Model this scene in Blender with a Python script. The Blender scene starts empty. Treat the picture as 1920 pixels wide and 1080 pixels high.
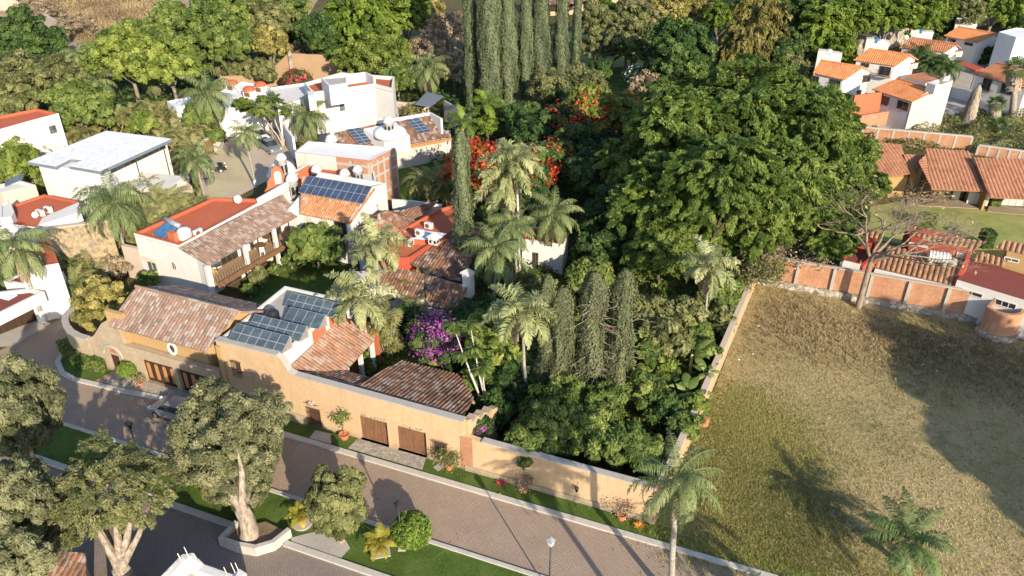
import bpy, bmesh, math, random
import numpy as np
from mathutils import Vector
# ---------------------------------------------------------------- camera, sky, sun
S = bpy.context.scene
C = S.collection
R = math.radians
F = 1493.0; TH = R(31); CH = 40.0
cs, sn = math.cos(TH), math.sin(TH)
SUN_AZ, SUN_EL = 26.0, 23.0
cd = bpy.data.cameras.new('camera'); cam = bpy.data.objects.new('camera', cd); C.objects.link(cam)
cam.location = (0, 0, CH); cam.rotation_euler = (R(90) - TH, 0, 0)
cd.sensor_width = 36; cd.lens = F / 1920 * 36; cd.clip_end = 2000; cd.clip_start = .5
S.camera = cam
w = bpy.data.worlds.new("World"); S.world = w; w.use_nodes = True
wt = w.node_tree; wt.nodes.clear()
sky = wt.nodes.new('ShaderNodeTexSky'); sky.sky_type = 'NISHITA'; sky.sun_disc = False
sky.sun_elevation = R(SUN_EL); sky.sun_rotation = R(180 - SUN_AZ); sky.altitude = 1500; sky.dust_density = 1.5
bg = wt.nodes.new('ShaderNodeBackground'); bg.inputs[1].default_value = 0.15
ow = wt.nodes.new('ShaderNodeOutputWorld')
wt.links.new(sky.outputs[0], bg.inputs[0]); wt.links.new(bg.outputs[0], ow.inputs[0])
sl = bpy.data.lights.new('sun', 'SUN'); sl.energy = 4.2; sl.angle = R(.55); sl.color = (1, .885, .70)
so = bpy.data.objects.new('sun', sl); C.objects.link(so)
SD = Vector((math.sin(R(SUN_AZ)) * math.cos(R(SUN_EL)), -math.cos(R(SUN_AZ)) * math.cos(R(SUN_EL)), math.sin(R(SUN_EL))))
so.rotation_euler = (-SD).to_track_quat('-Z', 'Y').to_euler()
so.location = (0, 0, 80)
S.view_settings.view_transform = 'Standard'; S.view_settings.look = 'None'
S.view_settings.exposure = 0.9; S.view_settings.gamma = 1
S.render.engine = 'CYCLES'
try:
    S.cycles.max_bounces = 5; S.cycles.diffuse_bounces = 2; S.cycles.transmission_bounces = 3; S.cycles.transparent_max_bounces = 4
except Exception: pass

# ---------------------------------------------------------------- surveying helpers
AX = Vector((math.cos(R(-21.5)), math.sin(R(-21.5)), 0)); BX = Vector((-AX.y, AX.x, 0))
def at(px, py, z=0.0):
    "place seen at (px, py) of the 1920x1080 picture, at height z"
    u = (px - 960) / F; v = (py - 540) / F
    t = (CH - z) / (sn + v * cs)
    return Vector((u * t, t * (cs - v * sn), z))
def ab(a, b, z=0.0):
    p = AX * a + BX * b; return Vector((p.x, p.y, z))
def ray(px, py):
    u = (px - 960) / F; v = (py - 540) / F
    return Vector((u, cs - v * sn, -sn - v * cs))
def mpx(p):
    "pixels per metre at a place"
    return F / (p.y * cs + (CH - p.z) * sn)
def wallpt(W0, W1, px, py):
    d = (W1 - W0); d.z = 0; L = d.length; d.normalize()
    n = Vector((-d.y, d.x, 0)); r = ray(px, py)
    c0 = Vector((0, 0, CH)); t = (W0 - c0).dot(n) / r.dot(n)
    p = c0 + r * t
    return (p - Vector((W0.x, W0.y, p.z))).dot(d), p.z
def zat(base, py):
    "height above a ground place that shows at picture row py"
    lo, hi = -5, 60
    for _ in range(40):
        m = (lo + hi) / 2; d = base.y * cs + (CH - m) * sn
        if 540 + F * (-base.y * sn + (CH - m) * cs) / d > py: lo = m
        else: hi = m
    return lo

# ---------------------------------------------------------------- objects
def tag(o, label=None, cat=None, group=None, kind=None):
    if label: o['label'] = label
    if cat: o['category'] = cat
    if group: o['group'] = group
    if kind: o['kind'] = kind
    return o
def empty(name, loc, label, cat, group=None, rz=0):
    o = bpy.data.objects.new(name, None); C.objects.link(o); o.location = loc; o.rotation_euler.z = rz
    o.empty_display_size = .3
    return tag(o, label, cat, group)
def copy_tree(o, parent=None):
    c = o.copy(); C.objects.link(c); c.parent = parent
    for ch in [x for x in o.children]: copy_tree(ch, c)
    return c
def wloc(p):
    v = Vector((0, 0, 0))
    while p is not None: v += p.location; p = p.parent
    return v
class MB:
    def __init__(s): s.v = []; s.f = []; s.m = []; s.uv = None
    def add(s, vs, fs, m=0):
        k = len(s.v); s.v += [tuple(x) for x in vs]; s.f += [tuple(i + k for i in f) for f in fs]; s.m += [m] * len(fs); return s
    def prism(s, pts, z0, z1, m=0, mtop=None):
        "pts: plan outline; z0/z1 a number or one per corner"
        n = len(pts)
        za = z0 if isinstance(z0, (list, tuple)) else [z0] * n
        zb = z1 if isinstance(z1, (list, tuple)) else [z1] * n
        ar = sum(pts[i][0] * pts[(i + 1) % n][1] - pts[(i + 1) % n][0] * pts[i][1] for i in range(n))
        idx = list(range(n)) if ar > 0 else list(range(n))[::-1]
        P = [(pts[i][0], pts[i][1], za[i]) for i in idx] + [(pts[i][0], pts[i][1], zb[i]) for i in idx]
        s.add(P, [tuple(range(n))[::-1]] + [(i, (i + 1) % n, n + (i + 1) % n, n + i) for i in range(n)], m)
        s.add([P[n + i] for i in range(n)], [tuple(range(n))], m if mtop is None else mtop)
        return s
    def box(s, c, size, ax=None, m=0):
        "box centred on c in plan, standing on c.z; ax = direction of its length"
        ax = Vector((1, 0, 0)) if ax is None else Vector((ax[0], ax[1], 0)).normalized()
        bx = Vector((-ax.y, ax.x, 0)); c = Vector(c); l, w_, h = size
        q = [c + ax * (i * l / 2) + bx * (j * w_ / 2) for i, j in ((-1, -1), (1, -1), (1, 1), (-1, 1))]
        return s.prism(q, c.z, c.z + h, m)
    def wall(s, path, z0, z1, th, m=0, mtop=None):
        "a wall along a path, mitred; z1 number or list"
        n = len(path); z1l = z1 if isinstance(z1, (list, tuple)) else [z1] * n
        L = []; Rr = []
        for i in range(n):
            d = Vector((0, 0, 0))
            if i > 0: d += Vector((path[i][0] - path[i-1][0], path[i][1] - path[i-1][1], 0)).normalized()
            if i < n - 1: d += Vector((path[i+1][0] - path[i][0], path[i+1][1] - path[i][1], 0)).normalized()
            d.normalize(); nn = Vector((-d.y, d.x, 0))
            L.append(Vector((path[i][0], path[i][1], 0)) + nn * th / 2); Rr.append(Vector((path[i][0], path[i][1], 0)) - nn * th / 2)
        z0l = z0 if isinstance(z0, (list, tuple)) else [z0] * n
        P = []
        for i in range(n): P += [(L[i].x, L[i].y, z0l[i]), (Rr[i].x, Rr[i].y, z0l[i]), (Rr[i].x, Rr[i].y, z1l[i]), (L[i].x, L[i].y, z1l[i])]
        fs = []; tp = []
        for i in range(n - 1):
            a, b = 4 * i, 4 * i + 4
            fs += [(a + 1, b + 1, b + 2, a + 2), (b, a, a + 3, b + 3)]; tp.append((a + 2, b + 2, b + 3, a + 3))
        fs += [(0, 1, 2, 3), (4*n - 3, 4*n - 4, 4*n - 1, 4*n - 2)]
        s.add(P, fs, m); s.add(P, tp, m if mtop is None else mtop); return s
    def tube(s, path, radii, n=7, m=0, cap=True):
        if not isinstance(radii, (list, tuple)): radii = [radii] * len(path)
        path = [Vector(p) for p in path]; vs = []
        for i, p in enumerate(path):
            d = (path[min(i + 1, len(path) - 1)] - path[max(i - 1, 0)]).normalized()
            up = Vector((0, 0, 1)) if abs(d.z) < .9 else Vector((1, 0, 0))
            e1 = d.cross(up).normalized(); e2 = d.cross(e1)
            for k in range(n):
                t = 2 * math.pi * k / n; vs.append(p + (e1 * math.cos(t) + e2 * math.sin(t)) * radii[i])
        fs = [(i*n + k, (i+1)*n + k, (i+1)*n + (k+1) % n, i*n + (k+1) % n) for i in range(len(path) - 1) for k in range(n)]
        if cap: fs += [tuple(range(n)), tuple((len(path)-1)*n + k for k in range(n))[::-1]]
        return s.add(vs, fs, m)
    def lathe(s, c, prof, n=14, m=0):
        "prof: list of (radius, z)"
        c = Vector(c); vs = []
        for r, z in prof:
            for k in range(n):
                t = 2 * math.pi * k / n; vs.append((c.x + r * math.cos(t), c.y + r * math.sin(t), c.z + z))
        fs = [(i*n + k, i*n + (k+1) % n, (i+1)*n + (k+1) % n, (i+1)*n + k) for i in range(len(prof) - 1) for k in range(n)]
        fs += [tuple((len(prof)-1)*n + k for k in range(n)), tuple(range(n))[::-1]]
        return s.add(vs, fs, m)
    def build(s, name, mats, parent=None, smooth=False, uv=True, world=True):
        me = bpy.data.meshes.new(name)
        off = wloc(parent) if (parent is not None and world) else Vector((0, 0, 0))
        vs = [(a - off.x, b - off.y, c - off.z) for a, b, c in s.v] if parent is not None and world else s.v
        me.from_pydata(vs, [], s.f); 
        mats = mats if isinstance(mats, (list, tuple)) else [mats]
        for m in mats: me.materials.append(m)
        if len(mats) > 1: me.polygons.foreach_set('material_index', s.m)
        if uv and s.f:
            ul = me.uv_layers.new(name='UVMap'); me.update()
            if s.uv is not None:
                k = 0
                for p in me.polygons:
                    for li, vi in zip(p.loop_indices, p.vertices): ul.data[li].uv = s.uv[vi]
            else:
                for p in me.polygons:
                    n = p.normal
                    if abs(n.z) < .75:
                        t = Vector((-n.y, n.x, 0)).normalized()
                        for li, vi in zip(p.loop_indices, p.vertices):
                            v = s.v[vi]; ul.data[li].uv = (v[0]*t.x + v[1]*t.y, v[2])
                    else:
                        for li, vi in zip(p.loop_indices, p.vertices):
                            v = s.v[vi]; ul.data[li].uv = (v[0]*AX.x + v[1]*AX.y, v[0]*BX.x + v[1]*BX.y)
        if smooth: me.polygons.foreach_set('use_smooth', [True] * len(me.polygons))
        me.update()
        o = bpy.data.objects.new(name, me); C.objects.link(o); o.parent = parent
        return o
def np_obj(name, V, Q, mats, parent=None, tint=None, midx=None, nside=4):
    "numpy mesh: V (n,3), Q (m,nside)"
    me = bpy.data.meshes.new(name); V = np.asarray(V, dtype=np.float32); Q = np.asarray(Q, dtype=np.int32)
    me.vertices.add(len(V)); me.vertices.foreach_set('co', V.ravel())
    me.loops.add(Q.size); me.loops.foreach_set('vertex_index', Q.ravel())
    me.polygons.add(len(Q)); me.polygons.foreach_set('loop_start', np.arange(0, Q.size, nside, dtype=np.int32))
    if midx is not None: me.polygons.foreach_set('material_index', midx.astype(np.int32))
    mats = mats if isinstance(mats, (list, tuple)) else [mats]
    for m in mats: me.materials.append(m)
    if tint is not None:
        at_ = me.attributes.new('tint', 'FLOAT', 'FACE'); at_.data.foreach_set('value', tint.astype(np.float32))
    me.update(calc_edges=True)
    o = bpy.data.objects.new(name, me); C.objects.link(o); o.parent = parent
    return o

# ---------------------------------------------------------------- materials
class NT:
    def __init__(s, name):
        s.m = bpy.data.materials.new(name); s.m.use_nodes = True; s.t = s.m.node_tree; s.t.nodes.clear()
        s.out = s.n('ShaderNodeOutputMaterial'); s.b = s.n('ShaderNodeBsdfPrincipled'); s.l(s.b.outputs[0], s.out.inputs[0])
    def n(s, ty, **k):
        x = s.t.nodes.new(ty)
        for a, b in k.items(): setattr(x, a, b)
        return x
    def l(s, a, b): s.t.links.new(a, b)
    def ramp(s, fac, stops):
        r = s.n('ShaderNodeValToRGB'); e = r.color_ramp.elements
        while len(e) < len(stops): e.new(.5)
        for i, (p, c) in enumerate(stops): e[i].position = p; e[i].color = (*c, 1)
        s.l(fac, r.inputs[0]); return r.outputs[0]
    def noise(s, scale, detail=4, vec=None, rough=.55):
        x = s.n('ShaderNodeTexNoise'); x.inputs['Scale'].default_value = scale; x.inputs['Detail'].default_value = detail; x.inputs['Roughness'].default_value = rough
        if vec is not None: s.l(vec, x.inputs['Vector'])
        return x.outputs['Fac']
    def pos(s): return s.n('ShaderNodeNewGeometry').outputs['Position']
    def mix(s, fac, a, b, mode='MIX'):
        x = s.n('ShaderNodeMix', data_type='RGBA', blend_type=mode)
        for i, q in ((0, fac), (6, a), (7, b)):
            if hasattr(q, 'is_output') or isinstance(q, bpy.types.NodeSocket): s.l(q, x.inputs[i])
            elif i == 0: x.inputs[0].default_value = q
            else: x.inputs[i].default_value = (*q, 1)
        return x.outputs[2]
    def math(s, op, a, b=None):
        x = s.n('ShaderNodeMath', operation=op)
        for i, q in ((0, a), (1, b)):
            if q is None: continue
            if isinstance(q, bpy.types.NodeSocket): s.l(q, x.inputs[i])
            else: x.inputs[i].default_value = q
        return x.outputs[0]
    def col(s, c): s.l(c, s.b.inputs['Base Color']) if isinstance(c, bpy.types.NodeSocket) else setattr(s.b.inputs['Base Color'], 'default_value', (*c, 1))
    def fin(s, rough=.8, spec=.3, metal=0, bump=None, bs=.3, bd=.05):
        s.b.inputs['Roughness'].default_value = rough; s.b.inputs['Specular IOR Level'].default_value = spec; s.b.inputs['Metallic'].default_value = metal
        if bump is not None:
            x = s.n('ShaderNodeBump'); x.inputs['Strength'].default_value = bs; x.inputs['Distance'].default_value = bd
            s.l(bump, x.inputs['Height']); s.l(x.outputs[0], s.b.inputs['Normal'])
        return s.m
def sc(c, k): return tuple(min(1, x * k) for x in c)
def m_plain(name, c, rough=.6, spec=.4, metal=0, var=.12, scale=3):
    t = NT(name); p = t.pos(); n = t.noise(scale, 4, p)
    t.col(t.ramp(n, [(.3, sc(c, 1 - var)), (.7, sc(c, 1 + var))])); return t.fin(rough, spec, metal)
def m_plaster(name, c, stain=(.35, .28, .2), amt=.35, scale=.5):
    t = NT(name); p = t.pos()
    mp = t.n('ShaderNodeMapping'); mp.inputs['Scale'].default_value = (1, 1, .25); t.l(p, mp.inputs[0])
    n = t.noise(scale, 6, p, .65); s_ = t.noise(1.6, 5, mp.outputs[0], .7)
    base = t.ramp(n, [(.3, sc(c, .88)), (.7, c)])
    fac = t.math('MULTIPLY', t.ramp(s_, [(.52, (0, 0, 0)), (.78, (1, 1, 1))]), amt)
    t.col(t.mix(fac, base, stain)); return t.fin(.85, .2, 0, t.noise(9, 4, p), .25, .03)
def m_tile(name, a, b, c, w_=.25, whitecol=(.62, .56, .5)):
    a, b, c = sc(a, 1.12), sc(b, 1.12), sc(c, 1.12)
    "clay roof tiles: a dark, b main, c bright; w_ amount of pale lichen"
    t = NT(name); uv = t.n('ShaderNodeUVMap'); sp = t.n('ShaderNodeSeparateXYZ'); t.l(uv.outputs[0], sp.inputs[0])
    fu = t.math('FLOOR', sp.outputs[0]); fv = t.math('FLOOR', sp.outputs[1])
    cb = t.n('ShaderNodeCombineXYZ'); t.l(fu, cb.inputs[0]); t.l(fv, cb.inputs[1])
    wn = t.n('ShaderNodeTexWhiteNoise', noise_dimensions='2D'); t.l(cb.outputs[0], wn.inputs[0])
    p = t.pos(); big = t.noise(.45, 5, p, .65); fine = t.noise(6, 3, p)
    v = t.math('ADD', t.math('MULTIPLY', wn.outputs[0], .38), t.math('MULTIPLY', big, .9))
    base = t.ramp(v, [(.3, a), (.55, b), (.82, c)])
    sp2 = t.n('ShaderNodeSeparateColor'); t.l(wn.outputs[1], sp2.inputs[0])
    wf = t.ramp(t.math('ADD', t.math('MULTIPLY', sp2.outputs[1], .6), t.math('MULTIPLY', t.noise(.8, 5, p, .7), .8)), [(.93 - w_ * .45, (0, 0, 0)), (1.0 - w_ * .3, (1, 1, 1))])
    base = t.mix(wf, base, whitecol)
    base = t.mix(t.ramp(fine, [(.4, (.0, .0, .0)), (.75, (.35, .35, .35))]), base, sc(a, .6))
    t.col(base)
    fr = t.math('FRACT', sp.outputs[1])
    return t.fin(.9, .15, 0, fr, .6, .03)
def m_brick(name, c1, c2, mortar, s_=1.0, bw=.5, rh=.25, ms=.02, stain=None, amt=.3, bs=.3):
    t = NT(name); uv = t.n('ShaderNodeUVMap'); br = t.n('ShaderNodeTexBrick')
    t.l(uv.outputs[0], br.inputs['Vector']); br.inputs['Scale'].default_value = s_
    br.inputs['Color1'].default_value = (*c1, 1); br.inputs['Color2'].default_value = (*c2, 1); br.inputs['Mortar'].default_value = (*mortar, 1)
    br.inputs['Brick Width'].default_value = bw; br.inputs['Row Height'].default_value = rh; br.inputs['Mortar Size'].default_value = ms
    p = t.pos(); n = t.noise(.7, 6, p, .65)
    c = t.mix(t.ramp(n, [(.35, (.6, .6, .6)), (.65, (0, 0, 0))]), br.outputs[0], sc(c1, .68)); c = t.mix(t.ramp(t.noise(5, 5, p, .8), [(.42, (.32, .32, .32)), (.62, (0, 0, 0))]), c, (c1[0] * .62, c1[1] * .55, c1[2] * .5))
    if stain: c = t.mix(t.math('MULTIPLY', t.ramp(t.noise(1.3, 6, p, .7), [(.55, (0, 0, 0)), (.72, (1, 1, 1))]), amt), c, stain)
    mp = t.n('ShaderNodeMapping'); mp.inputs['Scale'].default_value = (1, 1, .12); t.l(p, mp.inputs[0]); st = t.noise(2.2, 6, mp.outputs[0], .7)
    c = t.mix(t.ramp(st, [(.5, (0, 0, 0)), (.75, (.5, .5, .5))]), c, sc(c1, .5))
    sp3 = t.n('ShaderNodeSeparateXYZ'); t.l(p, sp3.inputs[0]); dm = t.math('SUBTRACT', t.math('ADD', t.math('MULTIPLY', t.noise(1.1, 5, p, .7), 1.5), .0), sp3.outputs[2])
    c = t.mix(t.ramp(dm, [(.1, (0, 0, 0)), (.75, (.55, .55, .55))]), c, (.17, .13, .095))
    t.col(c); return t.fin(.9, .15, 0, t.math('ADD', br.outputs[1], t.math('MULTIPLY', t.noise(14, 3, p), .8)), bs, -.02)
def m_stone(name, cols, scale=1.2, bump=.6, mort=(.35, .3, .24)):
    t = NT(name); p = t.pos(); v = t.n('ShaderNodeTexVoronoi', feature='F1'); v.inputs['Scale'].default_value = scale; t.l(p, v.inputs['Vector'])
    sp = t.n('ShaderNodeSeparateColor'); t.l(v.outputs['Color'], sp.inputs[0])
    base = t.ramp(sp.outputs[0], [(i / (len(cols) - 1), c) for i, c in enumerate(cols)])
    e = t.n('ShaderNodeTexVoronoi', feature='DISTANCE_TO_EDGE'); e.inputs['Scale'].default_value = scale; t.l(p, e.inputs['Vector'])
    ed = t.ramp(e.outputs['Distance'], [(.0, (1, 1, 1)), (.08, (0, 0, 0))])
    n = t.noise(4, 5, p, .7); base = t.mix(t.ramp(n, [(.35, (.5, .5, .5)), (.6, (0, 0, 0))]), base, sc(cols[0], .7))
    t.col(t.mix(ed, base, mort)); return t.fin(.9, .2, 0, e.outputs['Distance'], bump, .08)
def m_paver(name, c1, c2, mortar):
    c1, c2, mortar = sc(c1, 1.15), sc(c2, 1.15), sc(mortar, 1.15)
    t = NT(name); uv = t.n('ShaderNodeUVMap'); br = t.n('ShaderNodeTexBrick'); t.l(uv.outputs[0], br.inputs['Vector'])
    br.inputs['Scale'].default_value = 1; br.inputs['Brick Width'].default_value = .25; br.inputs['Row Height'].default_value = .14; br.inputs['Mortar Size'].default_value = .017
    br.inputs['Color1'].default_value = (*c1, 1); br.inputs['Color2'].default_value = (*c2, 1); br.inputs['Mortar'].default_value = (*mortar, 1)
    p = t.pos(); n = t.noise(.35, 7, p, .7); d = t.noise(2.2, 6, p, .75)
    c = t.mix(t.ramp(n, [(.35, (.5, .5, .5)), (.7, (0, 0, 0))]), br.outputs[0], sc(c1, .62))
    c = t.mix(t.ramp(d, [(.6, (0, 0, 0)), (.75, (.35, .35, .35))]), c, sc(c2, 1.35))
    sp_ = t.noise(5, 3, p); c = t.mix(t.ramp(sp_, [(.7, (0, 0, 0)), (.74, (.6, .6, .6))]), c, (.06, .045, .03))
    t.col(c); return t.fin(.9, .2, 0, br.outputs[1], .35, -.02)
def m_ground(name, cols, scale=.25, fine=6, bs=.5, bd=.1, spots=None):
    cols = [sc(c, 1.12) for c in cols]
    t = NT(name); p = t.pos(); n = t.noise(scale, 8, p, .65); f = t.noise(fine, 5, p, .7)
    k = t.math('ADD', t.math('MULTIPLY', n, .65), t.math('MULTIPLY', f, .35))
    st = [(.3 + .4 * i / (len(cols) - 1), c) for i, c in enumerate(cols)]
    c = t.ramp(k, st)
    if spots:
        v = t.noise(2.6, 5, p, .8); c = t.mix(t.ramp(v, [(.56, (0, 0, 0)), (.68, (.85, .85, .85))]), c, spots)
    t.col(c); return t.fin(.95, .1, 0, f, bs, bd)
def m_leaf(name, dark, mid, light, trans=.3, rough=.55):
    dark, mid, light = sc(dark, 1.0), sc(mid, 1.18), sc(light, 1.22)
    t = NT(name); a = t.n('ShaderNodeAttribute'); a.attribute_name = 'tint'
    oi = t.n('ShaderNodeObjectInfo'); v = t.math('ADD', t.math('MULTIPLY', a.outputs['Fac'], .85), t.math('MULTIPLY', oi.outputs['Random'], .15))
    c = t.ramp(v, [(.12, dark), (.5, mid), (.88, light)])
    t.col(c); t.b.inputs['Roughness'].default_value = rough; t.b.inputs['Specular IOR Level'].default_value = .25
    tr = t.n('ShaderNodeBsdfTranslucent'); t.l(t.mix(.5, c, light), tr.inputs[0])
    mx = t.n('ShaderNodeMixShader'); mx.inputs[0].default_value = trans
    t.l(t.b.outputs[0], mx.inputs[1]); t.l(tr.outputs[0], mx.inputs[2]); t.l(mx.outputs[0], t.out.inputs[0]); return t.m
def m_bark(name, a, b, sc_=(3, 3, .6)):
    t = NT(name); tc = t.n('ShaderNodeTexCoord'); mp = t.n('ShaderNodeMapping'); mp.inputs['Scale'].default_value = sc_; t.l(tc.outputs['Object'], mp.inputs[0])
    n = t.noise(1.6, 6, mp.outputs[0], .7); t.col(t.ramp(n, [(.35, a), (.65, b)])); return t.fin(.9, .15, 0, n, .6, .06)
def m_solar(name, c):
    t = NT(name); p = t.pos(); t.col(t.ramp(t.noise(1.5, 3, p), [(.35, c), (.7, sc(c, 1.7))])); return t.fin(.28, .6)
def m_glass(name, c=(.06, .08, .08)):
    t = NT(name); p = t.pos(); t.col(t.ramp(t.noise(.9, 3, p), [(.4, c), (.62, sc(c, 2.2))])); return t.fin(.12, .6)
M = {}
M['white'] = m_plaster('white_plaster', (.66, .625, .58), (.45, .4, .34), .22)
M['whitec'] = m_plaster('cool_white_plaster', (.74, .73, .71), (.4, .38, .35), .25)
M['offwhite'] = m_plaster('aged_white_plaster', (.56, .51, .45), (.34, .27, .2), .5)
M['beige'] = m_plaster('beige_plaster', (.56, .44, .35), (.4, .3, .22), .3)
M['yellow'] = m_plaster('ochre_plaster', (.47, .30, .14), (.33, .21, .1), .45)
M['yellow2'] = m_plaster('pale_yellow_plaster', (.54, .4, .24), (.4, .27, .14), .35)
M['gold'] = m_plaster('golden_yellow_plaster', (.40, .26, .11), (.3, .2, .1), .4)
M['redp'] = m_plaster('terracotta_paint', (.48, .125, .06), (.28, .09, .055), .5, .35)
M['orangep'] = m_plaster('orange_paint', (.48, .15, .075), (.34, .11, .06), .35)
M['darkred'] = m_plaster('dark_red_paint', (.23, .065, .05), (.15, .06, .05), .5)
M['redwall'] = m_plaster('red_wall_paint', (.42, .08, .05), (.25, .06, .04), .35)
M['concrete'] = m_plaster('concrete', (.42, .38, .33), (.2, .18, .15), .5)
M['kerb'] = m_plaster('kerb_concrete', (.5, .46, .4), (.25, .22, .18), .55, 1.2)
M['greyroof'] = m_plaster('grey_roof_coating', (.78, .76, .73), (.3, .3, .3), .5, 1.5)
M['bluegrey'] = m_plain('blue_grey_fascia', (.16, .19, .22))
M['tanwall'] = m_brick('tan_small_brick', (.68, .48, .29), (.60, .41, .235), (.44, .29, .165), 1, .3, .09, .012, (.5, .34, .2), .5, .3)
M['tanstone'] = m_brick('tan_stone_block', (.50, .4, .28), (.44, .34, .23), (.35, .28, .2), 1, .6, .3, .015, (.36, .29, .21), .5, .3)
M['brick'] = m_brick('red_brick', (.46, .2, .11), (.55, .27, .15), (.4, .3, .22), 1, .3, .11, .015, (.3, .17, .11), .35, .4)
M['brickrough'] = m_brick('rough_orange_brick', (.5, .22, .11), (.58, .3, .16), (.45, .33, .24), 1, .3, .12, .02, (.6, .45, .35), .4, .5)
M['stonewall'] = m_stone('yellow_rubble_stone', [(.2, .16, .11), (.42, .31, .19), (.5, .37, .22), (.26, .23, .19), (.46, .3, .16)], 3.2, .6, (.34, .25, .15))
M['rubble'] = m_stone('grey_rubble_stone', [(.2, .17, .13), (.42, .36, .29), (.55, .48, .4), (.3, .25, .2)], 1.9, .9, (.16, .13, .1))
M['brownwall'] = m_plaster('brown_garden_wall', (.38, .25, .15), (.25, .17, .1), .5)
M['tileA'] = m_tile('old_pale_clay_tiles', (.13, .085, .062), (.215, .145, .108), (.28, .17, .12), .45, (.36, .29, .245))
M['tileB'] = m_tile('orange_clay_tiles', (.22, .10, .05), (.38, .17, .08), (.50, .24, .11), .12, (.42, .33, .26))
M['tileC'] = m_tile('dark_brown_clay_tiles', (.075, .048, .036), (.14, .085, .06), (.25, .125, .075), .28, (.34, .28, .24))  # darker, browner clay than the other old roofs
M['tileD'] = m_tile('bright_orange_roof_tiles', (.42, .15, .06), (.56, .21, .08), (.58, .25, .11), -.6)
M['tileE'] = m_tile('brown_red_roof_tiles', (.24, .10, .05), (.36, .15, .08), (.42, .19, .1), -.6)
M['tileF'] = m_tile('salmon_roof_tiles', (.24, .105, .06), (.335, .155, .088), (.39, .185, .105), -.6)
M['tileG'] = m_tile('mixed_clay_tiles', (.17, .095, .06), (.28, .155, .10), (.38, .195, .115), .3, (.38, .30, .25))
M['paver'] = m_paver('brown_pavers', (.33, .245, .18), (.38, .285, .21), (.18, .13, .095))
M['pavershade'] = m_paver('shaded_brown_pavers', (.23, .185, .155), (.27, .215, .18), (.14, .11, .095))  # road pavers copied darker and greyer, with the lower road's shade in the colour
M['cobble'] = m_stone('cobblestones', [(.3, .26, .21), (.42, .37, .3), (.5, .45, .37)], 4.5, .5, (.25, .21, .16))
M['lawn'] = m_ground('mown_lawn', [(.035, .06, .014), (.065, .105, .02), (.13, .16, .04)], .5, 12, .5, .04)
M['lawndry'] = m_ground('yellow_green_lawn', [(.14, .165, .045), (.24, .25, .08), (.38, .34, .15)], .35, 10, .4, .04)  # lighter, drier yellow-green grass colour
M['earth'] = m_ground('leafy_earth', [(.05, .045, .02), (.09, .08, .035), (.14, .11, .05)], .2, 3, .8, .15)
M['field'] = m_ground('dry_field', [(.17, .15, .065), (.29, .24, .11), (.38, .29, .15), (.31, .2, .12)], .12, 4, .9, .15, (.09, .07, .04))
M['hill'] = m_ground('dry_hillside', [(.2, .13, .08), (.36, .26, .17), (.48, .37, .23)], .12, 2, .8, .3, (.22, .14, .1))
M['court'] = m_ground('sandy_court', [(.34, .27, .21), (.42, .34, .26), (.48, .39, .3)], .15, 8, .3, .03)
M['courtgrass'] = m_ground('worn_court_grass', [(.3, .26, .16), (.42, .35, .22), (.5, .42, .27)], .25, 8, .4, .05)
M['soil'] = m_ground('bare_soil', [(.12, .08, .05), (.2, .14, .09), (.28, .2, .13)], .6, 6, .7, .06)
M['litter'] = m_leaf('litter', (.1, .07, .035), (.22, .15, .07), (.36, .26, .12), .1)
M['solar'] = m_solar('solar_cell_glass', (.035, .05, .085)); M['solarb'] = m_solar('bluish_solar_glass', (.05, .068, .08))
M['solarblue'] = m_solar('blue_collector_tubes', (.04, .12, .24))
M['alu'] = m_plain('aluminium', (.55, .55, .53), .35, .5, .6); M['glass'] = m_glass('window_glass'); M['glassd'] = m_glass('dark_window_glass', (.02, .022, .022))
M['curtain'] = m_plain('pale_curtain', (.5, .47, .4)); M['frame'] = m_plain('pale_stone_frame', (.6, .5, .4)); M['frameb'] = m_plain('brown_frame', (.14, .08, .05))
M['wood'] = m_bark('dark_wood', (.035, .02, .014), (.07, .04, .028), (8, 8, .8)); M['wood2'] = m_bark('weathered_brown_wood', (.12, .055, .03), (.26, .135, .075), (9, 9, .7))
M['woodo'] = m_plain('orange_wood', (.42, .19, .07)); M['black'] = m_plain('black_metal', (.018, .018, .018), .45, .4)
M['iron'] = m_plain('rusty_iron', (.09, .05, .035), .7); M['plasticw'] = m_plain('white_plastic', (.6, .59, .57), .5); M['plastick'] = m_plain('black_plastic', (.02, .02, .022), .4)
M['terra'] = m_plain('terracotta_pot', (.5, .17, .08), .7); M['galv'] = m_plain('galvanised_sheet', (.45, .5, .53), .4, .5, .3)
M['carsilver'] = m_plain('silver_car_paint', (.27, .29, .32), .25, .6, .4, .03); M['carwhite'] = m_plain('white_car_paint', (.7, .7, .7), .25, .6, 0, .03); M['carblack'] = m_plain('black_car_paint', (.015, .016, .02), .2, .6, 0, .03)
M['tyre'] = m_plain('tyre_rubber', (.02, .02, .02), .8); M['lampw'] = m_plain('lamp_glass', (.7, .7, .68), .3); M['tail'] = m_plain('red_light', (.4, .02, .02), .3)
M['skin'] = m_plain('plaster_trim', (.74, .68, .6)); M['bluet'] = m_plain('pale_blue_coating', (.62, .70, .76)); M['grate'] = m_plain('drain_grate', (.07, .07, .065))
M['barkg'] = m_bark('grey_bark', (.16, .13, .1), (.32, .27, .21)); M['barkp'] = m_bark('pale_peeling_bark', (.17, .125, .09), (.46, .38, .29)); M['barkd'] = m_bark('dark_bark', (.07, .05, .035), (.16, .12, .085))
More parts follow.
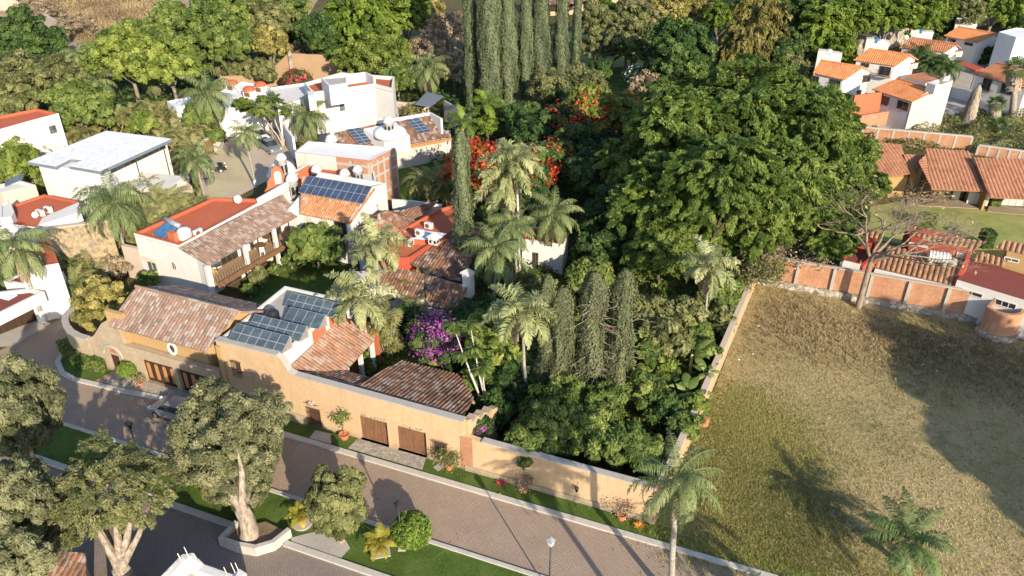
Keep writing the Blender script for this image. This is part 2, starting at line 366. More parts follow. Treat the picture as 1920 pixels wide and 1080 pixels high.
M['palmt'] = m_bark('grey_palm_trunk', (.22, .19, .16), (.4, .36, .31), (1, 1, 6)); M['palmw'] = m_bark('whitish_palm_trunk', (.4, .36, .3), (.62, .57, .5), (1, 1, 6)); M['palmy'] = m_bark('yellow_crownshaft', (.5, .32, .12), (.62, .45, .2), (1, 1, 3))
M['skirt'] = m_bark('dead_palm_thatch', (.22, .17, .12), (.45, .37, .28), (6, 6, 1)); M['white_paint'] = m_plain('white_tree_paint', (.7, .7, .68))
M['barkt'] = m_bark('bare_twig_bark', (.15, .11, .075), (.34, .27, .2))
L_ = {}
def lf(k, d, m, l, tr=.3): L_[k] = m_leaf('leaves_' + k, d, m, l, tr)
lf('lime', (.075, .11, .018), (.155, .20, .035), (.29, .32, .075))
lf('mid', (0.050, 0.084, 0.020), (0.112, 0.157, 0.034), (0.224, 0.258, 0.067))
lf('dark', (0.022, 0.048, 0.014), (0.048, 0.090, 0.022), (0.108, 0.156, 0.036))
lf('olive', (0.073, 0.084, 0.028), (0.146, 0.157, 0.056), (0.258, 0.246, 0.101))
lf('ficus', (.04, .075, .014), (.108, .162, .03), (.22, .27, .06))
lf('bright', (0.062, 0.101, 0.016), (0.134, 0.202, 0.028), (0.246, 0.302, 0.056))
lf('dry', (0.146, 0.101, 0.062), (0.269, 0.202, 0.123), (0.403, 0.314, 0.202), .15)
lf('golden', (0.134, 0.123, 0.034), (0.269, 0.235, 0.067), (0.448, 0.370, 0.134))
lf('cypress', (.045, .06, .028), (.08, .098, .045), (.13, .145, .07), .05)
lf('street', (.075, .085, .035), (.145, .15, .07), (.27, .26, .135))
lf('conifer', (0.078, 0.073, 0.022), (0.157, 0.140, 0.039), (0.269, 0.224, 0.067), .15)
lf('palm', (0.067, 0.095, 0.031), (0.146, 0.185, 0.067), (0.280, 0.302, 0.134))
lf('palmd', (0.028, 0.056, 0.018), (0.073, 0.118, 0.034), (0.168, 0.224, 0.078))
lf('fox', (0.112, 0.134, 0.050), (0.269, 0.291, 0.123), (0.515, 0.493, 0.269))
lf('areca', (0.101, 0.112, 0.034), (0.224, 0.224, 0.078), (0.403, 0.370, 0.168))
lf('banana', (0.067, 0.112, 0.022), (0.168, 0.235, 0.056), (0.381, 0.426, 0.146), .4)
lf('red', (.28, .02, .01), (.45, .045, .018), (.55, .12, .04)); lf('purple', (.14, .03, .15), (.30, .05, .28), (.46, .14, .40)); lf('pinkred', (0.250, 0.030, 0.050), (0.420, 0.060, 0.080), (0.550, 0.120, 0.120))
lf('white', (0.500, 0.500, 0.450), (0.650, 0.650, 0.600), (0.800, 0.800, 0.750)); lf('orange', (0.500, 0.150, 0.020), (0.650, 0.280, 0.050), (0.700, 0.400, 0.080))
lf('grass', (.15, .135, .055), (.31, .26, .105), (.47, .385, .18), .2); lf('grassg', (0.112, 0.118, 0.028), (0.224, 0.218, 0.056), (0.358, 0.314, 0.101), .2); lf('weed', (.12, .08, .045), (.25, .18, .095), (.42, .32, .17), .2)
lf('cypressr', (.06, .055, .03), (.075, .088, .04), (.14, .15, .07), .1)
lf('potp', (.12, .12, .02), (.30, .27, .04), (.48, .40, .08))
M['tileH'] = m_tile('brown_ribbed_tiles', (.17, .085, .05), (.27, .15, .09), (.34, .19, .11), -.6)
lf('lawn', (.03, .055, .012), (.07, .105, .022), (.16, .18, .055), .2)
# ---------------------------------------------------------------- building generators
def tile_roof(pts, mat, parent, pitch=.3, amp=.05, th=.14, name='roof', tile=.42):
    "pts: planar convex outline, pts[0]->pts[1] runs along the eave; rows of tiles run up from it"
    pts = [Vector(p) for p in pts]; n = Vector((0, 0, 0))
    for i in range(len(pts)): n += pts[i].cross(pts[(i + 1) % len(pts)])
    n.normalize()
    if n.z < 0: n = -n
    c = sum(pts, Vector((0, 0, 0))) / len(pts)
    pts = [p - Vector((0, 0, 1)) * ((p - c).dot(n) / n.z) for p in pts]
    U = (pts[1] - pts[0]).normalized(); V = n.cross(U).normalized(); o = pts[0]
    q = [((p - o).dot(U), (p - o).dot(V)) for p in pts]
    umin = min(x for x, y in q); umax = max(x for x, y in q)
    st = pitch / 4; k = int((umax - umin) / st); us = [umin + .001] + [umin + st * (i + 1) for i in range(k - 1)] + [umax - .001]
    mb = MB(); vs = []; uvs = []; fs = []
    for i, u in enumerate(us):
        ys = []
        for j in range(len(q)):
            (x0, y0), (x1, y1) = q[j], q[(j + 1) % len(q)]
            if (x0 <= u <= x1) or (x1 <= u <= x0):
                if abs(x1 - x0) > 1e-6: ys.append(y0 + (y1 - y0) * (u - x0) / (x1 - x0))
        if not ys: ys = [0, 0]
        h = amp * abs(math.cos(math.pi * (u - umin) / pitch)) ** .8 * 1.6 - amp * .8
        for y, hh in ((min(ys), h), (max(ys), h), (max(ys), -th), (min(ys), -th)):
            vs.append(o + U * u + V * y + n * hh); uvs.append((u / pitch + .5, y / tile))
        if i:
            a, b = 4 * (i - 1), 4 * i
            fs += [(a, b, b + 1, a + 1), (a + 1, b + 1, b + 2, a + 2), (a + 2, b + 2, b + 3, a + 3), (a + 3, b + 3, b, a)]
    e = 4 * (len(us) - 1); fs += [(0, 1, 2, 3), (e + 3, e + 2, e + 1, e)]
    mb.add(vs, fs); mb.uv = uvs
    o_ = mb.build(name, mat, parent)
    return o_
def ridge(p0, p1, mat, parent, r=.13, name='ridge_cap'):
    return MB().tube([p0, p1], r, 8).build(name, mat, parent)
def window(W0, W1, pa, pb, parent, style='plain', fr='frameb', gl='glass', mull=1, name='window'):
    "W0->W1 runs left to right along the wall as seen; pa/pb top-left and bottom-right picture corners"
    W0 = Vector((W0[0], W0[1], 0)); W1 = Vector((W1[0], W1[1], 0)); d = (W1 - W0).normalized(); n = Vector((d.y, -d.x, 0))
    if n.dot(Vector((0, 0, 0)) - W0) < 0: n = -n
    s0, z1 = wallpt(W0, W1, *pa); s1, z0 = wallpt(W0, W1, *pb)
    if s0 > s1: s0, s1 = s1, s0
    if z0 > z1: z0, z1 = z1, z0
    return window_sz(W0, d, n, s0, s1, z0, z1, parent, style, fr, gl, mull, name)
def window_sz(W0, d, n, s0, s1, z0, z1, parent, style='plain', fr='frameb', gl='glass', mull=1, name='window'):
    def q(s, z, o): return W0 + d * s + n * o + Vector((0, 0, z))
    def bx(mb, a, b, z0_, z1_, o0, o1, m=0):
        mb.prism([q(a, 0, o0), q(b, 0, o0), q(b, 0, o1), q(a, 0, o1)], z0_, z1_, m)
    t = .07 if style != 'stone' else .2
    mb = MB()
    if style == 'arch':
        w_ = (s1 - s0) / 2; cx = (s0 + s1) / 2; zc = z1 - w_; N = 12; P = []
        for ro, ri in ((w_ + t, w_),):
            out = [(cx - ro, z0), *[(cx - ro * math.cos(math.pi * k / N), zc + ro * math.sin(math.pi * k / N)) for k in range(N + 1)], (cx + ro, z0)]
            inn = [(cx - ri, z0), *[(cx - ri * math.cos(math.pi * k / N), zc + ri * math.sin(math.pi * k / N)) for k in range(N + 1)], (cx + ri, z0)]
        k = len(out); vs = [q(s, z, .08) for s, z in out] + [q(s, z, .08) for s, z in inn] + [q(s, z, -.01) for s, z in out] + [q(s, z, -.01) for s, z in inn]
        mb.add(vs, [(i, i + 1, k + i + 1, k + i) for i in range(k - 1)] + [(i, 2*k + i, 2*k + i + 1, i + 1) for i in range(k - 1)] + [(k + i, k + i + 1, 3*k + i + 1, 3*k + i) for i in range(k - 1)])
        o = mb.build(name, M[fr], parent)
        pn = MB(); pn.add([q(s, z, .02) for s, z in inn], [tuple(range(k))]); 
        bx(pn, cx - .03, cx + .03, z0, z1 - .05, .02, .05, 1)
        pn.build('pane', [M[gl], M[fr]], o); return o
    if style == 'oval':
        cx, cz, ra, rb = (s0 + s1) / 2, (z0 + z1) / 2, (s1 - s0) / 2, (z1 - z0) / 2; N = 24
        def el(a, b, o): return [q(cx + a * math.cos(2*math.pi*k/N), cz + b * math.sin(2*math.pi*k/N), o) for k in range(N)]
        vs = el(ra, rb, .12) + el(ra - .2, rb - .22, .12) + el(ra, rb, 0) + el(ra - .2, rb - .22, .02)
        mb.add(vs, [(i, (i+1) % N, N + (i+1) % N, N + i) for i in range(N)] + [(i, 2*N + i, 2*N + (i+1) % N, (i+1) % N) for i in range(N)] + [(N + i, N + (i+1) % N, 3*N + (i+1) % N, 3*N + i) for i in range(N)])
        o = mb.build(name, M[fr], parent); MB().add(el(ra - .19, rb - .21, .03), [tuple(range(N))]).build('pane', M[gl], o); return o
    bx(mb, s0 - t, s0, z0 - t, z1 + t, -.01, .07); bx(mb, s1, s1 + t, z0 - t, z1 + t, -.01, .07)
    bx(mb, s0, s1, z1, z1 + t, -.01, .07); bx(mb, s0, s1, z0 - t, z0, -.01, .07)
    for k in range(mull):
        x = s0 + (s1 - s0) * (k + 1) / (mull + 1); bx(mb, x - .03, x + .03, z0, z1, 0, .05)
    if style == 'stone':
        bx(mb, s0 - t - .15, s1 + t + .15, z1 + t + .002, z1 + t + .25, -.01, .28); bx(mb, s0 - t - .1, s1 + t + .1, z0 - t - .17, z0 - t - .002, -.01, .22)
    if style == 'awn': bx(mb, s0 - .15, s1 + .15, z1 + t + .002, z1 + t + .1, -.01, .35)
    o = mb.build(name, M[fr], parent)
    pn = MB(); bx(pn, s0, s1, z0, z1, -.01, .025); 
    if style == 'curtain':
        a = s0 + (s1 - s0) * .12; b = s0 + (s1 - s0) * .42; bx(pn, a, b, z0 + .05, z1 - .05, .025, .03, 1)
        a = s0 + (s1 - s0) * .72; b = s0 + (s1 - s0) * .95; bx(pn, a, b, z0 + .05, z1 - .05, .025, .03, 1)
    pn.build('pane', [M[gl], M['curtain']], o)
    if style == 'balcony':
        g = MB(); bx(g, s0 - .3, s1 + .3, z0 - .25, z0 - .1, 0, .9, 0)
        g.build('balcony_slab', M['concrete'], o)
        g = MB()
        for a, b, c, e in ((s0 - .3, s1 + .3, .86, .89),): bx(g, a, b, z0 + .8, z0 + .86, c, e); bx(g, a, b, z0 - .05, z0, c, e)
        k = 12
        for i in range(k + 1):
            x = s0 - .3 + (s1 - s0 + .6) * i / k; bx(g, x - .015, x + .015, z0 - .1, z0 + .8, .86, .89)
        g.build('railing', M['black'], o)
    return o
def gable_house(name, label, rl, rr, el, er, k, wallm, tilem, z0=0, group=None, inset=.3, pitch=.34, cat='house'):
    "rl, rr ridge ends, el, er front eave ends (world); k = depth of the back slope as a share of the front one"
    rl, rr, el, er = [Vector(p) for p in (rl, rr, el, er)]
    bl = rl + (rl - el) * k; bl.z = rl.z - (rl.z - el.z) * k; br = rr + (rr - er) * k; br.z = rr.z - (rr.z - er.z) * k
    c = (el + er + bl + br) / 4; root = empty(name, (c.x, c.y, z0), label, cat, group)
    tile_roof([el, er, rr, rl], M[tilem], root, pitch)
    if k > .05: tile_roof([br, bl, rl, rr], M[tilem], root, pitch)
    ridge(rl + Vector((0, 0, .04)), rr + Vector((0, 0, .04)), M[tilem], root)
    u = (er - el).normalized(); f = (rl - el); f.z = 0; f.normalize(); dz = -.2
    E0 = el + u * inset + f * inset; E1 = er - u * inset + f * inset; B0 = bl + u * inset - f * inset * (1 if k > .05 else 0); B1 = br - u * inset - f * inset * (1 if k > .05 else 0)
    R0 = rl + u * inset; R1 = rr - u * inset
    sl_ = (rl.z - el.z) / max(.1, (Vector((rl.x, rl.y, 0)) - Vector((el.x, el.y, 0))).length)
    for P in (E0, E1): P.z = el.z + sl_ * inset + dz
    for P in (B0, B1): P.z = bl.z + (sl_ * inset if k > .05 else 0) + dz
    R0.z = rl.z + dz; R1.z = rr.z + dz
    g = lambda P: Vector((P.x, P.y, z0))
    mb = MB()
    V = [g(E0), g(E1), g(B1), g(B0), E0, E1, B1, B0, R0, R1]
    mb.add(V, [(0, 1, 5, 4), (2, 3, 7, 6), (1, 2, 6, 9, 5), (3, 0, 4, 8, 7), (4, 5, 9, 8), (9, 6, 7, 8)] if k > .05 else [(0, 1, 5, 4), (2, 3, 8, 9), (1, 2, 9, 5), (3, 0, 4, 8), (4, 5, 9, 8)])
    mb.build('wall', M[wallm], root)
    return root, [g(E0), g(E1), g(B1), g(B0)]
def para(pts, z, h, th, parent, wallm, topm=None, name='parapet'):
    "parapet ring around a flat roof"
    c = sum([Vector((p[0], p[1], 0)) for p in pts], Vector((0, 0, 0))) / len(pts)
    inn = []
    n = len(pts); o = [Vector((p[0], p[1], 0)) for p in pts]
    ar = sum(o[i].x * o[(i+1) % n].y - o[(i+1) % n].x * o[i].y for i in range(n))
    if ar < 0: o = o[::-1]
    for i in range(n):
        d0 = (o[i] - o[i-1]).normalized(); d1 = (o[(i+1) % n] - o[i]).normalized()
        n0 = Vector((-d0.y, d0.x, 0)); n1 = Vector((-d1.y, d1.x, 0)); m = (n0 + n1).normalized(); inn.append(o[i] + m * th / max(.4, m.dot(n0)))
    V = [(p.x, p.y, z) for p in o] + [(p.x, p.y, z + h) for p in o] + [(p.x, p.y, z + h) for p in inn] + [(p.x, p.y, z) for p in inn]
    mb = MB()
    mb.add(V, [(i, (i+1) % n, n + (i+1) % n, n + i) for i in range(n)], 0)
    mb.add(V, [(n + i, n + (i+1) % n, 2*n + (i+1) % n, 2*n + i) for i in range(n)] + [(2*n + i, 2*n + (i+1) % n, 3*n + (i+1) % n, 3*n + i) for i in range(n)], 1)
    return mb.build(name, [M[wallm], M[topm or wallm]], parent)
def flat_block(root, pts, z0, z1, wallm, roofm, ph=.35, name='wall', inm=None):
    "a block with a flat roof and a parapet; pts are plan corners"
    c = sum([Vector((p[0], p[1], 0)) for p in pts], Vector((0, 0, 0))) / len(pts)
    MB().prism(pts, z0, z1).build(name, M[wallm], root)
    q = [Vector((p[0], p[1], 0)) + (c - Vector((p[0], p[1], 0))).normalized() * .05 for p in pts]
    MB().prism(q, z1 - .02, z1 + .03).build('roof', M[roofm], root)
    if ph > 0: para(pts, z1, ph, .22, root, wallm, inm or wallm)
def fourth(a, b, c): return a + (c - b)
# ---------------------------------------------------------------- plants
rs = np.random.RandomState
def nrm(a): return a / np.maximum(1e-6, np.linalg.norm(a, axis=-1, keepdims=True))
def quads(P, N, s, asp, rng, T=None):
    n = len(P); N = nrm(N)
    if T is None: T = rng.normal(size=(n, 3))
    T = nrm(T - N * np.sum(T * N, 1, keepdims=True)); B = np.cross(N, T); s = np.asarray(s).reshape(-1, 1)
    V = np.stack([P - T * s, P + B * s * asp, P + T * s, P - B * s * asp], 1).reshape(-1, 3)
    return V, np.arange(4 * n).reshape(n, 4)
def fib(n, rng):
    i = np.arange(n) + .5; z = 1 - 2 * i / n; t = math.pi * (1 + 5 ** .5) * i + rng.rand() * 6
    r = np.sqrt(1 - z * z); return np.stack([r * np.cos(t), r * np.sin(t), z], 1)
def crown_pts(rng, Rv, nc, per, cr, zmin=-.45, inner=.25, spray=0.0, lump=.12, flat=.75):
    Rv = np.array(Rv); d = fib(int(nc * 1.6), rng); d = d[d[:, 2] > zmin][:nc] if False else d[d[:, 2] > zmin]
    d = nrm(d + rng.normal(size=d.shape) * .12); ph = rng.rand(4) * 6
    rad = .84 + lump * np.sin(3 * d[:, 0] + 4 * d[:, 1] + ph[0]) + lump * np.sin(5 * d[:, 1] - 3 * d[:, 2] + ph[1]) + rng.normal(size=len(d)) * .05
    k = rng.rand(len(d)) < inner; rad = np.where(k, rad * .62, rad)
    c = d * Rv * rad[:, None]; m = len(d); crr = cr * (.65 + .7 * rng.rand(m))
    ct = rng.rand(m)
    idx = np.repeat(np.arange(m), per); n = len(idx)
    u = nrm(rng.normal(size=(n, 3)) + d[idx] * .7 + np.array([0, 0, .25])) ; rr = rng.rand(n) ** .5
    if spray > 0:
        al = nrm(np.stack([d[:, 0], d[:, 1], d[:, 2] * .3 - .3 * np.ones(m)], 1) + rng.normal(size=(m, 3)) * np.array([.35, .35, .12])); sd = nrm(np.cross(al, np.array([0, 0, 1.0])))
        up = np.cross(sd, al); s = rng.rand(n) ** .8; wd = (rng.rand(n) - .5) * 2
        L = crr[idx] * 1.9
        P = c[idx] + al[idx] * (s * L)[:, None] - al[idx] * (L * .5)[:, None] + sd[idx] * (wd * crr[idx] * .75 * (1 - s * .75))[:, None] + up[idx] * ((rng.rand(n) - .35) * .3 * crr[idx] - (wd ** 2) * .25 * crr[idx])[:, None]
        N = up[idx] + rng.normal(size=(n, 3)) * .45 + u * .3
        T = al[idx] + rng.normal(size=(n, 3)) * .35
    else:
        P = c[idx] + u * (crr[idx] * rr)[:, None] * np.array([1, 1, flat]); N = u + rng.normal(size=(n, 3)) * .5 + np.array([0, 0, .35]); T = None
    return P, N, T, ct[idx] * .68 + rng.rand(n) * .32, c
PROTO = {}
KINDS = { # leafmat, bark, leaf size, clump radius factor, leaves/clump, clumps, spray, aspect, zmin
 'lime': ('lime', 'barkg', .30, .21, 130, 95, 0, .55, -.4), 'mid': ('mid', 'barkg', .30, .2, 120, 100, 0, .55, -.45),
 'dark': ('dark', 'barkd', .30, .2, 130, 100, 0, .55, -.6), 'olive': ('olive', 'barkg', .28, .18, 110, 110, 0, .5, -.45),
 'bright': ('bright', 'barkg', .30, .19, 120, 130, .6, .45, -.6), 'ficus': ('ficus', 'barkd', .24, .16, 230, 210, 1, .42, -.75),
 'dry': ('dry', 'barkt', .24, .2, 50, 80, 0, .4, -.4), 'golden': ('golden', 'barkg', .26, .18, 120, 100, 0, .5, -.6),
 'street': ('street', 'barkp', .12, .14, 280, 260, 0, .4, -.95), 'conifer': ('conifer', 'barkd', .28, .15, 120, 150, 1, .3, -.8),
 'shrub': ('mid', 'barkg', .20, .26, 150, 50, 0, .55, -.3), 'shrubd': ('dark', 'barkd', .20, .26, 150, 50, 0, .55, -.3), 'shrubo': ('olive', 'barkg', .20, .24, 130, 60, 0, .55, -.3),
 'streetb': ('olive', 'barkp', .11, .14, 130, 230, .35, .38, -.6),
 'ball': ('bright', 'barkg', .07, .09, 60, 1100, 0, .6, -.9), 'mango': ('mid', 'barkg', .19, .17, 190, 130, 0, .34, -.5), 'yell': ('golden', 'barkg', .16, .19, 220, 90, 0, .5, -.6),
 'yellg': ('lime', 'barkg', .2, .2, 150, 80, 0, .5, -.4), 'feath': ('mid', 'barkg', .26, .16, 90, 90, .7, .3, -.3),
}
BR = {'street', 'olive', 'feath', 'mango'}
def crown_proto(kind, rb, var):
    key = (kind, rb, var)
    if key in PROTO: return PROTO[key]
    lm, bk, ls, cf, per, nc, spr, asp, zm = KINDS[kind]; rng = rs(abs(hash(kind + str(rb) + str(var))) % 99991 if False else (sum(map(ord, kind)) * 31 + int(rb * 10) * 7 + var * 101) % 99991)
    k = (rb / 4.0) ** 1.1; ncc = int(max(24, nc * k)); 
    P, N, T, tint, c = crown_pts(rng, (rb, rb, rb * .8), ncc, per, rb * cf / (k ** .42), zm, 0 if kind == 'ball' else .25, spr, .01 if kind == 'ball' else .12)
    V, Q = quads(P, N, ls * (.6 + .7 * rng.rand(len(P))), asp, rng, T)
    o = np_obj('crown', V, Q, L_[lm], None, tint); me = o.data; bpy.data.objects.remove(o)
    mb = MB(); rnd = random.Random(var + 5)
    H = rb * 1.6 # the trunk mesh is made for a crown centre at height H and scaled later
    PROTO[key] = (me, c, rng); return PROTO[key]
def trunk_mesh(h, r0, rb, c, mat, parent, nl=7, seed=0, lean=0.0):
    "trunk from the ground to the crown centre at height h, limbs reaching the clumps c"
    rnd = random.Random(seed); mb = MB(); fk = max(.3, h * (.62 if nl >= 9 else .45)) if h > 1.2 else h * .3
    top = Vector((lean * .4, 0, fk)); mb.tube([(0, 0, -.2), (0, 0, .25), (r0 * .3, 0, fk * .35), (r0 * .1, r0 * .3, fk * .7), top], [r0 * 1.5, r0 * 1.2, r0 * 1.02, r0 * .95, r0 * .85], 10)
    idx = [rnd.randrange(len(c)) for _ in range(nl)] if len(c) else []
    for i in idx:
        e = Vector((c[i][0] * .8, c[i][1] * .8, c[i][2] * .7 + h)); mid = (top + e) / 2 + Vector((rnd.uniform(-.2, .2), rnd.uniform(-.2, .2), -.12)) * rb * .4
        mb.tube([top - Vector((0, 0, .1)), mid, e], [r0 * .55, r0 * .32, r0 * .08], 6)
    return mb.build('trunk', mat, parent, True, False, False)
VARN = {}
def tree(name, kind, px, py, zc, rpx, label, cat='tree', group=None, vz=.85, th=1.0, trunk=True, leafmat=None, base=None):
    "crown centre seen at (px,py), zc metres up, rpx picture pixels wide from its middle"
    p = at(px, py, zc); r = rpx / mpx(p); b = Vector((p.x, p.y, 0)) if base is None else base
    rb = min([1.5, 2.5, 4, 6], key=lambda q: abs(math.log(q / r))); VARN[(kind, rb)] = VARN.get((kind, rb), -1) + 1; var = VARN[(kind, rb)] % 2
    me, c, rng = crown_proto(kind, rb, var); sc_ = r / rb
    root = empty(name, b, label, cat, group, 0)
    cr = bpy.data.objects.new('crown', me); C.objects.link(cr); cr.parent = root; cr.location = (p.x - b.x, p.y - b.y, zc)
    ang = (px * 7.3 + py * 3.1) % 6.28; cr.rotation_euler.z = ang; cr.scale = (sc_, sc_, r * vz / (rb * .8))
    if leafmat:
        cr.data = me.copy(); cr.data.materials.clear(); cr.data.materials.append(L_[leafmat])
    if trunk:
        ca, sa = math.cos(ang), math.sin(ang)
        cc = [(x * ca * sc_ - y * sa * sc_, x * sa * sc_ + y * ca * sc_, z * r * vz / (rb * .8)) for x, y, z in c]
        cc = [(x + p.x - b.x, y + p.y - b.y, z) for x, y, z in cc]; trunk_mesh(zc, max(.09, r * .06 * th), r, cc, M[KINDS[kind][1]], root, 9 if kind in BR else 6, int(px))
    return root
def flowers(root, px, py, zc, rpx, n, mat, seed=1, vz=.8, name='flowers', size=.16, nc=40):
    p = at(px, py, zc); r = rpx / mpx(p); rng = rs(seed); d = fib(nc, rng); d = d[d[:, 2] > -.2]; d = nrm(d + rng.normal(size=d.shape) * .2)
    c = d * np.array([r, r, r * vz]) * (.9 + .1 * rng.rand(len(d), 1)); idx = rng.randint(0, len(c), n)
    P = c[idx] + rng.normal(size=(n, 3)) * r * .15; V, Q = quads(P, d[idx] + rng.normal(size=(n, 3)) * .4, size * (.6 + .6 * rng.rand(n)), .8, rng)
    V = V + np.array([p.x - root.location.x, p.y - root.location.y, zc])
    return tag(np_obj(name, V, Q, L_[mat], root, rng.rand(n)), kind='stuff')
def cypress_mesh(h, r, seed, leaf=.2, dens=55, mat='cypress', ragged=0.0, taper=.12):
    rng = rs(seed); n = int(2 * math.pi * r * h * dens * .6); z = rng.rand(n) ** .9 * h; t = rng.rand(n) * 2 * math.pi
    ph = rng.rand(5) * 6; zz = z / h
    prof = np.minimum(1, (.6 + 2.2 * zz)) * (1 - taper * zz) * (1 - .15 * (np.sin(zz * 9 + ph[0]) > .6)) * np.sqrt(1 - np.clip((zz - .8) / .2, 0, 1) ** 2 * .97)
    st = 1 + .10 * np.sin(5 * t + ph[0] + z * .25) + .07 * np.sin(9 * t - z * .9 + ph[1]) + .06 * np.sin(2.3 * z + 3 * t + ph[2]) + (.09 + ragged) * (rng.rand(n) - .55)
    if ragged: st += ragged * np.sin(1.1 * z + 2 * t + ph[3])
    rr = r * prof * st; P = np.stack([rr * np.cos(t), rr * np.sin(t), z], 1)
    N = np.stack([np.cos(t), np.sin(t), .25 + 0 * t], 1) + rng.normal(size=(n, 3)) * .28; T = np.stack([np.cos(t) * .35, np.sin(t) * .35, np.ones(n)], 1) + rng.normal(size=(n, 3)) * .25
    tint = .5 + .2 * np.sin(4 * t + z * .6 + ph[4]) + .35 * (rng.rand(n) - .5)
    V, Q = quads(P, N, leaf * (.6 + .6 * rng.rand(n)), .6, rng, T + rng.normal(size=(n, 3)) * .35)
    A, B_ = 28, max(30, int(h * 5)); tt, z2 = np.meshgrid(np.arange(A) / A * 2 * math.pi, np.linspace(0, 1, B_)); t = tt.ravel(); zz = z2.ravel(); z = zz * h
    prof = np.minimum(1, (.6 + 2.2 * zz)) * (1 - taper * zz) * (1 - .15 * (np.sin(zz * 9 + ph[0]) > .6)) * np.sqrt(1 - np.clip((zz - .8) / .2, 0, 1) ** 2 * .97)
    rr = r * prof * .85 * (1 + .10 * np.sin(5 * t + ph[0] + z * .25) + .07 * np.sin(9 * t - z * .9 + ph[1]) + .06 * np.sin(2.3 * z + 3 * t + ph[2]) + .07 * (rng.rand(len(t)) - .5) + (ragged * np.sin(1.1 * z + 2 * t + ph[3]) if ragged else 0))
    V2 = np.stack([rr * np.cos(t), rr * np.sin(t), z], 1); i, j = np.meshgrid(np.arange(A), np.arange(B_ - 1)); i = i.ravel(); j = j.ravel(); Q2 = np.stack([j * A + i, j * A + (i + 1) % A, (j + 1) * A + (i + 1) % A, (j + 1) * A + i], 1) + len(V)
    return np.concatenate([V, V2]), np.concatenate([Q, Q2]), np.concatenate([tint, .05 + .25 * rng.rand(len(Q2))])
def cypress(px, py, h, rpx, label, group=None, leaf=.2, dens=55, ragged=0.0, seed=0, twigs=0, taper=.12):
    b = at(px, py, 0); r = rpx / mpx(b) * (1.08 if ragged > .1 else 1); root = empty('cypress_tree', b, label, 'cypress', group)
    MB().tube([(0, 0, -.2), (0, 0, h * .5), (0, 0, h * .93)], [r * .28, r * .15, .03], 7).build('trunk', M['barkd'], root, True, False, False)
    V, Q, ti = cypress_mesh(h - .3, r, seed or int(px), leaf, dens, ragged=ragged, taper=taper); V[:, 2] += .3
    np_obj('crown', V, Q, L_['cypressr' if ragged > .1 else 'cypress'], root, ti)
    if twigs:
        rnd = random.Random(px); mb = MB()
        for i in range(twigs):
            z = h * rnd.uniform(.3, .85); a = rnd.uniform(-2.4, .2); q = Vector((math.cos(a) * r * .8, math.sin(a) * r * .8, z)); pth = [q * 1.0]
            for k in range(4): pth.append(pth[-1] + Vector((math.cos(a) + rnd.uniform(-.7, .7), math.sin(a) + rnd.uniform(-.7, .7), rnd.uniform(-.5, .5))) * .3)
            mb.tube(pth, [.03, .024, .018, .014, .008], 4)
        mb.build('dead_twigs', M['barkt'], root, False, False, False)
    return root
def frond(mbv, o, az, el, L, droop, nl, ll, lw, rng, vdrop=.5, curl=.25, tintb=.5, plum=0.0):
    "append the leaflets of one feather frond; returns rachis points"
    pts = []; n = 14; p = np.array(o, float); e = el; h = np.array([math.cos(az), math.sin(az), 0])
    for k in range(n + 1):
        pts.append(p.copy()); p = p + (h * math.cos(e) + np.array([0, 0, math.sin(e)])) * L / n; e -= droop / n * (0.6 + .8 * k / n)
    pts = np.array(pts); s = np.linspace(.14, 1, nl); ii = s * n; i0 = np.minimum(ii.astype(int), n - 1); f = (ii - i0)[:, None]
    P = pts[i0] * (1 - f) + pts[i0 + 1] * f; D = nrm(pts[i0 + 1] - pts[i0]); side = np.array([-h[1], h[0], 0]); up = np.cross(side, D) * -1
    up = np.where(up[:, 2:3] < 0, -up, up)
    for sg in (-1, 1):
        ln = ll * np.sin(np.clip(s * 1.05, 0, 1) * math.pi * .86 + .25) * (.85 + .3 * rng.rand(nl))
        dv = nrm(side * sg + D * .55 + up * (.25 + plum * rng.normal(size=(nl, 1))) + np.array([0, 0, -curl]) + rng.normal(size=(nl, 3)) * .07)
        dv2 = nrm(dv + np.array([0, 0, -vdrop * 1.6])); a = P; m = P + dv * (ln * .5)[:, None]; b = m + dv2 * (ln * .5)[:, None]
        wv = nrm(np.cross(dv, up)) * lw; w2 = wv * .9
        k = len(mbv['V']) and sum(len(x) for x in mbv['V']); base = mbv['n']
        V = np.stack([a - wv * .5, a + wv * .5, m + w2, m - w2, b + wv * .12, b - wv * .12], 1).reshape(-1, 3)
        q0 = base + np.arange(nl)[:, None] * 6; Q = np.concatenate([q0 + np.array([[0, 1, 2, 3]]), q0 + np.array([[3, 2, 4, 5]])], 0)
        mbv['V'].append(V); mbv['Q'].append(Q); mbv['n'] += len(V); tt = np.clip(tintb + .25 * (rng.rand(nl) - .5), 0, 1); mbv['T'].append(np.concatenate([tt, tt]))
    return pts
def rachis_v(mbv, pts, r):
    n = len(pts); d = nrm(np.gradient(pts, axis=0)); sd = nrm(np.cross(d, np.array([0, 0, 1.0])) + 1e-4); up = np.cross(sd, d)
    w_ = (r * np.linspace(1, .25, n))[:, None]; V = np.concatenate([pts + sd * w_, pts - sd * w_, pts - up * w_ * -1], 0); base = mbv['n']; i = np.arange(n - 1)
    Q = np.concatenate([np.stack([base + i, base + i + 1, base + n + i + 1, base + n + i], 1), np.stack([base + i, base + i + 1, base + 2*n + i + 1, base + 2*n + i], 1)], 0)
    mbv['V'].append(V); mbv['Q'].append(Q); mbv['n'] += len(V); mbv['T'].append(np.full(len(Q), .95))
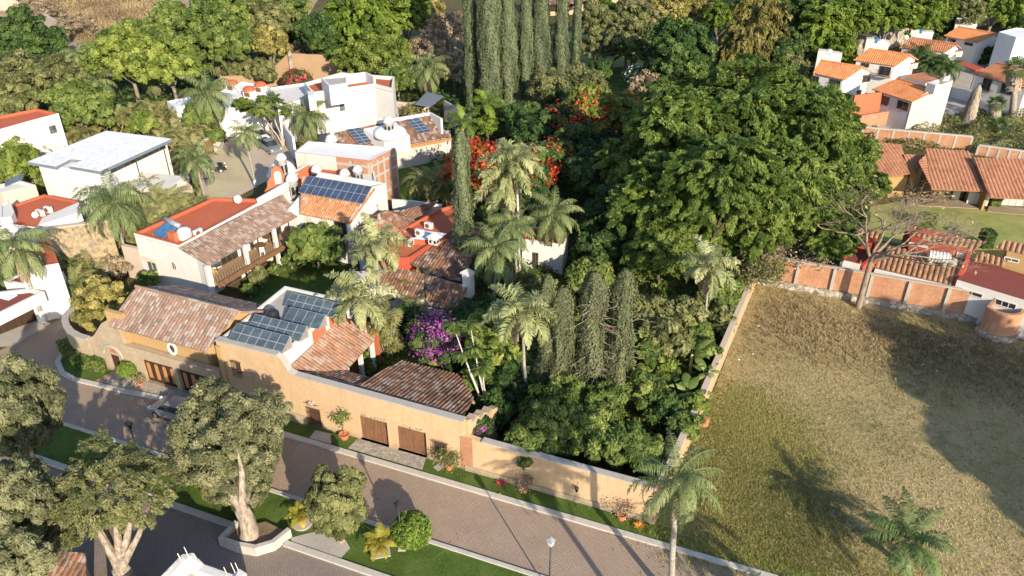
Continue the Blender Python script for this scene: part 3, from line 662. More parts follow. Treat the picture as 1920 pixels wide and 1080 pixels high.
PALMS = { # fronds, length, leaflets, leaflet length, width, droop, elev range, vdrop, curl, plum, leaf material
 'queen': (26, 3.5, 44, .8, .032, 2.3, (-.4, 1.3), 1.9, .6, .35, 'palm'), 'queend': (20, 3.4, 40, .8, .04, 1.7, (-.1, 1.2), .9, .3, .3, 'palmd'),
 'fox': (15, 2.9, 52, .6, .055, 2.2, (-.25, 1.25), .45, .15, .75, 'fox'), 'royal': (13, 2.9, 44, .65, .05, 1.9, (-.1, 1.25), .5, .1, .4, 'bright'),
 'areca': (17, 2.5, 20, .5, .045, 2.1, (.25, 1.35), .35, -.1, .1, 'areca'), 'small': (16, 1.8, 26, .5, .045, 1.6, (.0, 1.2), .5, .1, .1, 'palm'),
 'pot': (14, 1.0, 18, .3, .035, 1.6, (.2, 1.3), .4, 0, .1, 'potp'),
}
def palm_proto(kind, var):
    key = ('palm', kind, var)
    if key in PROTO: return PROTO[key]
    nf, L, nl, ll, lw, dr, (e0, e1), vd, cu, pl, mt = PALMS[kind]; rng = rs(77 + var * 13 + len(kind) * 5); D = {'V': [], 'Q': [], 'T': [], 'n': 0}
    for i in range(nf):
        az = i * 2.39996 + rng.rand() * .4; f = (i + .5) / nf; el = e0 + (e1 - e0) * f + rng.normal() * .08; o = np.array([0, 0, f * .25])
        if kind == 'areca': o = np.array([math.cos(az) * .45 * rng.rand(), math.sin(az) * .45 * rng.rand(), .3 * rng.rand()])
        pts = frond(D, o, az, el, L * (.85 + .25 * rng.rand()), dr * (1.05 - .25 * f) , nl, ll, lw, rng, vd, cu, .25 + .5 * rng.rand(), pl); rachis_v(D, pts, .035 if L > 2 else .02)
    nl0 = sum(len(q) for q in D['Q'])
    if kind in ('queen', 'fox', 'areca'):
        for i in range(4 if kind != 'areca' else 3): pts = frond(D, np.array([0, 0, -.1]), rng.rand() * 6.28, -.75 - .5 * rng.rand(), L * .75, 1.0, nl // 2, ll, lw, rng, 2, .8, .5, .2); rachis_v(D, pts, .03)
    V = np.concatenate(D['V']); Q = np.concatenate(D['Q']); T = np.concatenate(D['T'])
    o = np_obj('fronds', V, Q, [L_[mt], L_['dry']], None, T, np.where(np.arange(len(Q)) < nl0, 0, 1)); me = o.data; bpy.data.objects.remove(o); PROTO[key] = me; return me
def palm(kind, cx, cy, bx, by, label, size=1.0, group=None, tm='palmt', tr=.16, shaft=None, skirt=False, white=0, h=None, name='palm_tree', lean=True, cat='palm'):
    "crown centre seen at (cx,cy), foot seen at (bx,by)"
    b = at(bx, by, 0); h = zat(b, cy) if h is None else h; top = at(cx, cy, h); top = b + Vector((top.x - b.x, top.y - b.y, 0)) + Vector((0, 0, h)); dx = Vector((top.x - b.x, top.y - b.y, h))
    root = empty(name, b, label, cat, group); N = 8; pth = [dx * (k / N) + Vector((0, 0, -.1 if k == 0 else 0)) for k in range(N + 1)]
    for k in range(1, N): pth[k] += Vector((.02 * math.sin(k * 1.7 + cx), .02 * math.cos(k * 2.1), 0))
    MB().tube(pth, [tr * (1.25 if k == 0 else 1.05 - .3 * k / N) for k in range(N + 1)], 9).build('trunk', M[tm], root, True, False, False)
    if white: 
        e = dx.normalized() * white; MB().tube([(0, 0, 0), e], [tr * 1.32, tr * 1.2], 9).build('painted_base', M['white_paint'], root, True, False, False)
    if shaft:
        e = dx.normalized(); MB().tube([dx - e * 1.3, dx - e * .9, dx - e * .3, dx + e * .15], [tr * .8, tr * 1.15, tr * .95, tr * .5], 9).build('crownshaft', M[shaft], root, True, False, False)
    else:
        e = dx.normalized(); mb = MB(); rnd = random.Random(cx)
        mb.tube([dx - e * .9, dx - e * .3, dx + e * .25], [tr * .75, tr * 1.7, tr * 1.1], 9)
        for k in range(16):
            a = rnd.uniform(0, 6.28); q = dx - e * rnd.uniform(.1, .8); mb.tube([q, q + Vector((math.cos(a) * .28, math.sin(a) * .28, .22)) * (tr / .16)], [.05, .02], 4)
        mb.build('leaf_bases', M['skirt'], root, False, False, False)
    if skirt:
        mb = MB(); rnd = random.Random(cy)
        for k in range(90):
            a = rnd.uniform(0, 6.28); z0 = rnd.uniform(.1, 2.3); q = dx - dx.normalized() * z0; rr = tr * 1.1 + .15
            mb.add([q + Vector((math.cos(a + s_) * f * rr * 1.6, math.sin(a + s_) * f * rr * 1.6, zz)) for s_, f, zz in ((-.25, .5, 0), (.25, .5, 0), (.3, 1.25, -.9), (-.3, 1.25, -.95))], [(0, 1, 2, 3)])
        mb.build('dead_skirt', M['skirt'], root, False, False, False)
    VARN[kind] = VARN.get(kind, -1) + 1; me = palm_proto(kind, VARN[kind] % 5)
    f = bpy.data.objects.new('crown', me); C.objects.link(f); f.parent = root; f.location = dx; f.scale = (size,) * 3; f.rotation_euler.z = (cx * 1.3) % 6.28
    return root
def clump(kind, cx, cy, zc, spx, label, group=None, name='areca_palm', nst=5, cat='palm', size=None):
    "many stemmed palm clump, middle of its leaves seen at (cx,cy) zc metres up"
    p = at(cx, cy, zc); s = (spx / mpx(p)) / 2.0 if size is None else size; b = Vector((p.x, p.y, 0)); root = empty(name, b, label, cat, group); rnd = random.Random(cx * 3 + cy); mb = MB(); tops = []
    for i in range(nst):
        a = i * 2.4; q = Vector((math.cos(a) * .5 * s, math.sin(a) * .5 * s, 0)); t = Vector((q.x * 1.8, q.y * 1.8, max(.4, zc - .5 * s + rnd.uniform(-.35, .35) * s))); mb.tube([q * .4, (q + t) / 2, t], [.07, .055, .05], 6); tops.append(t)
    mb.build('stems', M['palmy'], root, True, False, False)
    for i, t in enumerate(tops[:4]):
        f = bpy.data.objects.new('crown', palm_proto(kind, i % 3)); C.objects.link(f); f.parent = root; f.location = t; f.scale = (s * rnd.uniform(.65, .95),) * 3; f.rotation_euler = (rnd.uniform(-.35, .35), rnd.uniform(-.35, .35), rnd.uniform(0, 6))
    return root
def bare(name, bx, by, h, spread, label, cat='bare tree', seed=1, r0=.3, lv=6, leafy=0, leafmat='dry', tm='barkt', fork=.45, flat=.5, up=.5, dirb=(0, 0)):
    b = at(bx, by, 0); root = empty(name, b, label, cat); rnd = random.Random(seed); mb = MB(); tips = []
    def grow(p, d, L, r, k):
        if k == 0 or r < .006: tips.append(p); return
        pts = [p]; q = p
        for i in range(3):
            d = (d + Vector((rnd.uniform(-.3, .3), rnd.uniform(-.3, .3), rnd.uniform(-.22, .25)))).normalized(); q = q + d * L / 3; pts.append(q)
        mb.tube(pts, [r, r * .88, r * .76, r * .66], 7 if r > .08 else 4, cap=False)
        for i in range(rnd.choice((2, 3)) if k > 1 else 2):
            a = rnd.uniform(0, 6.28); dd = (d * .75 + Vector((math.cos(a) + dirb[0], math.sin(a) + dirb[1], rnd.uniform(-.3, .7) * up)) * spread * .75).normalized(); dd.z *= (1 - flat * .5)
            grow(q, dd, L * rnd.uniform(.62, .86), r * rnd.uniform(.5, .68), k - 1)
    mb.tube([(0, 0, -.3), (.05, 0, h * fork * .5), (.1, .05, h * fork)], [r0 * 1.2, r0, r0 * .85], 9, cap=False)
    for i in range(6): 
        a = i * 1.05 + rnd.uniform(-.4, .4); grow(Vector((.1, .05, h * fork - .05 * i)), Vector((math.cos(a) * spread + dirb[0], math.sin(a) * spread + dirb[1], .9 * up + .3)).normalized(), h * .28, r0 * rnd.uniform(.45, .65), lv)
    mb.build('branches', M[tm], root, True, False, False)
    if leafy and tips:
        rng = rs(seed); tp = np.array([list(t) for t in tips]); idx = rng.randint(0, len(tp), leafy); P = tp[idx] + rng.normal(size=(leafy, 3)) * .3
        V, Q = quads(P, rng.normal(size=(leafy, 3)) + np.array([0, 0, .8]), .16 * (.6 + .8 * rng.rand(leafy)), .45, rng); np_obj('leaves', V, Q, L_[leafmat], root, rng.rand(leafy))
    return root
def banana(px, py, z, spx, label, seed=1, n=8, name='banana_plant', cat='banana plant', fan=False):
    p = at(px, py, z); b = Vector((p.x, p.y, 0)); s = spx / mpx(p); root = empty(name, b, label, cat); rng = rs(seed); V = []; Q = []; T = []; nn = 0
    MB().tube([(0, 0, -.1), (0, 0, max(.3, z - s * .35))], [.16, .11], 8).build('stem', M['palmy'], root, True, False, False)
    for i in range(n):
        az = i * 2.4 + rng.rand() if not fan else (math.pi * .1 if i % 2 else math.pi * 1.1) + rng.normal() * .12; e = 1.25 - .9 * (i / n) + rng.normal() * .1; L = s * (.9 + .3 * rng.rand()); p_ = np.array([0, 0, max(.3, z - s * .4)]); h = np.array([math.cos(az), math.sin(az), 0]); sd = np.array([-h[1], h[0], 0]); rows = []
        for k in range(11):
            f = k / 10; wd = .0 if f < .2 else s * .17 * math.sin(math.pi * min(1, (f - .2) / .8) ** .8) ; rows.append((p_.copy(), wd)); p_ = p_ + (h * math.cos(e) + np.array([0, 0, math.sin(e)])) * L / 10; e -= .11 * (1 + f)
        for q, wd in rows: V += [q + sd * (wd + .015) - np.array([0, 0, wd * .35]), q, q - sd * (wd + .015) - np.array([0, 0, wd * .35])]
        tb = rng.rand()
        for k in range(10):
            a = nn + 3 * k
            if rng.rand() < .12: continue
            Q += [(a, a + 1, a + 4, a + 3), (a + 1, a + 2, a + 5, a + 4)]; T += [min(1, max(0, tb + .3 * (rng.rand() - .5)))] * 2
        nn += 33
    np_obj('leaves', np.array(V), np.array(Q), L_['banana'], root, np.array(T)); return root
def rosette(px, py, z, spx, label, n=22, seed=1, mats='golden', h=None, name='dracaena_tree', cat='dracaena', spots=None):
    "upright stems each ending in a head of long narrow leaves"
    p = at(px, py, z); b = Vector((p.x, p.y, 0)); s = spx / mpx(p); root = empty(name, b, label, cat); rng = rs(seed); V = []; N = []; T = []; S_ = []; mb = MB(); heads = []
    for i in range(n):
        t = Vector((rng.uniform(-.5, .5) * s, rng.uniform(-.4, .4) * s, z + rng.uniform(-.9, .9) * s * .9)); t.z = max(.5, t.z); heads.append(t); mb.tube([Vector((t.x * .25, t.y * .25, 0)), Vector((t.x * .7, t.y * .7, t.z * .55)), t], [.06, .045, .03], 5)
    mb.build('stems', M['barkg'], root, True, False, False); P = []
    for t in heads:
        for k in range(70):
            a = rng.rand() * 6.28; e = rng.uniform(-.5, 1.3); d = np.array([math.cos(a) * math.cos(e), math.sin(a) * math.cos(e), math.sin(e)]); P.append(np.array(t) + d * .28 + np.array([0, 0, -.12 * (1 - math.sin(e))])); T.append(d + np.array([0, 0, -.35])); N.append(np.array([0, 0, 1]) + d * .3)
    V, Q = quads(np.array(P), np.array(N) + rng.normal(size=(len(P), 3)) * .15, .3 + .1 * rng.rand(len(P)), .13, rng, np.array(T)); np_obj('leaves', V, Q, L_[mats], root, rng.rand(len(P))); return root
def fan_palm(cx, cy, bx, by, label, r=1.1, group=None, tr=.25, skirt=True, nf=22, name='fan_palm'):
    b = at(bx, by, 0); h = max(.5, zat(b, cy)); tp = at(cx, cy, h); d = Vector((tp.x - b.x, tp.y - b.y, h)); root = empty(name, b, label, 'palm', group); MB().tube([(0, 0, -.1), d * .5, d], [tr * 1.2, tr, tr], 9).build('trunk', M['palmt'], root, True, False, False)
    rng = rs(int(cx)); V = []; Q = []; T = []; nn = 0
    for i in range(nf):
        az = i * 2.4; e = -.5 + 1.8 * i / nf; o = np.array(d) + np.array([math.cos(az) * math.cos(e), math.sin(az) * math.cos(e), math.sin(e)]) * r * .75; f = nrm(o - np.array(d)); sd = nrm(np.cross(f, np.array([0, 0, 1.0])) + 1e-4); up = np.cross(sd, f); tb = rng.rand()
        for k in range(11):
            a = -1.9 + 3.8 * k / 10; dv = f * math.cos(a) + sd * math.sin(a); w_ = nrm(np.cross(dv, up)) * r * .07; m = o + dv * r * .5 + up * .02; e_ = o + dv * r * .8 - np.array([0, 0, r * .18]); V += [o, m + w_, e_, m - w_]; Q.append((nn, nn + 1, nn + 2, nn + 3)); nn += 4; T.append(min(1, max(0, tb + .3 * (rng.rand() - .5))))
    np_obj('crown', np.array(V), np.array(Q), L_['palmd'], root, np.array(T))
    if skirt:
        mb = MB(); rnd = random.Random(cy); u = d.normalized(); L = min(h * .45, 2.6)
        for k in range(120):
            a = rnd.uniform(0, 6.28); q = d - u * rnd.uniform(-.1, L); rr = .3 + tr
            mb.add([q + Vector((math.cos(a + s_) * f * rr, math.sin(a + s_) * f * rr, zz)) for s_, f, zz in ((-.3, .7, 0), (.3, .7, 0), (.3, 1.5, -.8), (-.3, 1.5, -.85))], [(0, 1, 2, 3)])
        mb.build('dead_skirt', M['skirt'], root, False, False, False)
    return root
# ---------------------------------------------------------------- the ground, roads and paving
def P_(l, z=0): return [at(x, y, z) for x, y in l]
def sheet(name, pts, z, mat, kind='structure'):
    pts = [Vector((p[0], p[1], z)) for p in pts]
    ar = sum(pts[i].x * pts[(i+1) % len(pts)].y - pts[(i+1) % len(pts)].x * pts[i].y for i in range(len(pts)))
    if ar < 0: pts = pts[::-1]
    return tag(MB().add(pts, [tuple(range(len(pts)))]).build(name, mat), kind=kind)
sheet('ground', [(-240, -60), (240, -60), (240, 330), (-240, 330)], 0, M['earth'])
sheet('road', [ab(-75, 30.8), ab(40, 30.8), ab(40, 35.7), ab(-75, 35.7)], .02, M['paver'])
sheet('side_road', P_([(-60, 690), (5, 655), (95, 608), (150, 572), (165, 600), (215, 700), (150, 760), (60, 800), (-60, 800)]), .04, M['paver'])
sheet('lower_road', [ab(-75, 8), ab(60, 8), ab(60, 27.2), ab(-75, 27.2)], .02, M['pavershade'])
sheet('island_lawn', [ab(-75, 27.3), ab(60, 27.3), ab(60, 30.7), ab(-75, 30.7)], .06, M['lawn'])
sheet('front_lawn', [ab(-34.5, 35.8), ab(-2, 35.8), ab(-3.5, 37.5), ab(-34.5, 37.5)], .06, M['lawn'])
sheet('kerbside_lawn', [ab(-3.2, 35.8), ab(40, 35.8), ab(40, 39.5), ab(-3.2, 38.2)], .02, M['lawndry'])
sheet('entrance_paving', [ab(-52, 35.8), ab(-34.5, 35.8), ab(-34.5, 37.5), ab(-52, 38.2)], .03, M['cobble'])
sheet('garage_driveway', P_([(675, 820), (652, 842), (792, 883), (800, 856)]), .10, M['cobble'])
sheet('door_path', P_([(592, 808), (580, 823), (620, 834), (632, 818)]), .10, M['concrete'])
sheet('corner_hedge_lawn', P_([(122, 650), (109, 680), (117, 698), (140, 710), (178, 716), (212, 697), (205, 685), (160, 670), (135, 640)]), .08, M['lawn'])
sheet('step_paving', P_([(812, 878), (822, 886), (840, 872), (828, 866)]), .10, M['concrete'])
sheet('garage_apron', P_([(-40, 655), (25, 650), (96, 607), (71, 602), (-40, 640)]), .07, M['concrete'])
sheet('verge_soil', P_([(86, 598), (120, 576), (137, 566), (142, 578), (96, 607)]), .07, M['soil'])
FIELD = P_([(1232, 985), (1300, 815), (1340, 730)]) + [ab(-2.5, 71.6), ab(18, 71.6), ab(19, 69.9), ab(23.5, 69.9), ab(25, 71.6), ab(45, 71.6)] + [ab(45, 60), ab(40, 36.5), ab(5, 37.5)]
sheet('dry_field', FIELD, .05, M['field'])
sheet('courtyard_lawn', P_([(460, 590), (483, 548), (500, 520), (560, 490), (640, 480), (650, 520), (590, 560), (520, 572)]), .05, M['lawn'])
sheet('sandy_court', P_([(378, 300), (400, 285), (430, 262), (500, 235), (540, 262), (560, 330), (500, 340), (400, 395), (365, 345)]), .05, M['court'])
sheet('court_grass', P_([(380, 305), (400, 290), (430, 275), (470, 285), (480, 340), (395, 380)]), .08, M['courtgrass'])
sheet('long_lawn', P_([(1560, 400), (1690, 378), (1840, 392), (1960, 405), (1960, 470), (1780, 470), (1560, 440)]), .05, M['lawndry'])
sheet('park_lawn', P_([(1085, 165), (1130, 130), (1180, 125), (1230, 150), (1200, 175), (1110, 200)]), .05, M['lawn'])
sheet('upper_park_lawn', P_([(1060, 60), (1250, 40), (1260, 120), (1100, 130)]), .03, M['lawndry'])
sheet('garden_terrace_lawn', P_([(745, 300), (850, 280), (880, 330), (800, 400), (750, 400)]), .05, M['lawn'])
sheet('dry_hillside', P_([(-300, -40), (620, -40), (560, 60), (300, 120), (100, 110), (-200, 60)]), .05, M['hill'])
sheet('scrub_slope', P_([(1640, 262), (1760, 215), (1960, 215), (1960, 300), (1815, 290)]), .03, M['field'])
sheet('neighbour_yard', P_([(1640, 150), (1960, 90), (1960, 220), (1760, 240), (1640, 240)]), .02, M['concrete'])
# kerbs
KERB = P_([(122, 657), (109, 680), (117, 700), (140, 713), (180, 722), (225, 733)]) + [ab(a, 35.9) for a in (-44, -38, -30, -20, -12, -7, -3, 2, 10, 20, 40)]
tag(MB().wall(KERB, 0, .16, .42).build('kerb', M['kerb']), 'pale concrete kerb along the far side of the brown paved road, curving round the hedge', 'kerb')
tag(MB().wall([ab(-75, 30.75), ab(60, 30.75)], 0, .17, .26).build('kerb', M['kerb']), 'narrow kerb on the lamp post side of the brown road', 'kerb')
tag(MB().wall([ab(-75, 27.25), ab(-30, 27.25)], 0, .17, .42).build('kerb', M['kerb']), 'kerb between the shaded lower road and the lawn left of the big trunk', 'kerb')
tag(MB().wall([ab(-26.2, 27.25), ab(60, 27.25)], 0, .17, .42).build('kerb', M['kerb']), 'kerb between the lower road and the lawn at the bottom right of the round shrub', 'kerb')
# ---------------------------------------------------------------- facade helper
def facade(W0, d, prof, th, holes, mat, parent, name='wall', mtop=None, z0=-.1):
    "wall front face from W0 along d; prof [(s,z)...]; holes [(s0,s1,z0,z1)]"
    W0 = Vector((W0[0], W0[1], 0)); d = d.normalized(); n = Vector((-d.y, d.x, 0))
    if n.dot(W0) < 0: n = -n
    brk = sorted(set([s for s, z in prof] + [h[0] for h in holes] + [h[1] for h in holes]))
    def zt(s):
        for (a, za), (b, zb) in zip(prof, prof[1:]):
            if a <= s <= b: return za + (zb - za) * (s - a) / max(1e-6, b - a)
        return prof[-1][1]
    mb = MB()
    for a, b in zip(brk, brk[1:]):
        if b - a < 1e-4 or a < prof[0][0] - 1e-6 or b > prof[-1][0] + 1e-6: continue
        q = [W0 + d * a, W0 + d * b, W0 + d * b + n * th, W0 + d * a + n * th]; hs = sorted([h for h in holes if h[0] < (a + b) / 2 < h[1]], key=lambda h: h[2]); z = z0
        za, zb = zt(a + 1e-5), zt(b - 1e-5)
        for h in hs:
            if h[2] > z: mb.prism(q, z, h[2])
            z = h[3]
        mb.prism(q, z, [za, zb, zb, za])
    return mb.build(name, M[mat], parent), W0, d, -n
def plank_door(W0, d, n, s0, s1, z0, z1, parent, mat='wood2', name='garage_door', arches=0, inset=.28, k=0):
    mb = MB(); N = k or int((s1 - s0) / .16)
    for i in range(N):
        a = s0 + (s1 - s0) * i / N; b = s0 + (s1 - s0) * (i + 1) / N - .012; o = -inset + (.02 if i % 2 else .0)
        q = [W0 + d * a + n * o, W0 + d * b + n * o, W0 + d * b + n * (o - .08), W0 + d * a + n * (o - .08)]; mb.prism(q, z0, z1)
    o = mb.build(name, M[mat], parent)
    if arches:
        pm = MB(); cell = (s1 - s0) / arches
        for i in range(arches):
            cx = s0 + cell * (i + .5) + (.06 if i % 2 == 0 else -.06) * 0; r = cell * .24; zc = z1 - .4 - r; P = [(cx - r, z0 + .35)] + [(cx - r * math.cos(math.pi * t / 10), zc + r * math.sin(math.pi * t / 10)) for t in range(11)] + [(cx + r, z0 + .35)]
            pm.add([W0 + d * s + n * (-inset + .045) + Vector((0, 0, z)) for s, z in P], [tuple(range(len(P)))])
        pm.build('arched_panels', M['woodo'], o)
    return o
# ---------------------------------------------------------------- tan street house (long wall, garages, solar roof)
root = empty('street_house', ab(-28, 40), 'long tan brick house with wooden garage doors, solar roof and tile roofs', 'house')
W0 = ab(-38.62, 37.5); A_ = AX
prof = [(0, 5.95), (5.5, 6.0), (5.95, 5.55), (6.3, 4.75), (6.8, 4.52), (20.3, 4.38)]
sA = lambda a: a + 38.62
holes = [(sA(-31.3), sA(-30.1), .15, 1.85), (sA(-26.8), sA(-24.4), .1, 2.42), (sA(-23.7), sA(-21.3), .1, 2.45), (sA(-37.35), sA(-36.75), 3.2, 4.4)]
fw, W0_, d_, n_ = facade(W0, A_, prof, .4, holes, 'tanwall', root)
plank_door(W0_, d_, n_, *holes[1], root); plank_door(W0_, d_, n_, *holes[2], root)
MB().prism([W0_ + d_ * (holes[0][0]) - n_ * .3, W0_ + d_ * holes[0][1] - n_ * .3, W0_ + d_ * holes[0][1] - n_ * .38, W0_ + d_ * holes[0][0] - n_ * .38], .15, 1.85).build('door', M['wood2'], root)
g = MB()
for i in range(9):
    s = holes[0][0] + .02 + (holes[0][1] - holes[0][0] - .04) * i / 8; q = W0_ + d_ * s + n_ * .03; g.box((q.x, q.y, .1), (.03, .03, 1.8), d_)
for z in (.2, .7, 1.3, 1.8): q = W0_ + d_ * (holes[0][0] + holes[0][1]) / 2 + n_ * .035; g.box((q.x, q.y, z), (1.25, .035, .05), d_)
g.build('door_grille', M['iron'], root)
def grille(s0, s1, z0, z1, root, W=None, d=None, n=None, bars=7, out=.22, name='window_grille', scroll=True):
    W = W or W0_; d = d or d_; n = n or n_; g = MB()
    for i in range(bars):
        q = W + d * (s0 + (s1 - s0) * i / (bars - 1)) + n * out; g.tube([(q.x, q.y, z0), (q.x, q.y, z1)], .018, 5)
    for z in (z0, (z0 + z1) / 2, z1):
        a = W + d * s0 + n * out; b = W + d * s1 + n * out; g.tube([W + d * s0 + Vector((0, 0, z)), a + Vector((0, 0, z)), b + Vector((0, 0, z)), W + d * s1 + Vector((0, 0, z))], .02, 5)
    if scroll:
        for i in range(10):
            t = i / 9; q = W + d * (s0 - .1 + (s1 - s0 + .2) * t) + n * out; g.tube([(q.x, q.y, z1 + .02), (q.x + .06, q.y, z1 + .12 + .1 * math.sin(t * 3.14)), (q.x + .12, q.y, z1 + .05)], .018, 4)
    return g.build(name, M['iron'], root)
q = W0_ + d_ * (sA(-37.05)) - n_ * .2; MB().box((q.x, q.y, 3.2), (.6, .06, 1.2), d_).build('window', M['glassd'], root)
grille(sA(-37.4), sA(-36.7), 3.1, 4.45, root)
window_sz(W0_, d_, n_, sA(-20.55), sA(-19.75), 1.0, 1.9, root, gl='glassd'); grille(sA(-20.7), sA(-19.6), .85, 2.05, root)
cp = MB(); pr = [(0, 5.95), (5.5, 6.0), (5.95, 5.55), (6.3, 4.75), (6.8, 4.52), (20.3, 4.38)]
cp.wall([W0_ + d_ * s - n_ * .2 for s, z in pr], [z + .005 for s, z in pr], [z + .11 for s, z in pr], .56); cp.build('coping', M['concrete'], root)
# moulded stones over the garage doors and carved shell over the door
mb = MB(); rnd = random.Random(4)
for h in (holes[1], holes[2]):
    for i in range(9):
        s = h[0] + (h[1] - h[0]) * (i + .5) / 9; q = W0_ + d_ * s + n_ * .02; mb.box((q.x, q.y, h[3] + .08 + rnd.uniform(-.03, .08)), (.14, .05, .13), d_)
mb.build('inset_stones', M['rubble'], root)
q = W0_ + d_ * (sA(-30.7)) + n_ * .1; mb = MB(); mb.lathe((q.x, q.y, 2.25), [(.1, 0), (.26, .05), (.32, .2), (.2, .3), (.02, .34)], 12); mb.tube([(q.x - .6, q.y + .26, 2.28), (q.x, q.y, 2.2), (q.x + .6, q.y - .22, 2.28)], .04, 5); mb.build('carved_shell', M['rubble'], root)
mb = MB().wall([ab(-33.6, 37.42), ab(-31.5, 37.42)], 0, .9, .12); mb.build('plinth', M['tanstone'], root)
# solar block body
SB = [ab(-38.6, 37.9), ab(-33.0, 37.9), ab(-32.9, 46.2), ab(-38.6, 46.2)]
MB().prism(SB, 0, 5.55).build('upper_block', M['white'], root)
MB().prism([ab(-38.5, 38), ab(-33.1, 38), ab(-33, 46.1), ab(-38.5, 46.1)], 5.54, 5.6).build('flat_roof', M['concrete'], root)
para([ab(-38.6, 37.92), ab(-32.98, 37.92), ab(-32.88, 46.2), ab(-38.6, 46.2)], 5.6, .28, .2, root, 'white')
mb = MB()
for b0, b1 in ((41.6, 43.3), (43.9, 45.3)): mb.prism([ab(-32.94, b0), ab(-32.88, b0), ab(-32.88, b1), ab(-32.94, b1)], 4.55, 5.5)
mb.build('brick_panels', M['orangep'], root)
mb = MB(); mb.prism([ab(-32.95, 38.5), ab(-32.90, 38.5), ab(-32.90, 39.2), ab(-32.95, 39.2)], 4.95, 5.6).build('meter_hatch', M['plasticw'], root)
tile_roof([ab(-29.9, 41.0, 3.05), ab(-29.9, 45.6, 3.05), ab(-32.85, 45.9, 4.5), ab(-32.85, 37.95, 4.5)], M['tileG'], root, .3, .05)
tile_roof([ab(-30.2, 40.9, 3.15), ab(-27.7, 40.9, 3.15), ab(-27.4, 37.92, 4.28), ab(-32.7, 37.92, 4.28)], M['tileC'], root, .27, .06)
tile_roof([ab(-26.9, 44.3, 2.65), ab(-21.9, 44.3, 2.65), ab(-19.2, 41.2, 3.45), ab(-18.6, 37.92, 4.3), ab(-27.4, 37.92, 4.3)], M['tileC'], root, .3, .075)
tile_roof([ab(-19.0, 41.0, 3.1), ab(-21.7, 44.1, 2.45), ab(-22.0, 43.9, 2.62), ab(-19.25, 40.9, 3.45)], M['tileC'], root, .3, .05, name='hip_roof')
MB().prism([ab(-26.7, 38), ab(-19.3, 38), ab(-19.6, 40.5), ab(-22.2, 43.8), ab(-26.7, 43.8)], 0, 2.35).build('garage_block', M['beige'], root)
for b in (41.4, 43.4, 45.2): MB().prism([ab(-30.3, b), ab(-30.0, b), ab(-30.0, b + .3), ab(-30.3, b + .3)], 0, 2.95).build('column', M['white'], root)
MB().prism([ab(-32.7, 46.0), ab(-30, 46.0), ab(-30, 46.3), ab(-32.7, 46.3)], 0, 3.4).build('wall', M['redp'], root)
# end pier and stepped buttresses right of the tile roof
MB().wall([ab(-18.3, 37.7), ab(-17.7, 41.5)], 0, [4.5, 2.9], .5).build('side_wall', M['tanwall'], root)
mb = MB()
for i in range(3): mb.box(ab(-18.1 + i * .12, 38.3 + i * 1.0, 4.0 - i * .42), (.62, .7, .28), AX)
mb.build('stepped_coping', M['tanstone'], root)
# solar panels
def solar(root_name, label, o, u, v, nu, nv, wu, wv, mat, group, rails=True, under=True):
    o = Vector(o); u = Vector(u).normalized(); v = Vector(v).normalized(); n = u.cross(v).normalized(); n = n if n.z > 0 else -n
    r = empty(root_name, o, label, 'solar panel', group); 
    g = .03; fr = MB(); ce = MB()
    for i in range(nu):
        for j in range(nv):
            a = o + u * (i * wu) + v * (j * wv)
            q = [a + u * g + v * g, a + u * (wu - g) + v * g, a + u * (wu - g) + v * (wv - g), a + u * g + v * (wv - g)]
            ce.add([p + n * .045 for p in q], [(0, 1, 2, 3)])
    q = [o, o + u * nu * wu, o + u * nu * wu + v * nv * wv, o + v * nv * wv]
    fr.add([p + n * .04 for p in q] + [p - n * .02 for p in q], [(0, 1, 2, 3), (7, 6, 5, 4), (0, 4, 5, 1), (1, 5, 6, 2), (2, 6, 7, 3), (3, 7, 4, 0)])
    fr.build('frame', M['alu'], r); ce.build('cells', M[mat], r)
    return r, q, n
v1 = ab(0, 1.25, .7).normalized()
for (a0, b0, nu, nv, wu, wv, lb) in (
    (-37.75, 37.85, 6, 2, .8, .72, 'front row of tilted blue grey solar panels, nearest the street wall edge'),
    (-37.3, 39.6, 6, 2, .78, .66, 'second row of tilted solar panels behind the front row on the tan house'),
    (-35.4, 41.5, 4, 1, .8, 1.3, 'third shorter row of four plain solar panels on the tan house roof'),
    (-36.6, 43.3, 6, 2, .8, .66, 'rearmost row of solar panels on the tan house, beside the courtyard lawn')):
    r, q, n = solar('solar_panel_row', lb, ab(a0, b0, 6.0), ab(1, 0), v1, nu, nv, wu, wv, 'solarb', 'rows of solar panels on the tan house')
    mb = MB()
    for e in (q[2], q[3], (q[2] + q[3]) / 2): mb.tube([e, Vector((e.x, e.y, 5.6))], .03, 5)
    for a, b in ((q[0], q[3]), (q[1], q[2])):
        bz = Vector((b.x, b.y, 5.7)); mb.add([a - n * .03, b - n * .03, bz], [(0, 1, 2)])
    mb.build('support', M['alu'], r)
t = empty('water_tank', ab(-38.3, 45.6, 5.3), 'black cylindrical water tank behind the solar roof', 'water tank'); c = ab(-38.3, 45.6, 5.6)
c = at(511, 588, 6.4); t.location = (c.x, c.y, 5.6); MB().lathe((c.x, c.y, 5.6), [(.5, 0), (.5, .25), (.47, .28), (.5, .31), (.5, .55), (.47, .58), (.5, .61), (.5, .9), (.3, 1.1), (.2, 1.12), (.2, 1.18)], 18).build('tank', M['plastick'], t)
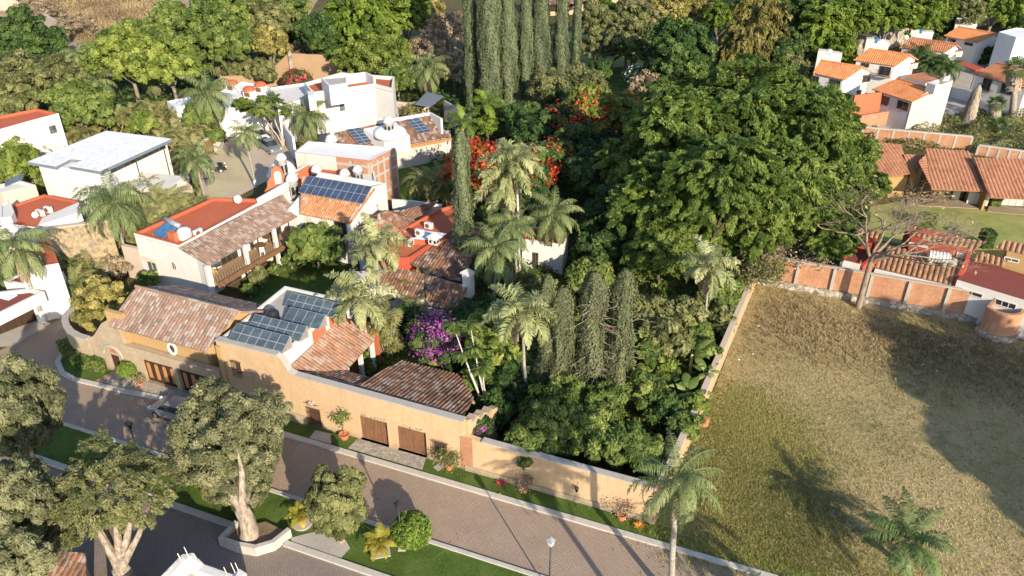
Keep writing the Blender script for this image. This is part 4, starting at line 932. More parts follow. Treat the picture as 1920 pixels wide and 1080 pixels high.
# ---------------------------------------------------------------- ochre entrance house
rt, cn = gable_house('entrance_house', 'ochre two storey house with old pale tile gable roof and oval window', ab(-48.4, 40.1, 7.05), ab(-38.35, 40.1, 7.05), ab(-48.5, 36.75, 5.3), ab(-39.1, 36.75, 5.3), 1.28, 'yellow', 'tileA', 0, None, .95, .3)
S0 = ab(-48.3, 37.15); lw, LW0, Ld, Ln = facade(S0, AX, [(0, 3.35), (9.6, 3.2)], .5, [(1.75, 4.95, .1, 2.4), (5.4, 8.6, .1, 2.4)], 'tanstone', rt, 'lower_wall')
MB().wall([LW0 - Ln * .2, LW0 + Ld * 9.6 - Ln * .2], [3.36, 3.21], [3.42, 3.27], .52).build('ledge', M['tanstone'], rt)
plank_door(LW0, Ld, Ln, 1.75, 4.95, .1, 2.4, rt, 'wood', arches=4, k=4); plank_door(LW0, Ld, Ln, 5.4, 8.6, .1, 2.4, rt, 'wood', arches=4, k=4)
window(ab(-48, 37.66), ab(-39, 37.66), (312, 639), (336, 667), rt, 'oval', 'white', 'glassd')
MB().wall([ab(-49.3, 37.6), ab(-47.6, 37.6)], 0, 6.15, .35).build('side_pier', M['yellow'], rt)
MB().prism([ab(-38.6, 37.3), ab(-38.2, 37.3), ab(-38.2, 37.6), ab(-38.6, 37.6)], 0, 5.6).build('corner_pilaster', M['yellow'], rt)
MB().prism([ab(-38.9, 38), ab(-38.62, 38), ab(-38.62, 44), ab(-38.9, 44)], 0, [5.6, 5.6, 5.3, 5.3]).build('side_wall', M['yellow2'], rt)
# curved garden wall with arched gate
G0 = at(165, 635, 2.8); G0.z = 0; G1 = ab(-47.9, 37.2)
gw = empty('gate_wall', (G0 + G1) / 2, 'pale stone garden wall with carved arched gate and swooping top beside the ochre house', 'wall')
gd = (G1 - G0); L = gd.length; gd = gd.normalized()
prf = [(0, 2.8)]
for x, y in ((175, 630), (182, 619), (190, 606), (198, 602), (206, 606), (214, 604), (222, 618), (234, 640)):
    s, z = wallpt(G0, G1, x, y); prf.append((s, z))
prf = [p for i, p in enumerate(prf) if 0 <= p[0] < L - .1 and (i == 0 or p[0] > prf[i-1][0] + .02)] + [(L, 3.5)]
s0, _ = wallpt(G0, G1, 200, 660); s1, z_ = wallpt(G0, G1, 226, 660); s1 = min(s1, L - .3)
facade(G0, gd, prf, .45, [(s0, s1, 0, 1.9)], 'tanstone', gw)
nn_ = Vector((gd.y, -gd.x, 0)); nn_ = nn_ if nn_.dot(G0) < 0 else -nn_
MB().prism([G0 + gd * s0 - nn_ * .3, G0 + gd * s1 - nn_ * .3, G0 + gd * s1 - nn_ * .38, G0 + gd * s0 - nn_ * .38], 0, 1.9).build('gate', M['wood'], gw)
mb = MB(); cx_ = (s0 + s1) / 2; ra = (s1 - s0) * .62
pth = [G0 + gd * (cx_ - ra * math.cos(math.pi * k / 14)) + nn_ * .08 + Vector((0, 0, 1.9 + ra * .9 * math.sin(math.pi * k / 14))) for k in range(15)]
mb.tube(pth, .1, 6); mb.build('arch_moulding', M['concrete'], gw)
mb = MB(); q = [G0 + gd * (cx_ - ra * .35 * math.cos(math.pi * k / 10)) + nn_ * .02 + Vector((0, 0, 2.15 + ra * .35 * math.sin(math.pi * k / 10))) for k in range(11)]
mb.add(q, [tuple(range(11))]).build('niche', M['orangep'], gw)
cw = empty('curved_wall', at(133, 640), 'curved stone garden wall with grey brick coping round the corner of the side street', 'wall')
cpth = [at(x, y, 2.8) for x, y in ((165, 635), (148, 630), (133, 622), (125, 612), (122, 601), (125, 590), (133, 582), (146, 576))]
MB().wall(cpth, 0, 2.75, .4).build('wall', M['tanstone'], cw); MB().wall([Vector((p.x, p.y, 0)) for p in cpth], 2.752, 2.9, .55).build('coping', M['concrete'], cw)
# lower street wall and side wall of the garden
lw_ = empty('street_wall', ab(-11, 37.6), 'long tan brick garden wall along the road below overhanging trees', 'wall')
facade(ab(-18.32, 37.5), AX, [(0, 3.15), (1.2, 3.0), (13.6, 3.1)], .4, [], 'tanwall', lw_)
MB().wall([ab(-18.3, 37.44), ab(-4.75, 37.44)], 0, .5, .1).build('plinth', M['tanstone'], lw_)
MB().wall([ab(-17, 37.7), ab(-4.8, 37.7)], 3.03, 3.12, .5).build('coping', M['concrete'], lw_)
MB().prism([ab(-5.1, 37.47), ab(-4.72, 37.47), ab(-4.72, 37.9), ab(-5.1, 37.9)], 0, 3.16).build('end_pier', M['brick'], lw_)
mb = MB(); q = ab(-17.9, 37.48); mb.prism([ab(-18.6, 37.46), ab(-17.7, 37.46), ab(-17.7, 37.49), ab(-18.6, 37.49)], 0, 3.1); mb.build('brick_pilaster', M['brick'], lw_)
sw = empty('lot_wall', ab(-3.7, 55), 'orange brick wall running up between the leafy garden and the dry field', 'wall')
MB().wall([ab(-4.85, 38), ab(-4.2, 46), ab(-3.6, 55), ab(-3.0, 64), ab(-2.4, 72.2)], 0, [2.9, 2.5, 2.3, 2.2, 2.2], .35).build('wall', M['tanwall'], sw)
MB().wall([ab(-4.85, 38), ab(-4.2, 46), ab(-3.6, 55), ab(-3.0, 64), ab(-2.4, 72.2)], [2.9, 2.5, 2.3, 2.2, 2.2], [3.0, 2.6, 2.4, 2.3, 2.3], .45).build('coping', M['beige'], sw)
# ---------------------------------------------------------------- white house with tiled veranda roof (L shaped)
h = empty('courtyard_house', ab(-50, 55), 'white L shaped house with terracotta flat roof, tiled veranda and a solar panelled tile wing', 'house')
f0, f1, f2, f3 = at(252, 442, 5.2), at(400, 375, 5.2), at(478, 388, 5.2), at(337, 465, 5.2)
vd = (at(561.5, 403, 4.5) - at(391, 497, 4.5)); vd.z = 0; vlen = vd.length; vd.normalize(); vn = Vector((vd.y, -vd.x, 0))
e0 = at(391, 497, 4.45); e1 = e0 + vd * vlen; t0 = at(336, 465, 5.55); t1 = t0 + vd * (vlen + 1.5)
wl0 = e0 - vn * 1.9 + vd * .3; wl1 = e1 - vn * 1.9
MB().prism([f0, f3, f2 + vd * 1.5, f1], 0, 5.15).build('wall', M['white'], h)
MB().prism([f0 + vd * .1, f3 + vd * .1, f2 + vd * 1.5, f1], 5.14, 5.2).build('flat_roof', M['redp'], h)
para([f0, f3, f2 + vd * 1.5, f1], 5.2, .3, .25, h, 'white', 'redp')
g3 = Vector((f3.x, f3.y, 0)); g3b = wl0
MB().prism([f3 - vn * .05, wl0, wl1 + vd * 2, f2 + vd * 2], 0, [5.1, 4.75, 4.75, 5.1]).build('veranda_wall', M['white'], h)
MB().prism([wl0 - vn * .02, wl0 + vn * 1.7 - vd * .25, wl0 + vn * 1.7 + vd * .05, wl0 - vn * .02 + vd * .3], 0, [4.72, 4.25, 4.25, 4.72]).build('veranda_end_wall', M['white'], h)
tile_roof([e0, e1, t1, t0], M['tileA'], h, .27, .045)
ss = [wl0 + vn * .02, wl0 + vn * 2.15, wl1 + vn * 2.15 + vd * 1, wl1 + vn * .02 + vd * 1]
MB().prism(ss, 2.2, 2.4).build('balcony_floor', M['brownwall'], h); MB().prism([ss[1], ss[1] + vn * .15, ss[2] + vn * .15, ss[2]], 1.95, 2.5).build('balcony_beam', M['wood2'], h)
for x, y in ((397, 532), (467, 489), (521, 459)):
    s_, _ = wallpt(ss[1], ss[2], x, y); p = ss[1] + (ss[2] - ss[1]).normalized() * s_ - vn * .25
    MB().box((p.x, p.y, 2.4), (.34, .34, 2.1), vd).build('column', M['white'], h); MB().box((p.x, p.y, 0), (.34, .34, 2.2), vd).build('column', M['white'], h)
mb = MB(); N = 40
for i in range(N + 1):
    p = ss[1] + (ss[2] - ss[1]) * i / N - vn * .03; mb.tube([(p.x, p.y, 2.4), (p.x, p.y, 3.2)], .014, 4)
mb.tube([ss[1] + Vector((0, 0, 3.2)), ss[2] + Vector((0, 0, 3.2))], .02, 4); mb.build('railing', M['black'], h)
for sa, sb, z0, z1 in ((2.6, 4.6, 2.5, 3.9), (6.4, 7.4, 2.45, 4.2), (9.2, 10.6, 2.45, 4.3)): window_sz(Vector((wl0.x, wl0.y, 0)), vd, vn, sa, sb, z0, z1, h, gl='glassd', mull=2)
for sa, sb in ((2.5, 4.5), (6, 8)): window_sz(Vector((wl0.x, wl0.y, 0)), vd, vn, sa, sb, .1, 1.8, h, gl='glassd')
window(f0, f3, (276, 489), (296, 509), h, 'stone', 'frame'); window(f0, f3, (322, 491), (332, 506), h, 'arch', 'frame', 'glassd')
q = MB(); s_, z_ = wallpt(f0, f3, 365, 492); 
# north wing
n0, n1 = ab(-46.6, 59.9, 5.0), ab(-40.75, 59.9, 5.0); n2, n3 = ab(-40.15, 64.1, 7.1), ab(-48.9, 64.1, 7.1)
tile_roof([n0, n1, n2, n3], M['tileB'], h, .27, .05)
MB().prism([ab(-48.5, 60.3), ab(-41.1, 60.3), ab(-40.5, 64.2), ab(-40.4, 66.3), ab(-48.5, 66.3)], 0, [4.85, 4.85, 6.85, 6.5, 6.5]).build('north_wing', M['white'], h)
MB().wall([ab(-41.0, 60.2), ab(-40.45, 64.2), ab(-40.35, 66.4), ab(-48.5, 66.4)], 0, [5.15, 7.2, 6.7, 6.7], .22).build('gable_wall', M['white'], h)
for (a, b) in (((571, 405), (587, 424)), ((601, 409), (617, 431))): window(ab(-47, 60.3), ab(-41, 60.3), a, b, h, 'arch', 'frame', 'curtain')
window(ab(-47, 60.3), ab(-41, 60.3), (627, 413), (651, 443), h, 'balcony', 'frameb', 'glassd')
window(ab(-41, 60.1), ab(-40.4, 64.3), (701, 388), (708, 396), h, gl='glassd')
r, q, n = solar('solar_panel_array', 'dark array of twenty solar panels on the orange tiled wing of the white courtyard house', ab(-48.0, 61.9, 6.25), ab(1, 0), ab(0, 2.1, 1.05), 10, 2, .76, 1.16, 'solar', None)
MB().wall([f2 + vd * .5, f2 + vd * 6], 0, [5.9, 6.2], .3).build('back_parapet', M['white'], h)
# things on its red roof
r = empty('solar_water_heater', at(310, 430, 5.3), 'blue tube solar water heater with silver tank on the terracotta roof', 'solar water heater')
a = at(286, 437, 5.4); b = at(304, 446, 5.4); c = at(334, 425, 6.1); d = at(312, 415, 6.1)
MB().add([a, b, c, d, a - Vector((0, 0, .08)), b - Vector((0, 0, .08)), c - Vector((0, 0, .08)), d - Vector((0, 0, .08))], [(0, 1, 2, 3), (7, 6, 5, 4), (0, 4, 5, 1), (1, 5, 6, 2), (2, 6, 7, 3), (3, 7, 4, 0)]).build('collector', M['solarblue'], r)
mb = MB(); mb.tube([d - (c - d) * .15 + Vector((0, 0, .15)), c + (c - d) * .15 + Vector((0, 0, .15))], .24, 12); mb.build('tank', M['alu'], r, True)
mb = MB(); [mb.tube([p, Vector((p.x, p.y, 5.2))], .03, 4) for p in (c, d, a, b)]; mb.build('stand', M['alu'], r)
r = empty('rooftop_water_tank', at(345, 448, 5.2), 'white ribbed water tank beside a small brick pier on the terracotta roof', 'water tank')
c = at(346, 440, 5.6); mb = MB(); mb.lathe((c.x, c.y, 5.2), [(.62, 0), (.66, .2), (.6, .25), (.66, .3), (.66, .55), (.6, .6), (.66, .65), (.64, .9), (.4, 1.1), (.1, 1.15)], 16); mb.build('tank', M['plasticw'], r, True)
c = at(325, 446, 5.5); MB().box((c.x, c.y, 5.2), (.45, .9, .95), vd).build('brick_pier', M['orangep'], r)
def ac_unit(px, py, z, label, ax=None, s=1.0):
    c = at(px, py, z + .3); r = empty('air_conditioner', (c.x, c.y, z), label, 'air conditioner', 'rooftop air conditioners'); ax = ax or AX; mb = MB()
    mb.box((c.x, c.y, z + .06), (.85 * s, .34 * s, .62 * s), ax); mb.build('case', M['plasticw'], r)
    bx = Vector((ax.y, -ax.x, 0)); q = Vector((c.x, c.y, z + .37 * s)) + bx * (.171 * s); bx2 = ax
    pts = [q + Vector((ax.x, ax.y, 0)) * (.24 * s * math.cos(k * .4) - .12 * s) + Vector((0, 0, .24 * s * math.sin(k * .4))) for k in range(16)]
    MB().add([p + bx * .006 for p in pts], [tuple(range(15))]).build('fan_grille', M['frameb'], r)
    f = MB(); [f.box((c.x + ax.x * k, c.y + ax.y * k, z), (.06, .34, .06), ax) for k in (-.3, .3)]; f.build('feet', M['black'], r)
ac_unit(371, 437, 5.2, 'air conditioner on the terracotta roof just right of the white ribbed tank', vd)
def dish(px, py, z, label, s=.35):
    c = at(px, py, z + .5); r = empty('satellite_dish', (c.x, c.y, z), label, 'satellite dish', 'satellite dishes'); mb = MB(); n = Vector((.3, -.8, .5)).normalized(); e1 = n.cross(Vector((0, 0, 1))).normalized(); e2 = n.cross(e1); vs = []
    for rr, dd in ((0, 0), (.4, .03), (.75, .09), (1, .16)):
        for k in range(14): t = 2*math.pi*k/14; vs.append(Vector((c.x, c.y, z + .5)) + (e1 * math.cos(t) + e2 * math.sin(t)) * rr * s + n * dd * s)
    mb.add(vs, [(i*14 + k, i*14 + (k+1) % 14, (i+1)*14 + (k+1) % 14, (i+1)*14 + k) for i in range(3) for k in range(14)]); mb.build('reflector', M['plasticw'], r)
    MB().tube([(c.x, c.y, z), (c.x, c.y, z + .5)], .025, 5).build('mast', M['alu'], r)
dish(446, 374, 5.5, 'satellite dish on the white parapet at the far end of the terracotta roof', .4)
# ---------------------------------------------------------------- generic builders for the other houses
def block_house(name, label, tops, z, wallm, roofm, ph=.3, inm=None, z0=0, cat='house', root=None):
    pts = [at(x, y, z) for x, y in tops] if not isinstance(tops[0], Vector) else tops
    c = sum(pts, Vector((0, 0, 0))) / len(pts); r = root or empty(name, (c.x, c.y, 0), label, cat); flat_block(r, [Vector((p.x, p.y, 0)) for p in pts], z0, z, wallm, roofm, ph, 'wall', inm); return r, pts
def sub(root, tops, z, z0, mat, name='wall', ph=0, roofm=None, inm=None):
    pts = [at(x, y, z) for x, y in tops]
    if ph or roofm: flat_block(root, [Vector((p.x, p.y, 0)) for p in pts], z0, z, mat, roofm or mat, ph, name, inm)
    else: MB().prism(pts, z0, z).build(name, M[mat], root)
    return pts
# red roofed wing in the middle
r, p = block_house('low_red_house', 'low house with terracotta painted flat roof, air conditioners and dark clay tile slopes', [(715, 492), (742, 440), (822, 397), (860, 385), (862, 428), (770, 488)], 4.0, 'redwall', 'redp', .3, 'redp')
sub(r, [(775, 448), (792, 432), (838, 438), (822, 452)], 4.6, 4.0, 'redp', 'skylight_box', roofm='bluet')
c = at(815, 450, 4.9); mb = MB(); mb.box((c.x, c.y, 4.6), (.9, .9, .6), AX); mb.build('skylight_lantern', M['white'], r); mb = MB(); mb.lathe((c.x, c.y, 5.2), [(.78, 0), (.7, .1), (.05, .5)], 4); mb.build('lantern_cap', M['white'], r)
mb = MB()
for k in (-.22, .22):
    q = Vector((c.x, c.y, 4.75)) + AX * k - BX * .46; mb.box((q.x, q.y, 4.75), (.22, .03, .32), AX); q = Vector((c.x, c.y, 0)) + AX * .46 + BX * k; mb.box((q.x, q.y, 4.75), (.03, .22, .32), AX)
mb.build('lantern_windows', M['glassd'], r)
tile_roof([at(722, 497, 3.9), at(793, 517, 3.2), at(869, 527, 3.2), at(905, 440, 4.3), at(857, 429, 4.3), at(770, 489, 4.2)][:0] or [at(796, 514, 3.3), at(870, 526, 3.3), at(905, 428, 4.2), at(857, 429, 4.2), at(769, 488, 4.1)], M['tileC'], r, .3, .05)
tile_roof([at(800, 572, 2.4), at(852, 583, 2.4), at(877, 536, 3.7), at(796, 514, 3.7)], M['tileC'], r, .3, .06)
tile_roof([at(700, 540, 2.8), at(795, 560, 2.8), at(795, 514, 3.8), at(722, 497, 3.9)], M['tileC'], r, .3, .05)
MB().prism([at(726, 499, 3.4), at(868, 528, 3.4), at(849, 583, 2.2), at(705, 540, 2.4)], 0, [3.3, 3.1, 2.1, 2.3]).build('wall', M['white'], r)
c = at(878, 520, 4.4); mb = MB(); mb.box((c.x, c.y, 2.5), (.8, .8, 2.3), AX); mb.build('chimney', M['white'], r); mb = MB(); mb.lathe((c.x, c.y, 4.8), [(.75, 0), (.72, .12), (.05, .5)], 4); mb.build('chimney_cap', M['white'], r)
ac_unit(787, 437, 4.65, 'left air conditioner standing beside the blue grey skylight', AX); ac_unit(804, 424, 4.0, 'air conditioner behind the blue grey skylight on the low red roof', AX); ac_unit(771, 455, 4.0, 'air conditioner alone on the lower left of the red roof', BX)
mb = MB(); mb.prism([at(647, 510, 3.5), at(683, 508, 3.5), at(690, 520, 3.5), at(652, 528, 3.5)], 0, 3.5); mb.build('white_block', M['white'], r)
sub(r, [(622, 545), (700, 505), (712, 525), (640, 562)], 3.2, 0, 'white', 'front_block', .25, 'darkred', 'redp')
tile_roof([at(618, 560, 2.9), at(652, 570, 2.9), at(668, 552, 3.5), at(632, 545, 3.5)], M['tileC'], r, .3)
# conical tile pavilions
def cone_roof(root, ax_, ay_, z, pts, zb, mat, name='roof'):
    ap = at(ax_, ay_, z); q = [at(x, y, zb) for x, y in pts]; n = len(q)
    for i in range(n - 1):
        tile_roof([q[i], q[i+1], ap], M[mat], root, .3, .04, name=name); 
r = empty('tiled_pavilion', at(712, 445), 'small round pavilion with a fan of clay tiles round a stone finial', 'pavilion')
c = at(711, 409, 5.6); rad = 2.7; q = [Vector((c.x + rad * math.cos(k * math.pi / 5), c.y + rad * math.sin(k * math.pi / 5), 3.7)) for k in range(10)]
for i in range(10): tile_roof([q[i], q[(i+1) % 10], Vector((c.x, c.y, 5.6))], M['tileG'], r, .3, .05, .1)
MB().lathe((c.x, c.y, 0), [(rad - .3, 0), (rad - .3, 3.6)], 20).build('wall', M['white'], r); MB().lathe((c.x, c.y, 5.5), [(.15, 0), (.2, .15), (.08, .3), (.16, .45), (.02, .6)], 8).build('finial', M['concrete'], r)
r = empty('tiled_garden_house', at(760, 420), 'low house with weathered brown tile roofs behind the round pavilion', 'house')
c = at(722, 394, 5.6); rad = 3.0; q = [Vector((c.x + rad * math.cos(k * math.pi / 3 + .3), c.y + rad * math.sin(k * math.pi / 3 + .3), 4.0)) for k in range(6)]
for i in range(6): tile_roof([q[i], q[(i+1) % 6], Vector((c.x, c.y, 5.6))], M['tileC'], r, .3, .05, .1)
MB().lathe((c.x, c.y, 0), [(rad - .4, 0), (rad - .4, 3.9)], 6).build('tower_wall', M['white'], r)
tile_roof([at(754, 413, 3.3), at(779, 419, 3.3), at(822, 383, 4.3), at(735, 392, 4.5)], M['tileC'], r, .3, .06)
MB().prism([at(750, 411, 3.0), at(778, 418, 3.0), at(815, 386, 4.1), at(738, 394, 4.1)], 0, [3.0, 3.0, 4.0, 4.0]).build('wall', M['white'], r)
tag(MB().wall([at(735, 372, 3.2), at(770, 376, 3.1), at(828, 387, 2.9)], 0, 3.1, .25).build('garden_wall', M['white']), 'white garden wall running right from the gabled end of the courtyard house', 'wall')
# white house hidden behind palms, right of the twin palm
r, p = block_house('small_white_house', 'small white house with red roof half hidden by drooping palms', [(979, 452), (1056, 462), (1066, 440), (990, 430)], 3.4, 'white', 'darkred', .25, 'redp')
window(p[0], p[1], (1000, 474), (1008, 500), r, gl='glassd')
tag(MB().prism(P_([(985, 430), (1010, 433), (1012, 446), (985, 443)], 3), 0, 3.4).build('garden_shed', M['white']), 'bit of white wall between the palm trunks behind the small white house', 'shed')
# brick box with white roof
r, p = block_house('brick_house', 'unplastered brick house with a flat white coated roof', [(554, 290), (578, 270), (742, 282), (694, 306)], 6.6, 'brick', 'whitec', .35, 'whitec')
mb = MB()
g0, g1, g2 = [Vector((q_.x, q_.y, 0)) for q_ in (p[0], p[3], p[2])]
for a, b in ((g0, g1), (g1, g2)):
    d = (b - a); Lh = d.length; d.normalize(); n = Vector((d.y, -d.x, 0)); n = n if n.dot(a) < 0 else -n
    for z in (2.2, 4.6, 6.0): mb.prism([a, b, b + n * .02, a + n * .02], z, z + .28)
    for k in range(5): q = a + d * (Lh * k / 4 * .96); mb.prism([q, q + d * .3, q + d * .3 + n * .024, q + n * .024], 0, 6.6)
mb.build('concrete_frame', M['concrete'], r)
n_2 = (g1 - g0).normalized(); n_2 = Vector((n_2.y, -n_2.x, 0)); n_2 = n_2 if n_2.dot(g0) < 0 else -n_2
MB().prism([g0, g0 + (g1 - g0) * .55, g0 + (g1 - g0) * .55 + n_2 * .05, g0 + n_2 * .05], 0, 6.9).build('render_coat', M['offwhite'], r)
# chapel-like house with domes and red flat roofs
r, p = block_house('domed_house', 'red and white house with white domes, lanterns and a scalloped red gable', [(500, 345), (521, 322), (600, 299), (640, 302), (632, 330), (560, 362)], 4.4, 'white', 'redp', .3, 'orangep')
sub(r, [(598, 318), (612, 300), (668, 303), (660, 335), (600, 334)], 5.2, 0, 'orangep', 'red_block', .3, 'redp')
sub(r, [(640, 338), (652, 308), (700, 312), (706, 345)], 5.2, 0, 'white', 'white_block', .3, 'white')
MB().wall([at(546, 326, 5.4), at(598, 297, 5.8), at(640, 302, 5.8)], 4.3, [5.4, 5.8, 5.8], .25, 0).build('red_parapet', M['orangep'], r); MB().wall([at(546, 326, 5.4), at(598, 297, 5.8), at(640, 302, 5.8)], [5.402, 5.802, 5.802], [5.5, 5.9, 5.9], .32).build('white_coping', M['white'], r)
def dome(root, px, py, z, rad, base, arches=4, name='dome', lantern=False, hd=None):
    c = at(px, py, z); hd = hd or rad
    MB().lathe((c.x, c.y, base), [(rad, 0), (rad, z - base - .12), (rad * 1.12, z - base - .1), (rad * 1.12, z - base)] + [(rad * math.cos(t * math.pi / 16), z - base + hd * math.sin(t * math.pi / 16)) for t in range(9)], 20).build(name, M['white'], root, True)
    if arches:
        mb = MB()
        for k in range(arches * 2):
            a = -math.pi / 2 + k * math.pi / arches + .2; h_ = (z - base); d = Vector((-math.sin(a), math.cos(a), 0)); o = Vector((c.x + math.cos(a) * (rad + .012), c.y + math.sin(a) * (rad + .012), 0)); w_ = rad * .24
            P = [(-w_, base + h_ * .2), (-w_, base + h_ * .6)] + [(-w_ * math.cos(t * .785), base + h_ * .6 + w_ * math.sin(t * .785)) for t in range(1, 4)] + [(w_, base + h_ * .6), (w_, base + h_ * .2)]
            mb.add([o + d * s + Vector((0, 0, zz)) for s, zz in P], [tuple(range(len(P)))])
        mb.build('arched_openings', M['glassd'], root)
    return c
dome(r, 530, 325, 5.2, 1.55, 4.2, 0, 'large_dome'); dome(r, 527, 296, 7.9, .52, 5.9, 4, 'lantern'); dome(r, 547, 335, 6.3, .6, 4.2, 4, 'small_dome')
dome(r, 593, 318, 5.6, .55, 4.2, 4, 'small_dome'); dome(r, 670, 318, 6.4, .5, 5.0, 4, 'small_dome'); dome(r, 646, 325, 5.8, .55, 4.9, 0, 'chimney')
g0_ = at(497, 366, 4.2); g1_ = at(549, 362, 4.2); g0_.z = g1_.z = 0; dd = (g1_ - g0_).normalized(); LL = (g1_ - g0_).length
facade(g0_, dd, [(0, 4.6), (LL * .12, 5.1), (LL * .2, 5.9), (LL * .32, 6.3), (LL * .38, 7.1), (LL * .55, 7.5), (LL * .72, 7.1), (LL * .78, 6.2), (LL * .9, 5.6), (LL, 5.0)], .3, [], 'orangep', r, 'scalloped_gable')
nq = Vector((dd.y, -dd.x, 0)); nq = nq if nq.dot(g0_) < 0 else -nq
window_sz(g0_, dd, nq, LL * .46, LL * .66, 5.4, 6.8, r, 'arch', 'white', 'curtain')
MB().wall([at(556, 352, 5.0), at(600, 358, 5), at(705, 372, 5)], 0, [5.0, 5.0, 5.0], .3).build('front_parapet', M['white'], r)
# rear house with white dome in a tiled court
r = empty('patio_house', at(735, 285), 'tile roofed house with a white dome courtyard and two groups of solar panels', 'house')
zt_, ze = 5.6, 3.6
q0, q1, q2, q3 = at(638, 282, ze), at(727, 277, ze), at(846, 256, ze), at(824, 226, zt_)
T0, T1, T2 = at(622, 243, zt_), at(806, 216, zt_), at(824, 226, zt_ - .1)
tile_roof([at(645, 284, ze), at(727, 277, ze), at(712, 232, zt_), at(622, 243, zt_)], M['tileC'], r, .35, .04)
tile_roof([at(727, 277, ze), at(846, 255, ze), at(806, 216, zt_), at(712, 232, zt_)], M['tileC'], r, .35, .04)
MB().prism([at(648, 282, ze - .2), at(722, 276, ze - .2), at(830, 254, ze - .2), at(800, 220, zt_ - .2), at(626, 245, zt_ - .2)], 0, [ze - .5, ze - .4, ze - .4, zt_ - .5, zt_ - .4]).build('wall', M['offwhite'], r)
MB().wall([at(618, 243, 5.7), at(712, 230, 5.7), at(806, 214, 5.7), at(828, 226, 5.7)], 3, 5.95, .3).build('parapet', M['white'], r)
c = at(731, 254, 4.6); 
pw = [at(681, 238, 5.9), at(742, 226, 5.9), at(768, 252, 5.0), at(720, 266, 4.8)]
MB().prism(pw, 3, [5.65, 5.65, 4.85, 4.8]).build('patio_surround', M['white'], r)
c = at(731, 250, 5.2); MB().lathe((c.x, c.y, 4.95), [(2.1, 0)] + [(2.1 * math.cos(t * math.pi / 16), .9 * math.sin(t * math.pi / 16) + .3) for t in range(8)] + [(.3, 1.2)], 24).build('dome', M['whitec'], r, True)
dome(r, 728, 227, 7.0, .6, 5.5, 4, 'lantern'); dome(r, 621, 262, 5.2, .7, 4.0, 4, 'corner_dome')
MB().wall([at(727, 280, ze - .1), at(846, 258, ze - .1)], ze - .45, ze - .12, .3).build('eave_beam', M['woodo'], r)
v0 = at(744, 304); v1_ = at(862, 281); v0.z = v1_.z = 0
pt = [v0, v1_, v1_ + Vector((0.3, 1.5, 0)), v0 + Vector((.3, 1.5, 0))]
MB().wall([v0 + Vector((.3, 1.2, 0)), v1_ + Vector((.3, 1.2, 0))], 0, 3.2, .2).build('glazed_wall', M['glassd'], r)
for x, y in ((780, 301), (835, 291), (843, 289)):
    q = at(x, y); MB().box((q.x, q.y, 0), (.4, .4, 3.3), AX).build('column', M['whitec'], r)
q = at(808, 291); mb = MB(); mb.box((q.x, q.y + .3, .6), (2.6, .08, 2.4), v1_ - v0); mb.build('curtain', M['curtain'], r)
for (a, b, c_, d, lb) in (((649, 243), (675, 237), (698, 266), (672, 270), 'left group of ten dark solar panels on the patio house'), ((760, 225), (783.5, 220), (809, 247), (785, 251), 'right group of ten dark solar panels on the patio house')):
    A0 = at(*d, ze + .65); A1 = at(*c_, ze + .65); A3 = at(*a, zt_ + .02); u = A1 - A0; v = A3 - A0; solar('solar_panel_array', lb, A0 , u, v, 2, 5, u.length / 2, v.length / 5, 'solar', 'solar panels on the patio house')
# white blocks at the back
r, p = block_house('large_white_house', 'tall white house with red roof terrace and a box on its roof behind the dome', [(587, 180), (702, 164), (737, 173), (740, 150), (640, 142), (571, 162)], 7.0, 'white', 'redp', .5, 'white')
sub(r, [(617, 163), (651, 158), (650, 144), (602, 148)], 9.0, 6.5, 'white', 'roof_box', .15, 'concrete'); MB().wall([at(640, 141, 8.4), at(685, 135, 8.4), at(702, 145, 8.4)], 6.5, 8.4, .3).build('rear_parapet', M['white'], r)
sub(r, [(505, 166), (602, 157), (620, 200), (528, 214)][:0] or [(505, 168), (592, 156), (594, 186), (520, 200)], 5.5, 0, 'white', 'left_wing', .3, 'white')
window(p[0], p[1], (637.5, 196), (646, 206), r, gl='glass'); sub(r, [(576, 171), (588, 169), (591, 178), (578, 180)], 8.0, 6.0, 'white', 'stair_turret'); sub(r, [(594, 190), (600, 232), (748, 222), (742, 180)], 2.6, 0, 'offwhite', 'lower_block', .2, 'concrete')
r, p = block_house('white_domed_house', 'white house with flat roofs and little terracotta cupolas by the car court', [(380, 190), (455, 156), (505, 166), (512, 190), (442, 206), (400, 205)], 4.0, 'whitec', 'whitec', .3)
for x, y in ((467, 170), (435, 158), (488, 161)):
    c = at(x, y, 5.0); MB().box((c.x, c.y, 4.0), (1.3, 1.3, 1.1), AX).build('cupola', M['white'], r); MB().lathe((c.x, c.y, 5.1), [(.95, 0), (.8, .3), (.45, .5), (.02, .6)], 10).build('cupola_cap', M['redp'], r); MB().box((c.x - .2, c.y - .66, 4.3), (.9, .03, .6), AX).build('shutters', M['wood2'], r)
r, p = block_house('low_white_house', 'low white roof showing between palms at the left of the car court', [(313, 193), (356, 184), (372, 196), (330, 204)], 3.6, 'whitec', 'whitec', .25)
tag(MB().wall(P_([(425, 240), (445, 215), (470, 215), (500, 232)]), 0, 3.0, .35).build('stone_wall', M['rubble']), 'grey rubble wall in shade at the end of the car court', 'wall')
tag(MB().wall(P_([(533, 262), (545, 285), (556, 300)]), 0, 3.2, .3).build('court_wall', M['whitec']), 'tall white boundary wall right of the parked cars', 'wall')
r = empty('yellow_gate_wall', at(395, 290), 'pale wall with a yellow panelled double gate beside the sandy court', 'wall'); qa, qb = at(372, 300), at(420, 275); qa.z = qb.z = 0
MB().wall([qa, qb], 0, 2.3, .3).build('wall', M['offwhite'], r); dd = (qb - qa).normalized(); nq = Vector((dd.y, -dd.x, 0)); nq = nq if nq.dot(qa) < 0 else -nq
